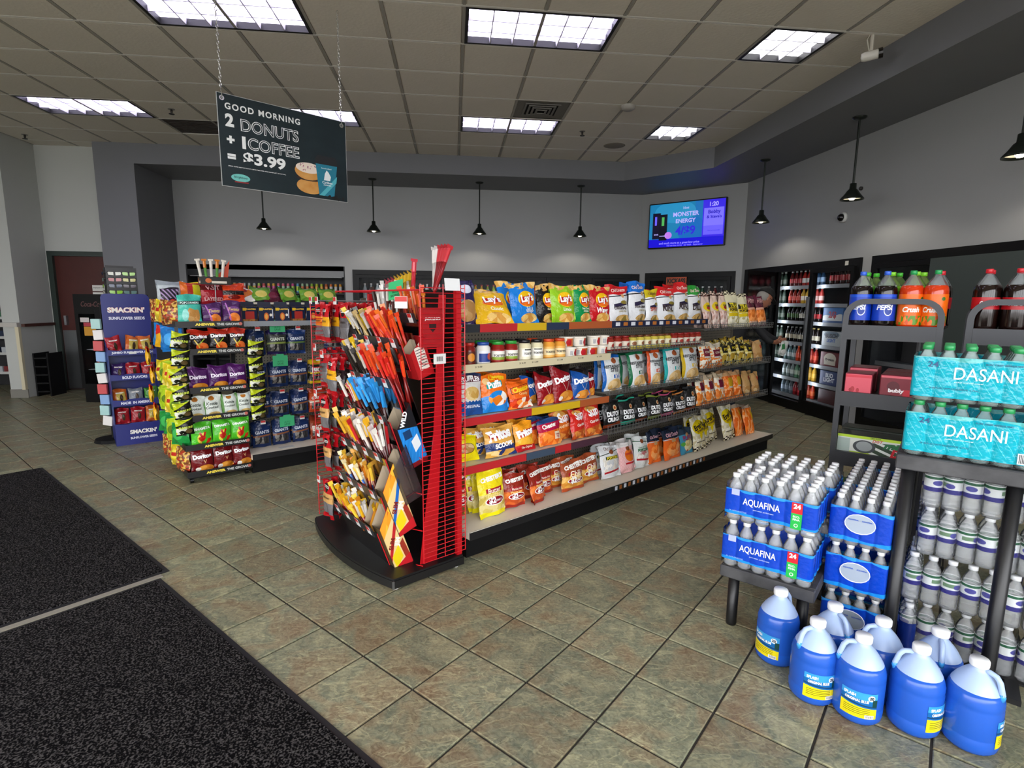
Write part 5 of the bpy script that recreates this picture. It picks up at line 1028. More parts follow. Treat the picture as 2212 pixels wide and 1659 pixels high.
D('dyna_green', 'bright green rolled chip bag', '#4fb82a', [('C', ('E', .6, .3, .34, .26, '#0'), 4, 5, '#a8c82a', '#c23018', '#e8d84a', '#4fb82a'), ('R', .5, .4, .05, .2, '#b8201a', .5), ('R', .6, .4, .05, .2, '#b8201a', -.4)], [('DINAMITA', .52, .74, .84, '#f4fff0', dict(bold=.05, rot=.06))])
D('corner_maroon', 'maroon tortilla chip bag', '#6a1216', [('C', ('E', .65, .14, .34, .14, '#0'), 4, 5, '#e09a3e', '#d17f26', '#c8641e'), ('E', .3, .12, .12, .08, '#e8e0d4')], [('Doritos', .5, .64, .84, '#ffffff', dict(bold=.06, rot=.05)), ('V', .62, .42, .16, '#d8a070')])
D('strip_lime', 'small black and lime snack bag', '#15170f', [('A', .6, .4, '#b8c81c'), ('C', ('R', .3, .3, .3, .2, '#0'), 4, 5, '#15170f', '#cfd0c0', '#c8d82a'), ('E', .7, .25, .2, .14, '#5a4a2a')], [('FUNYUNS', .55, .5, .8, '#c8d84a', dict(bold=.05))])
D('side_blue', 'blue foil snack bag', '#1f6fb8', [('E', .5, .5, .3, .25, '#4aa0e0')], []); D('side_yellow', 'yellow foil chip bag', '#d8c01e', [('E', .5, .55, .3, .2, '#e8d84a'), ('R', .5, .55, .24, .08, '#b8281e'), ('C', ('B', .3, 0, '#0'), 5, 6, '#e8d46a', '#cdb42a')], []); D('side_red', 'red and yellow snack bag', '#c8281c', [('B', .5, .4, '#e0a81c')], []); D('side_lime', 'lime green snack bag', '#a8c820', [('E', .5, .5, .3, .2, '#5a7a18')], []); D('side_green', 'green foil snack bag', '#1f8a3c', [('E', .5, .5, .3, .25, '#3fae54')], []); D('side_mixed', 'brown and gold snack bag', '#8a4a24', [('C', None, 11, 13, '#8a4a24', '#d8b04a', '#a83a24', '#6a3a20', '#c8a05a')], [])
FR = ((('pouch_teal', -.845, .155, .215, 8), ('pouch_purple', -.69, .135, .155, 8), ('pouch_purple', -.555, .135, .175, 14)), (('corner_flame', -.80, .14, .155, 6), ('corner_flame', -.665, .135, .16, 4), ('corner_flame', -.53, .125, .165, 4)), (('corner_purple', -.825, .14, .165, 6), ('corner_purple', -.68, .14, .175, 6), ('corner_purple', -.545, .13, .175, 6)), (('kettle_pale', -.86, .13, .15, 8), ('kettle_pale', -.74, .13, .155, 8), ('kettle_pale', -.615, .115, .155, 8), ('kettle_pale', -.51, .115, .155, 8)), (('dyna_green', -.825, .145, .17, 4), ('dyna_green', -.685, .135, .18, 4), ('dyna_green', -.55, .13, .185, 4)), (('corner_maroon', -.835, .15, .185, 8), ('corner_maroon', -.685, .14, .19, 8), ('corner_maroon', -.545, .135, .19, 8)))
LS = (('side_mixed', 'side_red', 'side_yellow'), ('side_blue', 'side_blue', 'side_red'), ('side_yellow', 'side_yellow', 'side_lime'), ('side_lime', 'side_yellow', 'side_lime'), ('side_green', 'side_lime', 'side_green'), ('side_mixed', 'side_yellow', 'side_mixed'))
TN = ('top', 'second', 'third', 'fourth', 'fifth', 'lowest')
for i, z in enumerate(TZ):
    for j, (k, s, w_, h_, ln) in enumerate(FR[i]): bag(k, w_*1.06, h_*1.04, .06, G(s, W0+.045, z+.002), (R_(-ln), R_(rk2.uniform(-2, 2)), TH+R_(rk2.uniform(-5, 5))), '%s, %s across the front of the %s tower tier' % (DES[k][0], ORD[j], TN[i]), 'chip bags in the tower')
    for j, k in enumerate(LS[i]+LS[i][:1]): bag(k, .19, .185, .08, G(X0-.005, W0+.15+.19*j, z+.002), (R_(-4), R_(rk2.uniform(-6, 6)), FA+R_(28+rk2.uniform(-10, 10))), '%s, %s along the side of the %s tower tier' % (DES[k][0], ORD[j], TN[i]), 'chip bags in the tower')
for nm, s, w_, z0, n in (('front', X0-.005, W0-.03, 1.18, 6), ('seed side', X1+.06, W0-.03, 1.10, 5)):
    st_ = tag(obj('clip_strip', MB().box(-.012, .012, 0, .002, -.13*n, .03), mat('#26282a', .4), None, G(s, w_, z0), (0, 0, TH)), 'hanging clip strip at the %s corner of the tower' % nm, 'clip strip')
    for k in range(n): bag('strip_lime', .12, .125, .045, G(s-.0*k, w_-.035, z0-.125-.128*k), (R_(4), R_(rk2.uniform(-16, 16)), TH+R_(rk2.uniform(-15, 15))), 'black and lime snack bag, %s down the %s clip strip' % (ORD[k], nm), 'clip strip bags')
# red and yellow bags hanging off the far side
tag(obj('clip_strip', MB().box(-.012, .012, 0, .002, -.62, .06), mat('#26282a', .4), None, G(X0-.06, W1-.02, 1.0), (0, 0, FA)), 'clip strip of red and yellow bags beside the blue display', 'clip strip'); obj('strip_bracket', MB().box(X0-.07, X0, W1-.03, W1-.02, 1.03, 1.05), M_blackmat, tw)
for k in range(4): bag('side_red', .07, .15, .04, G(X0-.09+.02*(k % 2), W1-.02, .86-.16*k), (0, R_(-8), FA), 'narrow red and yellow bag, %s down the tower side strip' % ORD[k], 'clip strip bags')
# candy piled on the tower top
tag(obj('candy_tray', MB().box(-.2, .2, -.17, .17, 0, .008).box(-.2, -.194, -.17, .17, .008, .06).box(.194, .2, -.17, .17, .008, .06), M_blackmat, None, G(-.70, 2.85, 1.36), (0, 0, TH)), 'black wire tray of candy on the chip tower top', 'tray')
D('candy_grey', 'pale grey zip pouch', '#b8c0c4', [('A', .8, 0, '#8f989c')], []); D('candy_orange', 'orange and maroon candy pouch', '#a8281e', [('R', .15, .5, .15, .5, '#d86a1e'), ('R', .8, .6, .25, .3, '#c8c01e')], []); D('candy_red', 'red candy pouch with pink lettering', '#a8202c', [('R', .5, .8, .5, .12, '#5a1a18')], [('VISIT', .5, .8, .6, '#e0a0a0'), ('LAYERED', .5, .25, .8, '#e8b0b0', dict(bold=.04))]); D('candy_flame', 'orange and black candy pouch', '#d0401c', [('R', .5, .5, .5, .12, '#1c1412'), ('E', .5, .25, .3, .12, '#7a1a14')], []); D('candy_violet', 'black and violet candy pouch', '#2a2430', [('S', None or ('R', .5, .5, .5, .4, '#0'), 4, 3, .4, '#a890b8')], [])
for i, (k, s, w_, z, wd, h_, yw) in enumerate((('candy_grey', -.86, 2.96, 1.37, .20, .19, 0), ('candy_violet', -.90, 2.74, 1.37, .13, .13, 0), ('candy_orange', -.72, 2.88, 1.37, .17, .18, 0), ('candy_red', -.60, 2.70, 1.37, .19, .17, 10), ('candy_flame', -.45, 2.68, 1.392, .17, .15, 0), ('side_yellow', -.66, 2.98, 1.37, .16, .18, -10))):
    bag(k, wd, h_, .05, G(s, w_, z), (R_(-8), 0, TH+R_(yw)), '%s in the candy pile on the chip tower, %s' % (DES[k][0], ORD[i]), 'candy pile')
cb = thing('display_box', 'small orange and black candy box held up on the tower top', 'box', G(-.60, 2.62, 1.53), TH)
obj('carton', MB().box(-.11, .11, -.05, .05, 0, .06), art('candy_box', '#17150f', [('E', .25, .5, .1, .3, '#c8642a'), ('R', .6, .3, .25, .15, '#d8d0c0')], bump=0), cb); obj('header_card', MB().prism([(.02, .06), (.11, .06), (.13, .20), (.09, .14)], 0, .003, 0, Matrix(((1, 0, 0, 0), (0, 0, 1, .045), (0, 1, 0, 0), (0, 0, 0, 1)))), mat('#d8481c', .4), cb)
obj('stand', MB().cyl((0, 0, -.16), (0, 0, 0), .004), M_wire, cb)
for k in range(5): stick('#4f8a3a' if k % 2 else '#d8d4c8', '#c8741e' if k % 2 else '#e0d8c8', G(-.69+.035*k, 2.62, 1.54), (0, R_(-8+4*k), TH), 'candy stick, %s in the raised candy box' % ORD[k], 'candy sticks', .19, .011)

# seed floor display --------------------------------------------------------------------
sd = thing('floor_display', 'dark blue cardboard sunflower seed floor display', 'display', G(-1.055, 4.0), TH); BL = '#1a2370'; blm = mat(BL, .4)
hd = MB(); hp = [(-.195, .97), (.195, .97), (.195, 1.42), (.18, 1.445), (.15, 1.455), (-.16, 1.455), (-.185, 1.445), (-.195, 1.42)]
Mz = Matrix(((1, 0, 0, 0), (0, 0, 1, 0), (0, 1, 0, 0), (0, 0, 0, 1)))
obj('header', MB().prism(hp, .20, .206, 0, Mz), blm, sd)
flat_text(sd, "SMACKIN'", 0, 1.30, .30, '#d86a4a', .1985, .054, bold=.075); flat_text(sd, "SMACKIN'", 0, 1.30, .30, '#f0ece6', .1975, .052, bold=.045); flat_text(sd, 'SUNFLOWER SEEDS', 0, 1.22, .29, '#dfe2f2', .1975, .03, bold=.04)
obj('body', MB().box(-.195, .195, .206, .34, 0, .97).box(-.195, -.19, 0, .206, 0, .95).box(.19, .195, 0, .206, 0, .95), blm, sd)
for i, (z0, z1, tx, tw_) in enumerate(((.875, .93, 'JUMBO SUNFLOWER SEEDS', .33), (.635, .695, 'BOLD FLAVORS', .2), (.385, .45, 'MADE  IN AMERICA', .26), (0, .215, '', 0))):
    tr_ = obj('tier_tray', MB().box(-.19, .19, .0, .206, z0, z0+.01 if i < 3 else z1-.01), blm, sd); obj('tier_front', MB().prism([(-.195, z0), (.195, z0), (.195, z1), (.10, z1-.012), (.06, z1), (-.06, z1), (-.10, z1-.012), (-.195, z1)], -.002, .002, 0, Mz), blm, tr_)
    if tx: put('lettering', text_mesh(tx, tw_, '#dfe2f2', lambda a, b: (a, -.0035, (z0+z1)/2-.004+b), .026, bold=.04), tr_)
flat_text(sd, "SMACKIN'", .03, .125, .22, '#f0ece6', -.0035, .042, bold=.045); flat_text(sd, 'SUNFLOWER SEEDS', .03, .065, .22, '#dfe2f2', -.0035, .022, bold=.03)
obj('price_card', MB().box(-.03, .03, -.005, -.003, .885, .905), mat('#d8d8d4', .4), sd)
for k, c, n in (('sm_red', '#9a1c26', 'red'), ('sm_orange', '#b85a22', 'orange'), ('sm_violet', '#3a2560', 'violet'), ('sm_grey', '#7a8088', 'grey'), ('sm_green', '#3a7a28', 'green')):
    D(k, '%s sunflower seed pouch' % n, c, [('R', .55, .5, .32, .3, '#b8a24a' if n in ('orange',) else c), ('E', .58, .42, .12, .22, '#3a2a1a')], [("SMACKIN'", .5, .74, .56, '#f0ece4', dict(bold=.05))])
SM = (('sm_red', 'sm_orange', 'sm_orange'), ('sm_violet', 'sm_red', 'sm_red'), ('sm_orange', 'sm_grey', 'sm_green'), ('sm_red', 'sm_red', 'sm_orange'))
for i, z in enumerate((.886, .646, .396, .206)):
    for j, k in enumerate(SM[i]): bag(k, .125, .155 if i else .165, .05, G(-1.055-.125+.125*j, 4.05, z), (R_(-12), R_(rk2.uniform(-12, 12) if i == 0 else rk2.uniform(-3, 3)), TH+R_(rk2.uniform(-6, 6))), '%s, %s across the %s tier of the blue display' % (DES[k][0], ORD[j], ('top', 'second', 'third', 'lowest')[i]), 'seed pouches in the floor display', 'seed_pouch', 'pouch')
# spinner with cards at the left of the display, sunglasses on top behind
sp_ = thing('card_spinner', 'narrow rack of small carded goods left of the blue display', 'rack', G(-1.25, 4.30), TH)
obj('base', MB().lathe([(0, 0), (.16, 0), (.15, .03), (0, .035)], 16), M_blackmat, sp_); obj('pole', MB().cyl((0, 0, .03), (0, 0, 1.35), .012), M_blackmat, sp_)
obj('panel', MB().box(-.05, .05, -.004, .004, .2, 1.3), M_blackmat, sp_)
cc = ('#9fc4c0', '#d8d4d0', '#b8484a', '#7fa0c8', '#c8a0b0', '#e0dccf', '#8fb89a', '#a05a7a')
for k in range(10): tag(obj('carded_item', MB().rbox(-.045, .045, -.012, .012, 0, .095, .003), art('card_%d' % (k % 4), cc[k % 8], [('R', .5, .4, .3, .25, cc[(k+3) % 8]), ('E', .5, .75, .2, .1, cc[(k+5) % 8])], bump=0), None, G(-1.30+.012*(k % 2), 4.22, 1.12-.105*k), (0, R_(rk2.uniform(-8, 8)), TH+R_(-40))), 'small carded item, %s down the narrow spinner' % ORD[k], 'carded item', 'carded goods')
sg = thing('sunglasses_spinner', 'black sunglasses spinner rising behind the blue display', 'rack', G(-1.03, 4.72), TH)
obj('base', MB().lathe([(0, 0), (.2, 0), (.18, .04), (0, .05)], 18), M_blackmat, sg); obj('tower', MB().box(-.13, .13, -.13, .13, .05, 1.72), mat('#100e10', .35), sg); obj('topper', MB().box(-.12, .12, -.004, .004, 1.66, 1.745), mat('#171315', .4), sg)
lens = ('#8fc83a', '#2a3a5a', '#a02a30', '#c8c8b8', '#6a8a84', '#3a2a3a', '#b8b04a')
for k in range(12):
    for f_ in (0, 1):
        if f_ == 1 and k > 8: continue
        z = 1.66-.062*(k // 2 if f_ == 0 else k); x = (-.06 if k % 2 else .06) if f_ == 0 else 0; a = TH if f_ == 0 else FA
        p = G(-1.03+x, 4.72-.14, z) if f_ == 0 else G(-1.03-.14, 4.72, z)
        o = thing('sunglasses', 'pair of sunglasses, %s on the %s side of the spinner' % (ORD[k], 'front' if f_ == 0 else 'far'), 'sunglasses', p, a, 'sunglasses on the spinner')
        lm = mat(lens[(k*3+f_) % 7], .1)
        for sx in (-1, 1): obj('lens', MB().prism([(sx*.008, -.018), (sx*.05, -.014), (sx*.056, .008), (sx*.05, .016), (sx*.008, .014)], -.012, -.008, 0, Mz), lm, o)
        obj('frame', MB().box(-.06, .06, -.011, -.006, .014, .019).box(-.062, -.058, -.011, .05, .008, .016).box(.058, .062, -.011, .05, .008, .016), M_black, o)
# soft drink fridge by the door
fg = thing('small_fridge', 'narrow black glass door drink fridge beside the brown door', 'fridge', (-4.66, 8.10, 0), R_(-8)); 
obj('cabinet', MB().box(-.3, .3, .25, .30, 0, 1.46).box(-.3, -.26, -.25, .25, 0, 1.46).box(.26, .3, -.25, .25, 0, 1.46).box(-.26, .26, -.25, .25, 0, .2).box(-.26, .26, -.25, .25, 1.40, 1.46), M_black, fg)
dr = obj('glass_door', MB().box(-.3, -.25, -.29, -.252, .2, 1.46).box(.25, .3, -.29, -.252, .2, 1.46).box(-.25, .25, -.29, -.252, 1.20, 1.46).box(-.25, .25, -.29, -.252, .2, .26), M_black, fg); obj('pane', MB().box(-.25, .25, -.275, -.268, .26, 1.20), M_glass, dr)
put('lettering', text_mesh('Coca-Cola', .3, '#5a3a38', lambda a, b: (a-.05, -.2915, 1.33+b), .07, shear=.3), dr)
for zs in (.45, .72, .98): obj('shelf', MB().box(-.26, .26, -.2, .25, zs-.01, zs), M_shelf, fg)
for (x, z, w_, h_, c) in ((-.18, 1.12, .12, .06, '#cfc8c4'), (-.12, 1.06, .16, .05, '#b03a4a'), (-.1, .97, .2, .12, '#c8902a')): obj('sticker', MB().box(x-w_/2, x+w_/2, -.278, -.276, z-h_/2, z+h_/2), mat(c, .5), fg)
for i in range(4): tag(obj('drink_bottle', MB().lathe([(0, 0), (.03, 0), (.033, .01), (.033, .12), (.012, .18), (.012, .2), (0, .2)], 12), mat(('#a01a1c', '#b8b8b4')[i % 2], .2), None, (-4.86+.1*i, 8.1-.014*i-.05, .451+.0), smooth=True), 'drink bottle, %s inside the narrow black fridge' % ORD[i], 'bottle', 'fridge bottles')
# dark floor rack, ledges and counter shelves at the far left
fr_ = thing('floor_rack', 'low dark rack against the far left partition wall', 'rack', (-5.86, 8.55, 0)); 
obj('side', MB().box(-.1, -.08, -.15, .15, 0, .62), M_blackmat, fr_); obj('side', MB().box(.08, .1, -.15, .15, 0, .62), M_blackmat, fr_)
for k in range(5): obj('shelf', MB().box(-.08, .08, -.16, .16, .06+.12*k, .08+.12*k), M_black, fr_)
tag(obj('wall_ledge', MB().box(0, .045, 0, .62, -.02, .02), mat('#4a2a22', .5), None, (-5.998, 8.32, 1.02)), 'dark brown ledge along the far left partition', 'ledge'); tag(obj('wall_ledge', MB().box(0, .3, 0, .05, -.03, .03), mat('#b8b4ac', .4), None, (-6.3, 8.245, 1.03)), 'pale counter edge at the far left border', 'ledge')
struct(obj('trim_1', MB().box(-6.04, -5.995, 8.255, 8.30, .12, 1.0), mat('#cfc6a8', .4))); struct(obj('wall_counter_pier', MB().box(-6.22, -6.0, 8.30, 8.42, 0, ZC+.05), M_white)); struct(obj('baseboard_left', MB().box(-6.22, -5.99, 8.285, 8.30, 0, .12), mat('#7d7a72', .5)))
sh = thing('back_shelf', 'back bar shelving seen past the far left pier', 'shelving', (-7.3, 9.2, 0))
obj('back', MB().box(-.7, .9, .38, .40, 0, 2.2), mat('#2a2a2c', .5), sh); obj('side', MB().box(.88, .9, 0, .38, 0, 2.2), M_blackmat, sh)
for k, zs in enumerate((.25, .55, .80, 1.10, 1.42, 1.62)): obj('shelf', MB().box(-.7, .88, 0, .38, zs-.02, zs), M_blackmat, sh); obj('price_rail', MB().box(-.7, .88, -.006, 0, zs-.03, zs+.01), mat('#c4c4c0', .4), sh)
obj('lit_sign', MB().box(-.3, .9, -.02, .02, 1.85, 2.15), mat('#3f8a9a', .4, emit=.3), sh)
pc = ('#b8bcc0', '#23304a', '#3a6a4a', '#c8c4ba', '#2a4a8a', '#7a2a2a')
for k in range(30):
    r_ = k // 6; tag(obj('cigarette_pack', MB().rbox(-.05, .05, -.04, .04, 0, .09, .004), mat(pc[(k*5+r_) % 6], .4), None, (-7.05+.12*(k % 6), 9.27, (.251, .551, .801, 1.101, 1.421)[r_])), 'small pack, %s along the %s back bar shelf' % (ORD[k % 6], ORD[r_]), 'pack', 'packs on the back bar')
# entrance mats ------------------------------------------------------------------------
mm = bpy.data.materials.new('mat_pile'); mm.use_nodes = True; nt = mm.node_tree; b_ = nt.nodes['Principled BSDF']; b_.inputs['Roughness'].default_value = .95; b_.inputs['Specular IOR Level'].default_value = .08
tc = nt.nodes.new('ShaderNodeTexCoord'); nn = nt.nodes.new('ShaderNodeTexNoise'); nn.inputs['Scale'].default_value = 140; nn.inputs['Detail'].default_value = 2; nt.links.new(tc.outputs['Object'], nn.inputs['Vector'])
cr = nt.nodes.new('ShaderNodeValToRGB'); cr.color_ramp.elements[0].position = .48; cr.color_ramp.elements[0].color = lin('#050406'); cr.color_ramp.elements[1].position = .66; cr.color_ramp.elements[1].color = lin('#524f4e')
nt.links.new(nn.outputs['Fac'], cr.inputs[0]); nt.links.new(cr.outputs[0], b_.inputs['Base Color'])
bp = nt.nodes.new('ShaderNodeBump'); bp.inputs['Strength'].default_value = .8; bp.inputs['Distance'].default_value = .004; nt.links.new(nn.outputs['Fac'], bp.inputs['Height']); nt.links.new(bp.outputs[0], b_.inputs['Normal'])
PQ45 = -PI/4
def PQ(p, q, z=0): return ((p+q)/2**.5, (q-p)/2**.5, z)
def floor_mat(p0, p1, q0, q1, label):
    t = thing('floor_mat', label, 'mat', PQ((p0+p1)/2, (q0+q1)/2, 0), PQ45, 'entrance mats'); a, b = (p1-p0)/2, (q1-q0)/2
    obj('rubber_border', MB().prism([(-a, -b), (a, -b), (a, b), (-a, b)], .0005, .004), mat('#17171a', .6), t); obj('pile', MB().rbox(-a+.02, a-.02, -b+.02, b-.02, .001, .009, .003), mm, t)
floor_mat(-3.02, -1.05, -.65, .905, 'speckled dark entrance mat nearest the viewer'); floor_mat(-5.82, -3.07, -.65, .965, 'dark entrance mat beyond the pale gap'); floor_mat(-8.2, -5.95, -.65, .72, 'dark mat at the far left edge')
struct(obj('trim_2', MB().box(-.78, .78, -.016, .016, .0, .006), mat('#8f8a7e', .5), None, PQ(-3.045, .14), (0, 0, PI/4)))
# ================================================================ water, jugs and soda racks set at 45 degrees
rk3 = random.Random(5)
M_clear = clear('#f6fafc', .22, .07, 'clear_bottle', .14); M_capw = mat('#e9ebec', .35); M_capg = mat('#2f9a58', .35)
M_film = clear('#f2f6f8', .02, .06, 'shrink_film', .15)
def bottle_meshes(r, h, capm, body=None, label=None, lz=(.36, .62)):
    pr = [(0, .0), (r*.9, 0), (r, h*.03), (r, h*.16), (r*.95, h*.18), (r, h*.2), (r, h*.30), (r*.95, h*.32), (r, h*.34), (r, h*.66), (r*.9, h*.74), (r*.5, h*.87), (r*.44, h*.885), (r*.44, h*.93)]
    b = MB().lathe(pr, 14).mesh('bottle', (body or M_clear,), True)
    c = MB().lathe([(r*.44, h*.915), (r*.52, h*.92), (r*.52, h*.99), (r*.47, h), (0, h)], 12).mesh('cap', (capm,), True)
    l = MB().lathe([(r+.0006, h*lz[0]), (r+.0006, h*lz[1])], 14, cap=False).mesh('label', (label,), True) if label else None
    return b, c, l
def scallop(nx, ny, r, k=6, bulge=.55):
    P = []
    def side(x0, y0, dx, dy, n, ox, oy):
        for i in range(n):
            for j in range(k):
                a = PI*(j/k); t = i+(1-math.cos(a))/2; d = math.sin(a)*r*bulge*(.35)
                P.append((x0+dx*2*r*t+ox*d, y0+dy*2*r*t+oy*d))
    X, Y = nx*r, ny*r
    side(-X, -Y, 1, 0, nx, 0, -1); side(X, -Y, 0, 1, ny, 1, 0); side(X, Y, -1, 0, nx, 0, 1); side(-X, Y, 0, -1, ny, -1, 0)
    return P
def pack(label, group, loc, rz, nx, ny, r, h, meshes, film_m, fz, show, texts=(), name='water_pack', film_clear=True, extra=None):
    """shrink-wrapped case of bottles; show(i,j) tells which bottles the picture can see"""
    t = thing(name, label, 'water pack', loc, rz, group); b, c, l = meshes
    for i in range(nx):
        for j in range(ny):
            if not show(i, j): continue
            o = put('bottle', b, t, (-(nx-1)*r+2*r*i, -(ny-1)*r+2*r*j, 0), (0, 0, rk3.uniform(0, 6))); put('cap', c, o)
            if l: put('label', l, o)
    P = scallop(nx, ny, r)
    if film_m: obj('printed_film', shell(P, fz[0]*h, fz[1]*h, 1.006), film_m, t, smooth=True)
    if film_clear: obj('clear_film', shell(P, .01*h, .80*h, 1.003), M_film, t, smooth=True)
    for T in texts: put('lettering', text_mesh(T[0], T[3], T[4], lambda a, b2: (T[1]+a, -ny*r*1.006-r*.23, T[2]+b2), T[5] if len(T) > 5 else None, **(T[6] if len(T) > 6 else {})), t)
    if extra: extra(t)
    return t
def shell(P, z0, z1, k):
    mb = MB(); n = len(P)
    for z in (z0, z1): mb.v += [(x*k, y*k, z) for x, y in P]
    for i in range(n): j = (i+1) % n; mb.face((i, j, n+j, n+i), ((i/n, 0), ((i+1)/n, 0), ((i+1)/n, 1), (i/n, 1)))
    return mb
RB, HB = .029, .205
aq = bottle_meshes(RB, HB, M_capw, None, mat('#1c4fb0', .3), (.34, .60))
M_aq = art('blue_film', '#0f3fb4', [('B', .10, 0, .03, 40, '#1f86d8'), ('A', .93, 0, .04, 60, '#2f8fe0')], rough=.18, bump=.35)
def aq_extra(t):
    y = -4*RB*1.006-RB*.24
    for (x0, x1, z0, z1, c) in ((.085, .125, .095, .14, '#c8202c'), (.085, .125, .03, .095, '#1fae48')): obj('badge', MB().box(x0, x1, y-.0005, y, z0, z1), mat(c, .3), t)
    obj('barcode_patch', MB().box(-.15, -.118, y-.0005, y, .118, .145), mat('#aab4d8', .3), t)
    for s_, x, z, w_, c in (('24', .105, .125, .026, '#ffffff'), ('ECO-', .105, .082, .026, '#d8f4dc'), ('FINA', .105, .070, .026, '#d8f4dc')): put('lettering', text_mesh(s_, w_, c, lambda a, b: (x+a, y-.0012, z+b), bold=.04), t)
    obj('recycle_mark', MB().lathe([(.005, 0), (.008, 0)], 8, cap=False), mat('#d8f4dc', .4), t, (.105, y-.0012, .046), (R_(90), 0, 0))
AT = (('AQUAFINA', -.03, .095, .145, '#f2f6ff', .034, dict(bold=.01)), ('pure water, perfect taste', -.02, .068, .08, '#a8c0f0', .008), ('24 - 16.9 FL OZ BOTTLES', -.12, .048, .07, '#8fb0ee', .006))
def aqpack(lb, p, q, z, rz, show, ex=True): return pack(lb, 'blue shrink wrapped water packs', PQ(p, q, z), rz, 6, 4, RB, HB, aq, M_aq, (.16, .70), show, AT if ex else (), extra=aq_extra if ex else None)
# low table ------------------------------------------------------------------------
M_pl = Art('grey_plastic', '#343436', [('N', 9, '#6c6c6e', 1.1)], rough=.5, bump=.1, coords='Object').m
M_leg = mat('#131315', .4)
def table(label, p0, p1, q0, q1, h, lip, legs, name='display_table'):
    t = thing(name, label, 'table', PQ((p0+p1)/2, (q0+q1)/2, 0), PQ45); a, b = (p1-p0)/2, (q1-q0)/2
    obj('front_rail', MB().rbox(-a, a, -b, -b+.03, h-lip, h, .004), M_pl, t); obj('rear_rail', MB().rbox(-a, a, b-.03, b, h-lip, h, .004), M_pl, t)
    for sx in (-1, 1): obj('side_rail', MB().rbox(min(sx*a, sx*(a-.03)), max(sx*a, sx*(a-.03)), -b+.03, b-.03, h-lip, h, .004), M_pl, t)
    n = max(3, int(2*a/.035)); m = max(3, int(2*b/.035)); mb = MB()
    for i in range(1, n): x = -a+.03+(2*a-.06)*i/n; mb.box(x-.005, x+.005, -b+.03, b-.03, h-.022, h-.004)
    for j in range(1, m): y = -b+.03+(2*b-.06)*j/m; mb.box(-a+.03, a-.03, y-.005, y+.005, h-.020, h-.002)
    o = obj('lattice_deck', mb, M_leg, t); o['kind'] = 'stuff'
    for (p, q) in legs: obj('leg', MB().lathe([(0, 0), (.021, 0), (.023, .01), (.023, h-lip)], 16), M_leg, t, (p-(p0+p1)/2, q-(q0+q1)/2, 0), smooth=True)
    return t
table('low black plastic table carrying blue water packs', -.69, -.318, 2.333, 2.93, .285, .05, ((-.64, 2.385), (-.365, 2.385), (-.64, 2.88), (-.365, 2.88)))
all_ = lambda i, j: True
aqpack('upper blue water pack at the front of the low table', -.514, 2.462, .495, PQ45, all_)
aqpack('lower blue water pack at the front of the low table', -.514, 2.462, .286, PQ45, lambda i, j: j == 0 or i == 5)
aqpack('upper blue water pack at the rear of the low table', -.50, 2.74, .495, PQ45, lambda i, j: True, False); aqpack('lower blue water pack at the rear of the low table', -.50, 2.74, .286, PQ45, lambda i, j: i == 5, False)
# end-on stack beside the tall table
pl_ = thing('plastic_pallet', 'low black lattice pallet under the end-on water stack', 'pallet', PQ(-.21, 2.86), PQ45)
obj('deck', MB().box(-.13, .12, -.42, .42, .02, .03), M_leg, pl_); obj('rail', MB().box(-.13, -.09, -.42, .42, 0, .02), M_leg, pl_); obj('rail', MB().box(.08, .12, -.42, .42, 0, .02), M_leg, pl_)
def aq_end(t):
    hole = [(.058*math.cos(2*PI*i/18), .04*math.sin(2*PI*i/18)) for i in range(18)]; x = 6*RB*1.006+RB*.30
    m_ = MB(); m_.v = [(x, a, .10+b) for a, b in hole]; m_.face(range(18)); obj('handle_hole', m_, clear('#b9c6d2', .75, .1), t); obj('hole_rim', MB().tube([(x, a, .10+b) for a, b in hole], .002, 4, closed=True), mat('#dfe8f4', .2), t)
    for yy in (-.026, .026): put('lettering', text_mesh('AQUAFINA', .04, '#1c4fb0', lambda a, b: (x+.001, yy+a, .115+b), bold=.04), t)
for k, nm in enumerate(('lowest', 'middle', 'top')):
    for d_ in (0, 1): pack('%s end-on blue water pack, %s file beside the tall table' % (nm, 'front' if d_ == 0 else 'rear'), 'blue shrink wrapped water packs', PQ(-.209, 2.69+.355*d_, .031+.207*k), PQ45-PI/2, 6, 4, RB, HB, aq, M_aq, (.10, .78), (lambda i, j: True) if k == 2 else (lambda i, j: i == 5), extra=aq_end if d_ == 0 else None).scale = (1, .91, 1)
# tall table with teal packs
table('tall black plastic table carrying teal water packs', -.117, .82, 2.485, 3.10, .862, .056, ((-.075, 2.53), (.229, 2.53), (.53, 2.53), (-.075, 3.05), (.78, 3.05)))
RD = .0315; ds = bottle_meshes(RD, .205, M_capg, clear('#d6f0ec', .2, .08, 'teal_bottle', .15), mat('#27a9b8', .3), (.36, .6))
M_ds = art('teal_film', '#10a6ba', [('S', ('R', .5, .5, .5, .4, '#0'), 60, 3, .05, '#5fd4dd'), ('A', .94, 0, .05, 40, '#5fb8b8')], rough=.15, bump=.45)
def ds_extra(t):
    y = -4*RD*1.006-RD*.24
    obj('barcode_patch', MB().box(.13, .165, y-.0005, y, .02, .058), mat('#e6e8ea', .3), t)
    for k in range(7): obj('barcode', MB().box(.134+k*.004, .136+k*.004, y-.0012, y-.0004, .024, .054), mat('#23262a', .4), t)
DT = (('DASANI', .012, .108, .17, '#eafafa', .044, dict(bold=.0)), ('24', -.135, .137, .032, '#0f4a78', .02, dict(bold=.02)), ('purified water with minerals', -.03, .076, .08, '#bfeef0', .006), ('24-16.9 FL OZ (1.05 PT) 500 mL BOTTLES   3.17 GAL', -.07, .05, .14, '#0f5a7a', .008), ('PURE CRISP REFRESHING', .06, .146, .10, '#0f5a7a', .006))
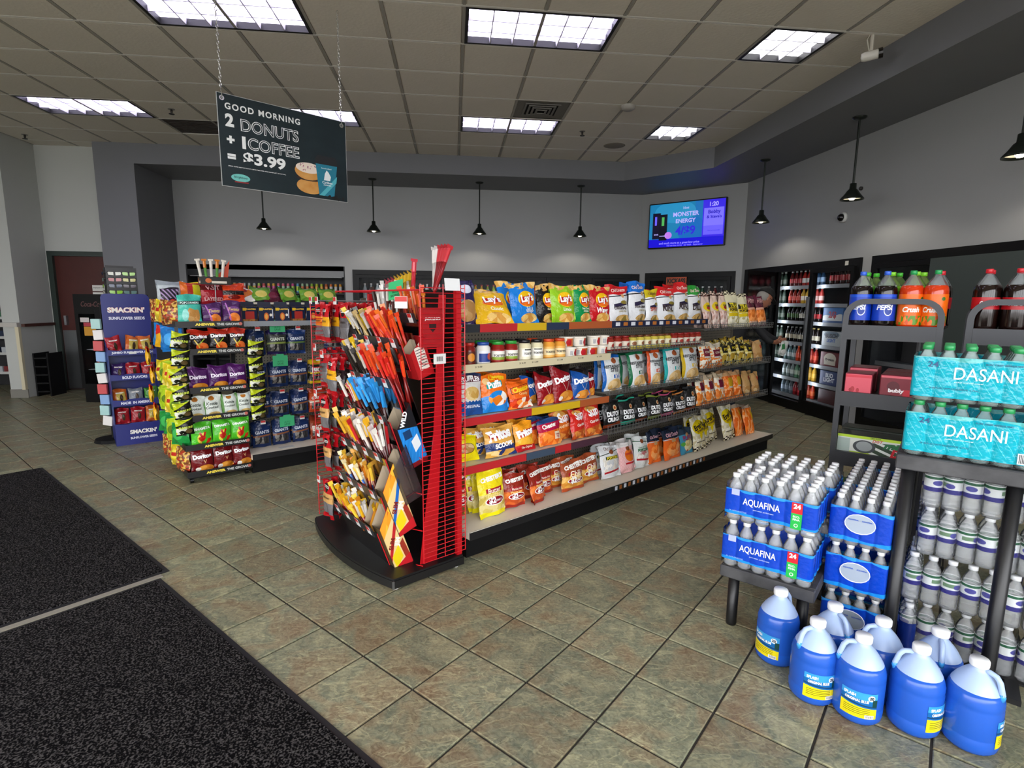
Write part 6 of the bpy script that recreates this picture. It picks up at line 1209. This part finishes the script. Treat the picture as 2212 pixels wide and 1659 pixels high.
def dspack(lb, z, p): return pack(lb, 'teal water packs', PQ(p, 2.635, z), PQ45, 6, 4, RD, .205, ds, M_ds, (.08, .80), (lambda i, j: True) if z > 1 else (lambda i, j: j == 0 or i == 0), DT, extra=ds_extra)
dspack('upper teal wrapped water pack with white lettering', 1.073, .095); dspack('lower teal wrapped water pack on the tall table', .864, .09); dspack('upper teal water pack on the far half of the tall table', 1.073, .50); dspack('lower teal water pack on the far half of the tall table', .864, .495)
# clear water with white labels stacked under the table
RC = .031; wl = art('spring_label', '#dfe3e4', [('R', .5, .86, .5, .08, '#1f5a3c'), ('R', .5, .12, .5, .16, '#2c2a7a', .02), ('E', .3, .55, .1, .16, '#4a4a9a'), ('R', .7, .55, .12, .12, '#6a8a6a'), ('E', .85, .5, .08, .16, '#4a4a9a')], bump=0)
cw = bottle_meshes(RC, .20, M_capw, None, wl, (.34, .66))
for k in range(4):
    for c_, (pc_, nm) in enumerate(((.115, 'left'), (.49, 'next'))):
        pack('white labelled clear water pack, %s layer, %s stack under tall table' % (('lowest', 'second', 'third', 'top')[k], ('nearer the blue packs' if c_ == 0 else 'farther along')), 'clear water packs under the tall table', PQ(pc_+(0, .0, .03, .03)[k]+.015, 2.80+.02*(k > 1), .012+.201*k), PQ45, 6, 4, RC, .20, cw, None, (0, 0), lambda i, j: j == 0 or (i == 0 and c_ == 0) or (k >= 2 and j == 1))
pl_ = thing('plastic_pallet', 'low black lattice pallet under the clear water', 'pallet', PQ(.33, 2.82), PQ45)
obj('deck', MB().box(-.44, .44, -.16, .16, .004, .011), M_leg, pl_)
for k in range(9): obj('slat', MB().box(-.44+.1*k, -.40+.1*k, -.30, -.165, .0, .02), M_leg, pl_)
# loose dark bottles between
for k, (p, q, lb) in enumerate(((.0, 2.66, 'front'), (-.0, 2.75, 'rear'))):
    o = put('drink_bottle', aq[0], None, PQ(p-.02, q, .001), (0, 0, 0)); put('cap', aq[1], o); put('label', MB().lathe([(RB+.001, .01), (RB+.001, .13)], 14, cap=False).mesh('label', (mat('#152c78', .3),), True), o); tag(o, 'loose dark blue water bottle on the floor by the table leg, %s' % lb, 'bottle')

# windshield washer jugs ---------------------------------------------------------------
M_liq = mat('#2259bd', .22, name='blue_fluid_jug'); M_hd = mat('#a9bfe2', .3, name='milky_jug'); R0 = .0775
def jug_parts():
    body = [(0, .004), (.05, .0), (.068, .003), (R0-.002, .014), (R0, .03), (R0, .05), (R0*.985, .054), (R0*.985, .058), (R0, .062), (R0, .150), (R0*.985, .155), (R0, .160), (R0*.985, .178), (R0*.93, .192), (R0*.86, .205)]
    top = [(R0*.86, .205), (R0*.72, .225), (R0*.55, .243), (R0*.36, .259), (R0*.28, .266), (R0*.27, .275)]
    lq = MB().lathe(body, 28).mesh('jug_fluid', (M_liq,), True); hd = MB().lathe(top, 28, cap=False).mesh('jug_top', (M_hd,), True)
    cp = MB().lathe([(R0*.30, .272), (.0255, .273), (.0265, .277), (.0265, .293), (.0245, .297), (0, .297)], 22).mesh('jug_cap', (mat('#eceded', .35),), True)
    hb = MB().tube([(.014, 0, .262), (.030, 0, .266), (.048, 0, .262), (.058, 0, .248), (.064, 0, .226), (.068, 0, .212), (.066, 0, .200)], .0085, 10).mesh('jug_handle', (M_hd,), True)
    hl = MB().tube([(.0665, 0, .214), (.069, 0, .205), (.066, 0, .192)], .0089, 10).mesh('jug_handle_fluid', (mat('#3f9be0', .25),), True)
    lb = MB().lathe([(R0+.0008, .035), (R0+.0008, .128)], 12, a0=-.72, a1=.72, cap=False).mesh('jug_label', (art('washer_label', '#e8d51a', [('A', .50, -.12, '#1263a8'), ('A', .78, -.12, '#3a9ad8'), ('R', .5, .52, .6, .03, '#12406a', -.12), ('E', .82, .82, .1, .11, '#eef2f4'), ('R', .93, .62, .07, .14, '#0f3f3c'), ('S', ('R', .45, .26, .36, .17, '#0'), 0, 14, .35, '#6a6414'), ('R', .8, .08, .13, .07, '#e8e8e4'), ('S', ('R', .8, .08, .11, .05, '#0'), 40, 0, .5, '#22221e')], bump=0),), True)
    f_ = lambda w_, z, s_, c, h_=None, u=0: text_mesh(s_, w_, c, lambda x, y: ((R0+.0018)*math.cos(u+x/R0), (R0+.0018)*math.sin(u+x/R0), z+y), h_, bold=.04)
    tx = [f_(.036, .115, 'SPLASH', '#f4f8fb', .011, -.38), f_(.07, .098, 'ORIGINAL BLUE', '#ffffff', .010, -.1), f_(.014, .112, '20', '#1a2a3a', None, .46)]
    return lq, hd, cp, hb, hl, lb, tx
JG = jug_parts()
for i, (p, q, la, ha, lb) in enumerate(((-.425, 2.258, -2.75, .4, 'blue washer fluid jug alone below the low table corner'), (-.269, 2.115, -1.85, 3.2, 'blue washer jug, second in the front row, label facing out'), (-.128, 2.114, -2.2, 2.7, 'blue washer jug in the middle of the front row'), (.03, 2.171, -1.15, 2.6, 'blue washer jug fourth along the front row'), (.179, 2.204, -.75, -1.2, 'blue washer jug closest to the picture corner'), (-.238, 2.274, 0, -1.5, 'rear blue washer jug behind the second front jug'), (-.085, 2.275, 0, 2.9, 'rear blue washer jug behind the middle front jug'), (.078, 2.328, 0, -2.2, 'rear blue washer jug behind the fourth front jug'))):
    o = thing('washer_jug', lb, 'jug', PQ(p, q, 0), 0, 'blue washer fluid jugs'); put('fluid_body', JG[0], o); put('clear_top', JG[1], o); put('cap', JG[2], o)
    h_ = put('handle', JG[3], o, (0, 0, 0), (0, 0, ha)); put('handle_fluid', JG[4], h_)
    l_ = put('label', JG[5], o, (0, 0, 0), (0, 0, la))
    for m_ in JG[6]: put('lettering', m_, l_)

# soda racks ---------------------------------------------------------------------------
M_rack = mat('#37383b', .4, .4)
def soda_rack(label, p0, p1, q0, q1, zs, top=1.455):
    t = thing('soda_rack', label, 'rack', PQ((p0+p1)/2, q0, 0), PQ45, 'wheeled soda racks'); a = (p1-p0)/2; d = q1-q0
    for y, nm in ((.012, 'front_hoop'), (d-.012, 'rear_hoop')):
        path = [(-a+.014, y, .06), (-a+.014, y, top-.10)]+[(-a+.014+.085*(1-math.cos(k*PI/12)), y, top-.10+.085*math.sin(k*PI/12)) for k in range(1, 7)]
        path += [(-x, yy, z) for x, yy, z in path[::-1]]
        obj(nm, MB().tube(path, .014, flat=(.028, .026)), M_rack, t)
    for z in zs:
        s_ = obj('shelf', MB().box(-a+.03, a-.03, .02, d-.02, z-.012, z), M_rack, t); obj('shelf_lip', MB().box(-a+.028, a-.028, -.004, .02, z-.062, z+.018), M_rack, s_)
    for x in (-a+.03, a-.03):
        for y in (.03, d-.03): obj('caster', MB().cyl((x-.012, y, .03), (x+.012, y, .03), .03, 12), M_black, t)
    return t
soda_rack('rounded black soda rack with blue and orange bottles', -.475, -.033, 3.50, 3.92, (1.295, .925, .585, .2))
soda_rack('rounded black soda rack with red labelled cola', .052, .50, 3.50, 3.92, (1.295, .925, .585, .2))
def soda(kind):
    liq, cap, lab, tx, tc, gl, lz = {'cola': ('#1a0d0a', '#c8202c', art('cola_label', '#b3121e', [], bump=0), 'Coca-Cola', '#f6eeee', '#cfd6d8', (.36, .55)), 'blue': ('#140c0a', '#2f5fd0', art('blue_soda_label', '#123fb8', [('E', .80, .4, .06, .22, '#d8dee8'), ('E', .80, .4, .05, .18, '#1a3a9a'), ('R', .72, .93, .2, .04, '#1a55d0')], bump=0), 'PEPSI', '#e8ecf6', '#cfd6d8', (.14, .60)),
      'orange': ('#c8380f', '#1f9a50', art('orange_soda_label', '#ee6a12', [('C', ('B', .3, 0, '#0'), 30, 6, '#ee6a12', '#d8501a', '#5a8a1e', '#f4842a'), ('E', .9, .85, .03, .06, '#3a6a1e')], bump=0), 'Crush', '#f8f4ee', '#cfd6d8', (.08, .60)), 'green': ('#3f8a1e', '#3fae2a', art('green_soda_label', '#2f8a2a', [('R', .75, .5, .2, .3, '#c8d84a')], bump=0), '', '#ffffff', '#a8d070', (.2, .55)), 'lime': ('#6aa81e', '#7fd02a', art('lime_soda_label', '#5fae1e', [], bump=0), '', '#ffffff', '#b8e070', (.2, .55))}[kind]
    r, h = .054, .305
    low = [(0, 0), (r*.7, 0), (r*.95, .012), (r, .03), (r, .195), (r*.95, .215), (r*.84, .228)]; hi = [(r*.84, .228), (r*.62, .25), (r*.36, .272), (r*.25, .28), (r*.25, .288)]
    res = [('body', MB().lathe(low, 20).mesh('bottle', (mat(liq, .1),), True)), ('clear_top', MB().lathe(hi, 20, cap=False).mesh('clear_top', (clear(gl, .16, .06, 'clear_top', .15),), True)), ('cap', MB().lathe([(r*.26, .284), (.0155, .285), (.0155, .302), (.014, .305), (0, .305)], 14).mesh('cap', (mat(cap, .35),), True)), ('label', MB().lathe([(r+.0006, h*lz[0]), (r+.0006, h*lz[1])], 20, cap=False).mesh('label', (lab,), True))]
    if tx: res.append(('lettering', text_mesh(tx, .075, tc, lambda x, y: ((r+.0016)*math.cos(-PI/2+x/r), (r+.0016)*math.sin(-PI/2+x/r), h*(lz[0]*.5+lz[1]*.5)+y), .028 if kind != 'cola' else .022, bold=.04, shear=.2)))
    return res
SODA = {k: soda(k) for k in ('cola', 'blue', 'orange', 'green', 'lime')}
SN = {'cola': 'two litre cola bottle with red label', 'blue': 'two litre cola bottle with blue label', 'orange': 'two litre orange soda bottle', 'green': 'two litre soda bottle with green cap', 'lime': 'two litre soda bottle with lime cap'}
def place_soda(k, p, q, n, row):
    me = SODA[k]; o = put('soda_bottle', me[0][1], None, PQ(p, q, 1.296), (0, 0, PQ45+rk3.uniform(-.25, .25)))
    for nm, m_ in me[1:]: put(nm, m_, o)
    tag(o, '%s, %s across, %s row of the %s soda rack' % (SN[k], ORD[n], row, 'first' if p < 0 else 'second'), 'bottle', 'two litre soda bottles')
for i, (k, p) in enumerate((('blue', -.408), ('blue', -.298), ('orange', -.185), ('orange', -.083))): place_soda(k, p, 3.575, i, 'front')
for i, (k, p) in enumerate((('green', -.40), ('lime', -.285), ('lime', -.175), ('cola', -.07))): place_soda(k, p, 3.69, i, 'second')
for i, (k, p) in enumerate((('green', -.37), ('green', -.26), ('lime', -.15))): place_soda(k, p, 3.80, i, 'rear')
for i, p in enumerate((.115, .228, .34, .45)): place_soda('cola', p, 3.575, i, 'front'); place_soda('cola', p+.012, 3.69, i, 'second')
# cans in cardboard sleeves
def carton(label, p, q, z, w_, d_, h_, front, side, texts=(), rz=0, name='can_carton'):
    o = thing(name, label, 'carton', PQ(p, q, z), PQ45+rz, 'can cartons on the soda racks'); a, b = w_/2, d_/2
    obj('sleeve', MB().rbox(-a, a, -b, b, 0, h_, .004), side, o); obj('front_print', MB().quad((-a+.004, -b-.0008, .004), (a-.004, -b-.0008, .004), (a-.004, -b-.0008, h_-.004), (-a+.004, -b-.0008, h_-.004)), front, o)
    for (s_, x, zz, wd, c, hh, kw) in texts: put('lettering', text_mesh(s_, wd, c, lambda u, v: (x+u, -b-.0018, zz+v), hh, **kw), o)
    return o
pk = art('pink_carton', '#e0596a', [('R', .5, .9, .5, .06, '#d83a4a'), ('E', .3, .25, .08, .14, '#b8323e'), ('E', .5, .2, .06, .12, '#b8323e'), ('E', .22, .2, .06, .1, '#a82a36')], bump=0); rdc = art('berry_carton', '#7a1c2c', [('E', .4, .5, .2, .25, '#5a1220'), ('R', .85, .2, .14, .2, '#b8182c'), ('R', .5, .95, .5, .05, '#d8606e')], bump=0)
sdm = mat('#7a2232', .35)
carton('pink can carton at the corner of the second rack shelf', -.375, 3.62, .926, .13, .19, .12, pk, sdm); carton('berry red can carton stacked behind the pink one', -.375, 3.82, .926, .14, .19, .135, rdc, sdm)
carton('dark red sparkling water carton with white lettering', -.20, 3.62, .926, .15, .19, .125, rdc, sdm, (('bubly', 0, .04, .07, '#f2e8ea', .026, dict(bold=.05)),)); carton('second dark red carton behind the lettered one', -.20, 3.82, .926, .15, .19, .125, rdc, sdm)
dw = art('lime_carton', '#b8d83a', [('R', .5, .5, .5, .36, '#d8dcd4'), ('R', .75, .42, .35, .36, '#3a4a3a', .3), ('S', ('R', .7, .42, .3, .34, '#0'), 4, 3, .4, '#e0e4de'), ('E', .34, .45, .14, .34, '#4a4e50'), ('E', .34, .47, .10, .26, '#9aa0a0'), ('R', .08, .45, .08, .36, '#a8b8b0')], bump=0)
dwt = Art('carton_top', '#23342c', [('N', 8, '#4a2a22', .9), ('R', .5, .5, .5, .08, '#2a2f8a')], rough=.3, bump=0).m
carton('lime green diet soda carton on the third rack shelf', -.255, 3.60, .586, .39, .13, .115, dw, dwt, (('mtn', .08, .075, .11, '#1f6a3c', .04, dict(bold=.06, shear=.4)), ('DEW', .13, .035, .14, '#c8202c', .05, dict(bold=.06, shear=.3)), ('DIET', .0, .09, .05, '#c8402c', .016, dict(shear=.3)), ('ZERO SUGAR', -.01, .105, .05, '#2a4a1e', .008, {})))
carton('dark soda carton behind the lime green one', -.255, 3.75, .586, .39, .13, .125, dwt, dwt); carton('green soda carton low on the rack behind the water', -.255, 3.62, .201, .36, .18, .20, art('green_carton', '#4fae1e', [('C', None, 5, 4, '#4fae1e', '#1f5a1e', '#8fd02a')], bump=0), mat('#2a6a1e', .4))
# ================================================================ goods in the coolers
rk4 = random.Random(9)
BT = {}
def drink(kind, liq, cap, lab, loc, rz, label, group, r=.032, h=.21):
    k = (kind, liq, cap, lab, r, h)
    if k not in BT:
        if kind == 'can': pr = [(0, 0), (r*.8, 0), (r, .012), (r, h*.88), (r*.82, h*.96), (r*.82, h), (0, h*.985)]
        else: pr = [(0, 0), (r*.9, 0), (r, .01), (r, h*.55), (r*.92, h*.65), (r*.45, h*.84), (r*.42, h*.92)]
        b = MB().lathe(pr, 12).mesh('drink_body', (mat(liq, .12 if kind == 'bottle' else .25, 0 if kind == 'bottle' else .3),), True)
        c = MB().lathe([(r*.44, h*.91), (r*.5, h*.92), (r*.5, h), (0, h)], 10).mesh('drink_cap', (mat(cap, .35),)) if kind == 'bottle' else MB().lathe([(r*.82, h*.97), (r*.84, h), (r*.78, h)], 12, cap=False).mesh('can_rim', (M_alu,))
        l = MB().lathe([(r+.0006, h*.22), (r+.0006, h*(.5 if kind == 'bottle' else .7))], 12, cap=False).mesh('drink_label', (mat(lab, .35),), True)
        BT[k] = (b, c, l)
    b, c, l = BT[k]; o = put('drink_bottle' if kind == 'bottle' else 'drink_can', b, None, loc, (0, 0, rz)); put('cap' if kind == 'bottle' else 'rim', c, o); put('label', l, o)
    return tag(o, label, 'bottle' if kind == 'bottle' else 'can', group)
def loc_of(t, x, y, z):
    a = t.rotation_euler.z; return (t.location.x+x*math.cos(a)-y*math.sin(a), t.location.y+x*math.sin(a)+y*math.cos(a), z)
PAL = ((('#5a1a1c', '#c8c8cc', '#b83038'), ('#a8302c', '#e0e0e0', '#d8d4d0'), ('#2a4a6a', '#3a6ac0', '#8fb0d0')), (('#8a2a1e', '#d8d0c8', '#c84a3a'), ('#c8a03a', '#c83a2a', '#e8e0d0'), ('#b83a34', '#e8e4e0', '#e0b8b0')), (('#141010', '#2a8a3a', '#3a5a2a'), ('#120e0c', '#b8b8b0', '#c8c4b8'), ('#1a0f0c', '#c02a2c', '#a01c22')), (('#15100e', '#8a8a84', '#b8b09a'), ('#1c120e', '#b8a05a', '#c8c0a8')), (('#6a8a8c', '#d8dcd8', '#c8d4d4'), ('#c8401e', '#e06a2a', '#e8502a'), ('#a82a20', '#d8d4d0', '#d04a30')), (('#8a9a98', '#e0e4e4', '#d8e0dc'), ('#5a8a6a', '#d8d8d0', '#bcd0b8'), ('#c8982a', '#d8b04a', '#e0b040')), (('#6a7a84', '#c8ccd0', '#98a8b8'), ('#8a1c22', '#c8282e', '#b82c34'), ('#a8301c', '#d8862a', '#c8582a')))
for i, z in enumerate((1.67, 1.43, 1.19, .90, .64, .40, .16)):
    for k in range(8):
        c = PAL[i][min(k*len(PAL[i])//8, len(PAL[i])-1)]
        drink('bottle', *c, loc_of(CR, .92+.094*k, .19, z+.001), 0, 'drink bottle, %s across the %s shelf of the open cooler' % (ORD[k], ORD[i]), 'bottles in the open cooler')
for i, z in enumerate((1.67, 1.43, 1.19, .90, .64)):
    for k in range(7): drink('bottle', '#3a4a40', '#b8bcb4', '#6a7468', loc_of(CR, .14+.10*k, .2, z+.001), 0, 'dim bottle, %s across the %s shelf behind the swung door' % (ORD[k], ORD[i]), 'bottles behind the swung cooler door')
def beer(label, x, y, z, w_, d_, h_, c, texts=(), t=None, layers=()):
    p = loc_of(t or CR, x, y, z+.001); o = thing('beer_carton', label, 'carton', p, (t or CR).rotation_euler.z, 'beer cartons in the coolers'); a = w_/2
    obj('sleeve', MB().rbox(-a, a, 0, d_, 0, h_, .004), mat(c, .4), o)
    if layers: obj('front_print', MB().quad((-a+.004, -.0008, .004), (a-.004, -.0008, .004), (a-.004, -.0008, h_-.004), (-a+.004, -.0008, h_-.004)), art(label[:24], c, layers, bump=0), o)
    for (s_, zz, wd, cc) in texts: put('lettering', text_mesh(s_, wd, cc, lambda u, v: (u, -.002, zz+v), bold=.05), o)
beer('blue and white mountain beer carton with a price', 1.90, .13, 1.19, .36, .3, .195, '#2f6aa8', (('2/$', .10, .14, '#a02028'),), None, [('B', .45, .1, .06, 9, '#d8dcd8'), ('B', .14, 0, '#3a5a8a')])
beer('white light beer carton on the fourth cooler shelf', 1.92, .13, .90, .36, .3, .185, '#b8c0c0', (('BUSCH', .13, .22, '#2a3038'), ('LIGHT', .07, .16, '#2a5aa8')), None, [('E', .5, .8, .4, .25, '#6a7c88')])
beer('red and cream beer carton in the right cooler bay', 1.93, .13, .64, .36, .3, .185, '#6a1a1c', (('Premium', .09, .16, '#3a2a24'),), None, [('E', .5, .55, .32, .4, '#d0c8b4'), ('R', .5, .3, .3, .2, '#d0c8b4')])
beer('dark blue light beer carton low in the right bay', 1.95, .13, .40, .36, .3, .185, '#12306a', (('BUD', .13, .14, '#dfe6f0'), ('LIGHT', .07, .2, '#dfe6f0')))
beer('dark red carton on the lowest right bay shelf', 1.95, .13, .16, .36, .3, .185, '#4a1416')
for k in range(6): drink('bottle', '#2a0d0c', '#c8282c', '#a8242a', loc_of(CR, 1.74+.1*k, .2, 1.671), 0, 'red labelled cola bottle, %s across behind the closed glass' % ORD[k], 'cola bottles behind glass', .034, .24)
beer('tan striped carton behind the second cooler glass', .35, .3, 1.2, .4, .3, .26, '#a8904a', (), CN, [('S', ('R', .6, .5, .4, .4, '#0'), 9, 0, .5, '#d8ccb0'), ('E', .25, .5, .15, .3, '#b86a3a')]); beer('brown carton on the upper shelf of the second cooler', .35, .3, 1.55, .4, .3, .22, '#6a5a4a', (), CN); beer('grey carton on a lower shelf of the second cooler', .40, .3, .8, .45, .3, .3, '#3a3a3a', (), CN)
# corner cooler and the back wall coolers
for k in range(13): drink('bottle', ('#2a4a34', '#5a5a54', '#6a1c1c', '#3a3a44')[k % 4], '#b8b8b4', ('#6a8a6a', '#b0b0a8', '#a83038', '#70707c')[k % 4], loc_of(CD, .12+.105*k, .22, 1.451), 0, 'bottle, %s across the top shelf of the corner cooler' % ORD[k], 'bottles in the corner cooler', .034, .26)
cols = ('#b8c4c8', '#9aa8a8', '#c8d0d0', '#c8a03a', '#8a9a3a', '#b04a2a', '#5a2a2a', '#8a2a2e', '#a83038', '#6a2024')
for k in range(44):
    g_ = k//5 if k < 40 else 9; c = cols[min(g_, 9)]
    drink('bottle', c, '#d8d8d4' if g_ < 3 else '#b02a2c', cols[(g_+1) % 10], loc_of(CB, .16+.108*k, .24, 1.441), 0, '%s bottle, place %s of door %s, back wall cooler' % (('clear', 'pale', 'white', 'amber', 'lime', 'orange', 'brown', 'ruby', 'red', 'maroon')[g_], ORD[k % 8], ORD[k//8]), 'bottles in the back wall coolers', .036, .27)
cc = ('#8fb83a', '#b8c83a', '#c86a3a', '#d8783a', '#e0a03a', '#d88a4a', '#c8c8c0', '#b8bcb8', '#a8c850', '#c85a5a', '#e0b04a', '#d8607a', '#e07a8a', '#c8508a', '#6aa8c8', '#a8c8a0')
for k in range(30): drink('can', cc[(k*5//7) % 16], '#ffffff', cc[(k*5//7+3) % 16], loc_of(OA, .12+.08*k, .2, 1.531), 0, 'slim coloured can, %s across, %s half of open cooler shelf' % (ORD[k % 15], 'first' if k < 15 else 'second'), 'cans in the open cooler', .026, .16)
for k in range(9): drink('can', '#2f7a2a', '#ffffff', '#5fae2a', loc_of(OA, .15+.26*k, .22, 1.331), 0, 'green can, %s along the lower open cooler shelf' % ORD[k], 'green cans in the open cooler', .05, .16)
# ================================================================ the man at the open cooler
def skin_body(name, verts, edges, rad, m, parent=None, levels=2, root=0):
    me = bpy.data.meshes.new(name); me.from_pydata(verts, edges, []); me.materials.append(m)
    o = put(name, me, parent); o.modifiers.new('skin', 'SKIN'); s_ = o.modifiers.new('sub', 'SUBSURF'); s_.levels = s_.render_levels = levels
    for i, r in enumerate(rad):
        sv = me.skin_vertices[0].data[i]; sv.radius = (r, r) if not isinstance(r, tuple) else r; sv.use_root = (i == root)
    o.modifiers['skin'].use_smooth_shade = True
    return o
man = thing('person', 'man in dark jacket and black cap bending into the cooler', 'person', (3.62, 6.62, 0), 0)
M_jkt = mat('#15161a', .8); M_skin = mat('#a06a52', .5); M_jean = mat('#1c212c', .85); M_hair = mat('#8f8a84', .7)
# joints in man space: x points to the cooler, y away
V = [(-.10, 0, .92), (-.05, 0, 1.06), (.04, -.01, 1.22), (.13, -.02, 1.36), (.19, -.02, 1.42),      # pelvis spine neck
     (.11, -.19, 1.33), (.12, -.27, 1.10), (.22, -.33, .97), (.28, -.34, .965),                        # near arm, hand holding a bag
     (.15, .17, 1.34), (.34, .20, 1.12), (.55, .12, .97), (.62, .11, .955),                           # far arm reaching in
     (-.12, -.10, .86), (-.04, -.11, .48), (-.12, -.11, .08), (.06, -.12, .04), (-.12, .10, .86), (-.02, .12, .48), (-.08, .12, .08), (.10, .12, .04)]
E_ = [(0, 1), (1, 2), (2, 3), (3, 4), (3, 5), (5, 6), (6, 7), (7, 8), (3, 9), (9, 10), (10, 11), (11, 12), (0, 13), (13, 14), (14, 15), (15, 16), (0, 17), (17, 18), (18, 19), (19, 20)]
RR = [(.15, .12), (.15, .12), (.16, .12), (.13, .1), .055, .075, .055, .04, .036, .075, .055, .04, .036, .095, .065, .05, .04, .095, .065, .05, .04]
body = skin_body('body', V, E_, RR, M_jkt, man)
skin_body('trousers', [(-.10, 0, .90), (-.12, -.10, .84), (-.04, -.11, .48), (-.12, -.11, .10), (-.12, .10, .84), (-.02, .12, .48), (-.08, .12, .10)], [(0, 1), (1, 2), (2, 3), (0, 4), (4, 5), (5, 6)], [(.155, .135), .105, .078, .065, .105, .078, .065], M_jean, man)
# head looking down into the cooler
hd = put('head', None, man, (.30, -.03, 1.49), (0, R_(32), R_(8)))
def ball(rx, ry, rz, n=16, m=12, f=None):
    mb = MB()
    for j in range(m+1):
        a = -PI/2+PI*j/m
        for i in range(n):
            b = 2*PI*i/n; p = Vector((rx*math.cos(a)*math.cos(b), ry*math.cos(a)*math.sin(b), rz*math.sin(a)))
            if f: p = f(p)
            mb.v.append(tuple(p))
    for j in range(m):
        for i in range(n): k = (i+1) % n; mb.face((j*n+i, j*n+k, (j+1)*n+k, (j+1)*n+i))
    return mb
def fshape(p):
    k = max(0, -p.z/.125); p.x += .012*k*(p.x > 0); p.y *= 1-.22*k; p.x *= 1-.1*k
    return p
obj('skull', ball(.098, .076, .125, 20, 16, fshape), M_skin, hd, smooth=True)
obj('nose', ball(.02, .012, .024, 10, 8), M_skin, hd, (.102, 0, -.012), smooth=True); obj('mouth', ball(.008, .026, .006, 10, 6), mat('#7a463c', .5), hd, (.092, 0, -.065), smooth=True)
for sy in (-1, 1):
    obj('eye', ball(.008, .012, .007, 10, 6), mat('#2a2420', .2), hd, (.09, sy*.03, .012), smooth=True); obj('ear', ball(.018, .009, .03, 10, 8), M_skin, hd, (-.005, sy*.078, -.005), smooth=True)
obj('hair', ball(.090, .079, .085, 16, 10, lambda p: Vector((p.x if p.x < .01 else .01, p.y, p.z))), M_hair, hd, (-.022, 0, .005), smooth=True)
obj('glasses', MB().tube([(.10, -.06, .014), (.108, -.03, .02), (.108, .03, .02), (.10, .06, .014)], .003).cyl((.10, -.062, .014), (-.0, -.082, .012), .0025).cyl((.10, .062, .014), (-.0, .082, .012), .0025), M_black, hd)
cp = obj('cap', ball(.112, .09, .095, 18, 10, lambda p: Vector((p.x, p.y, max(p.z, -.005)))), mat('#0d0c0d', .8), hd, (-.004, 0, .058), smooth=True)
obj('brim', MB().prism([(.07, -.075), (.13, -.062), (.175, -.03), (.185, 0), (.175, .03), (.13, .062), (.07, .075)], .0, .006), mat('#0d0c0d', .8), cp, (0, 0, .0), (0, R_(12), 0))
def hand(loc, rot, curl):
    h_ = put('hand', None, man, loc, rot)
    obj('palm', ball(.045, .013, .042, 12, 8), M_skin, h_, (.02, 0, 0), smooth=True)
    for k, (z, L) in enumerate(((.030, .068), (.011, .075), (-.009, .070), (-.028, .055))):
        a = curl; p0 = Vector((.052, 0, z)); p1 = p0+Vector((L*.45, L*.12, 0)); p2 = p1+Vector((L*.28*math.cos(a), L*.28*math.sin(a), 0)); p3 = p2+Vector((L*.25*math.cos(a*1.7), L*.25*math.sin(a*1.7), 0))
        obj('finger', MB().tube([p0, p1, p2, p3], .0095, 8, r2=.007), M_skin, h_, smooth=True)
    obj('thumb', MB().tube([(.0, 0, .035), (.025, .018, .055), (.048, .032, .052)], .0105, 8, r2=.008), M_skin, h_, smooth=True)
hand((.28, -.34, .965), (R_(60), R_(15), R_(10)), .9); hand((.62, .11, .955), (0, R_(5), R_(-15)), .7)
D('bag_white', 'white chip bag held in the hand of the man', '#c8ccc8', [('R', .3, .6, .2, .2, '#3a7a4a', .4), ('E', .5, .3, .3, .15, '#e8e8e4')], [])
bag('bag_white', .13, .18, .045, (3.62+.37, 6.62-.36, .80), (R_(6), R_(14), R_(20)), 'white and green chip bag held by the man', None)
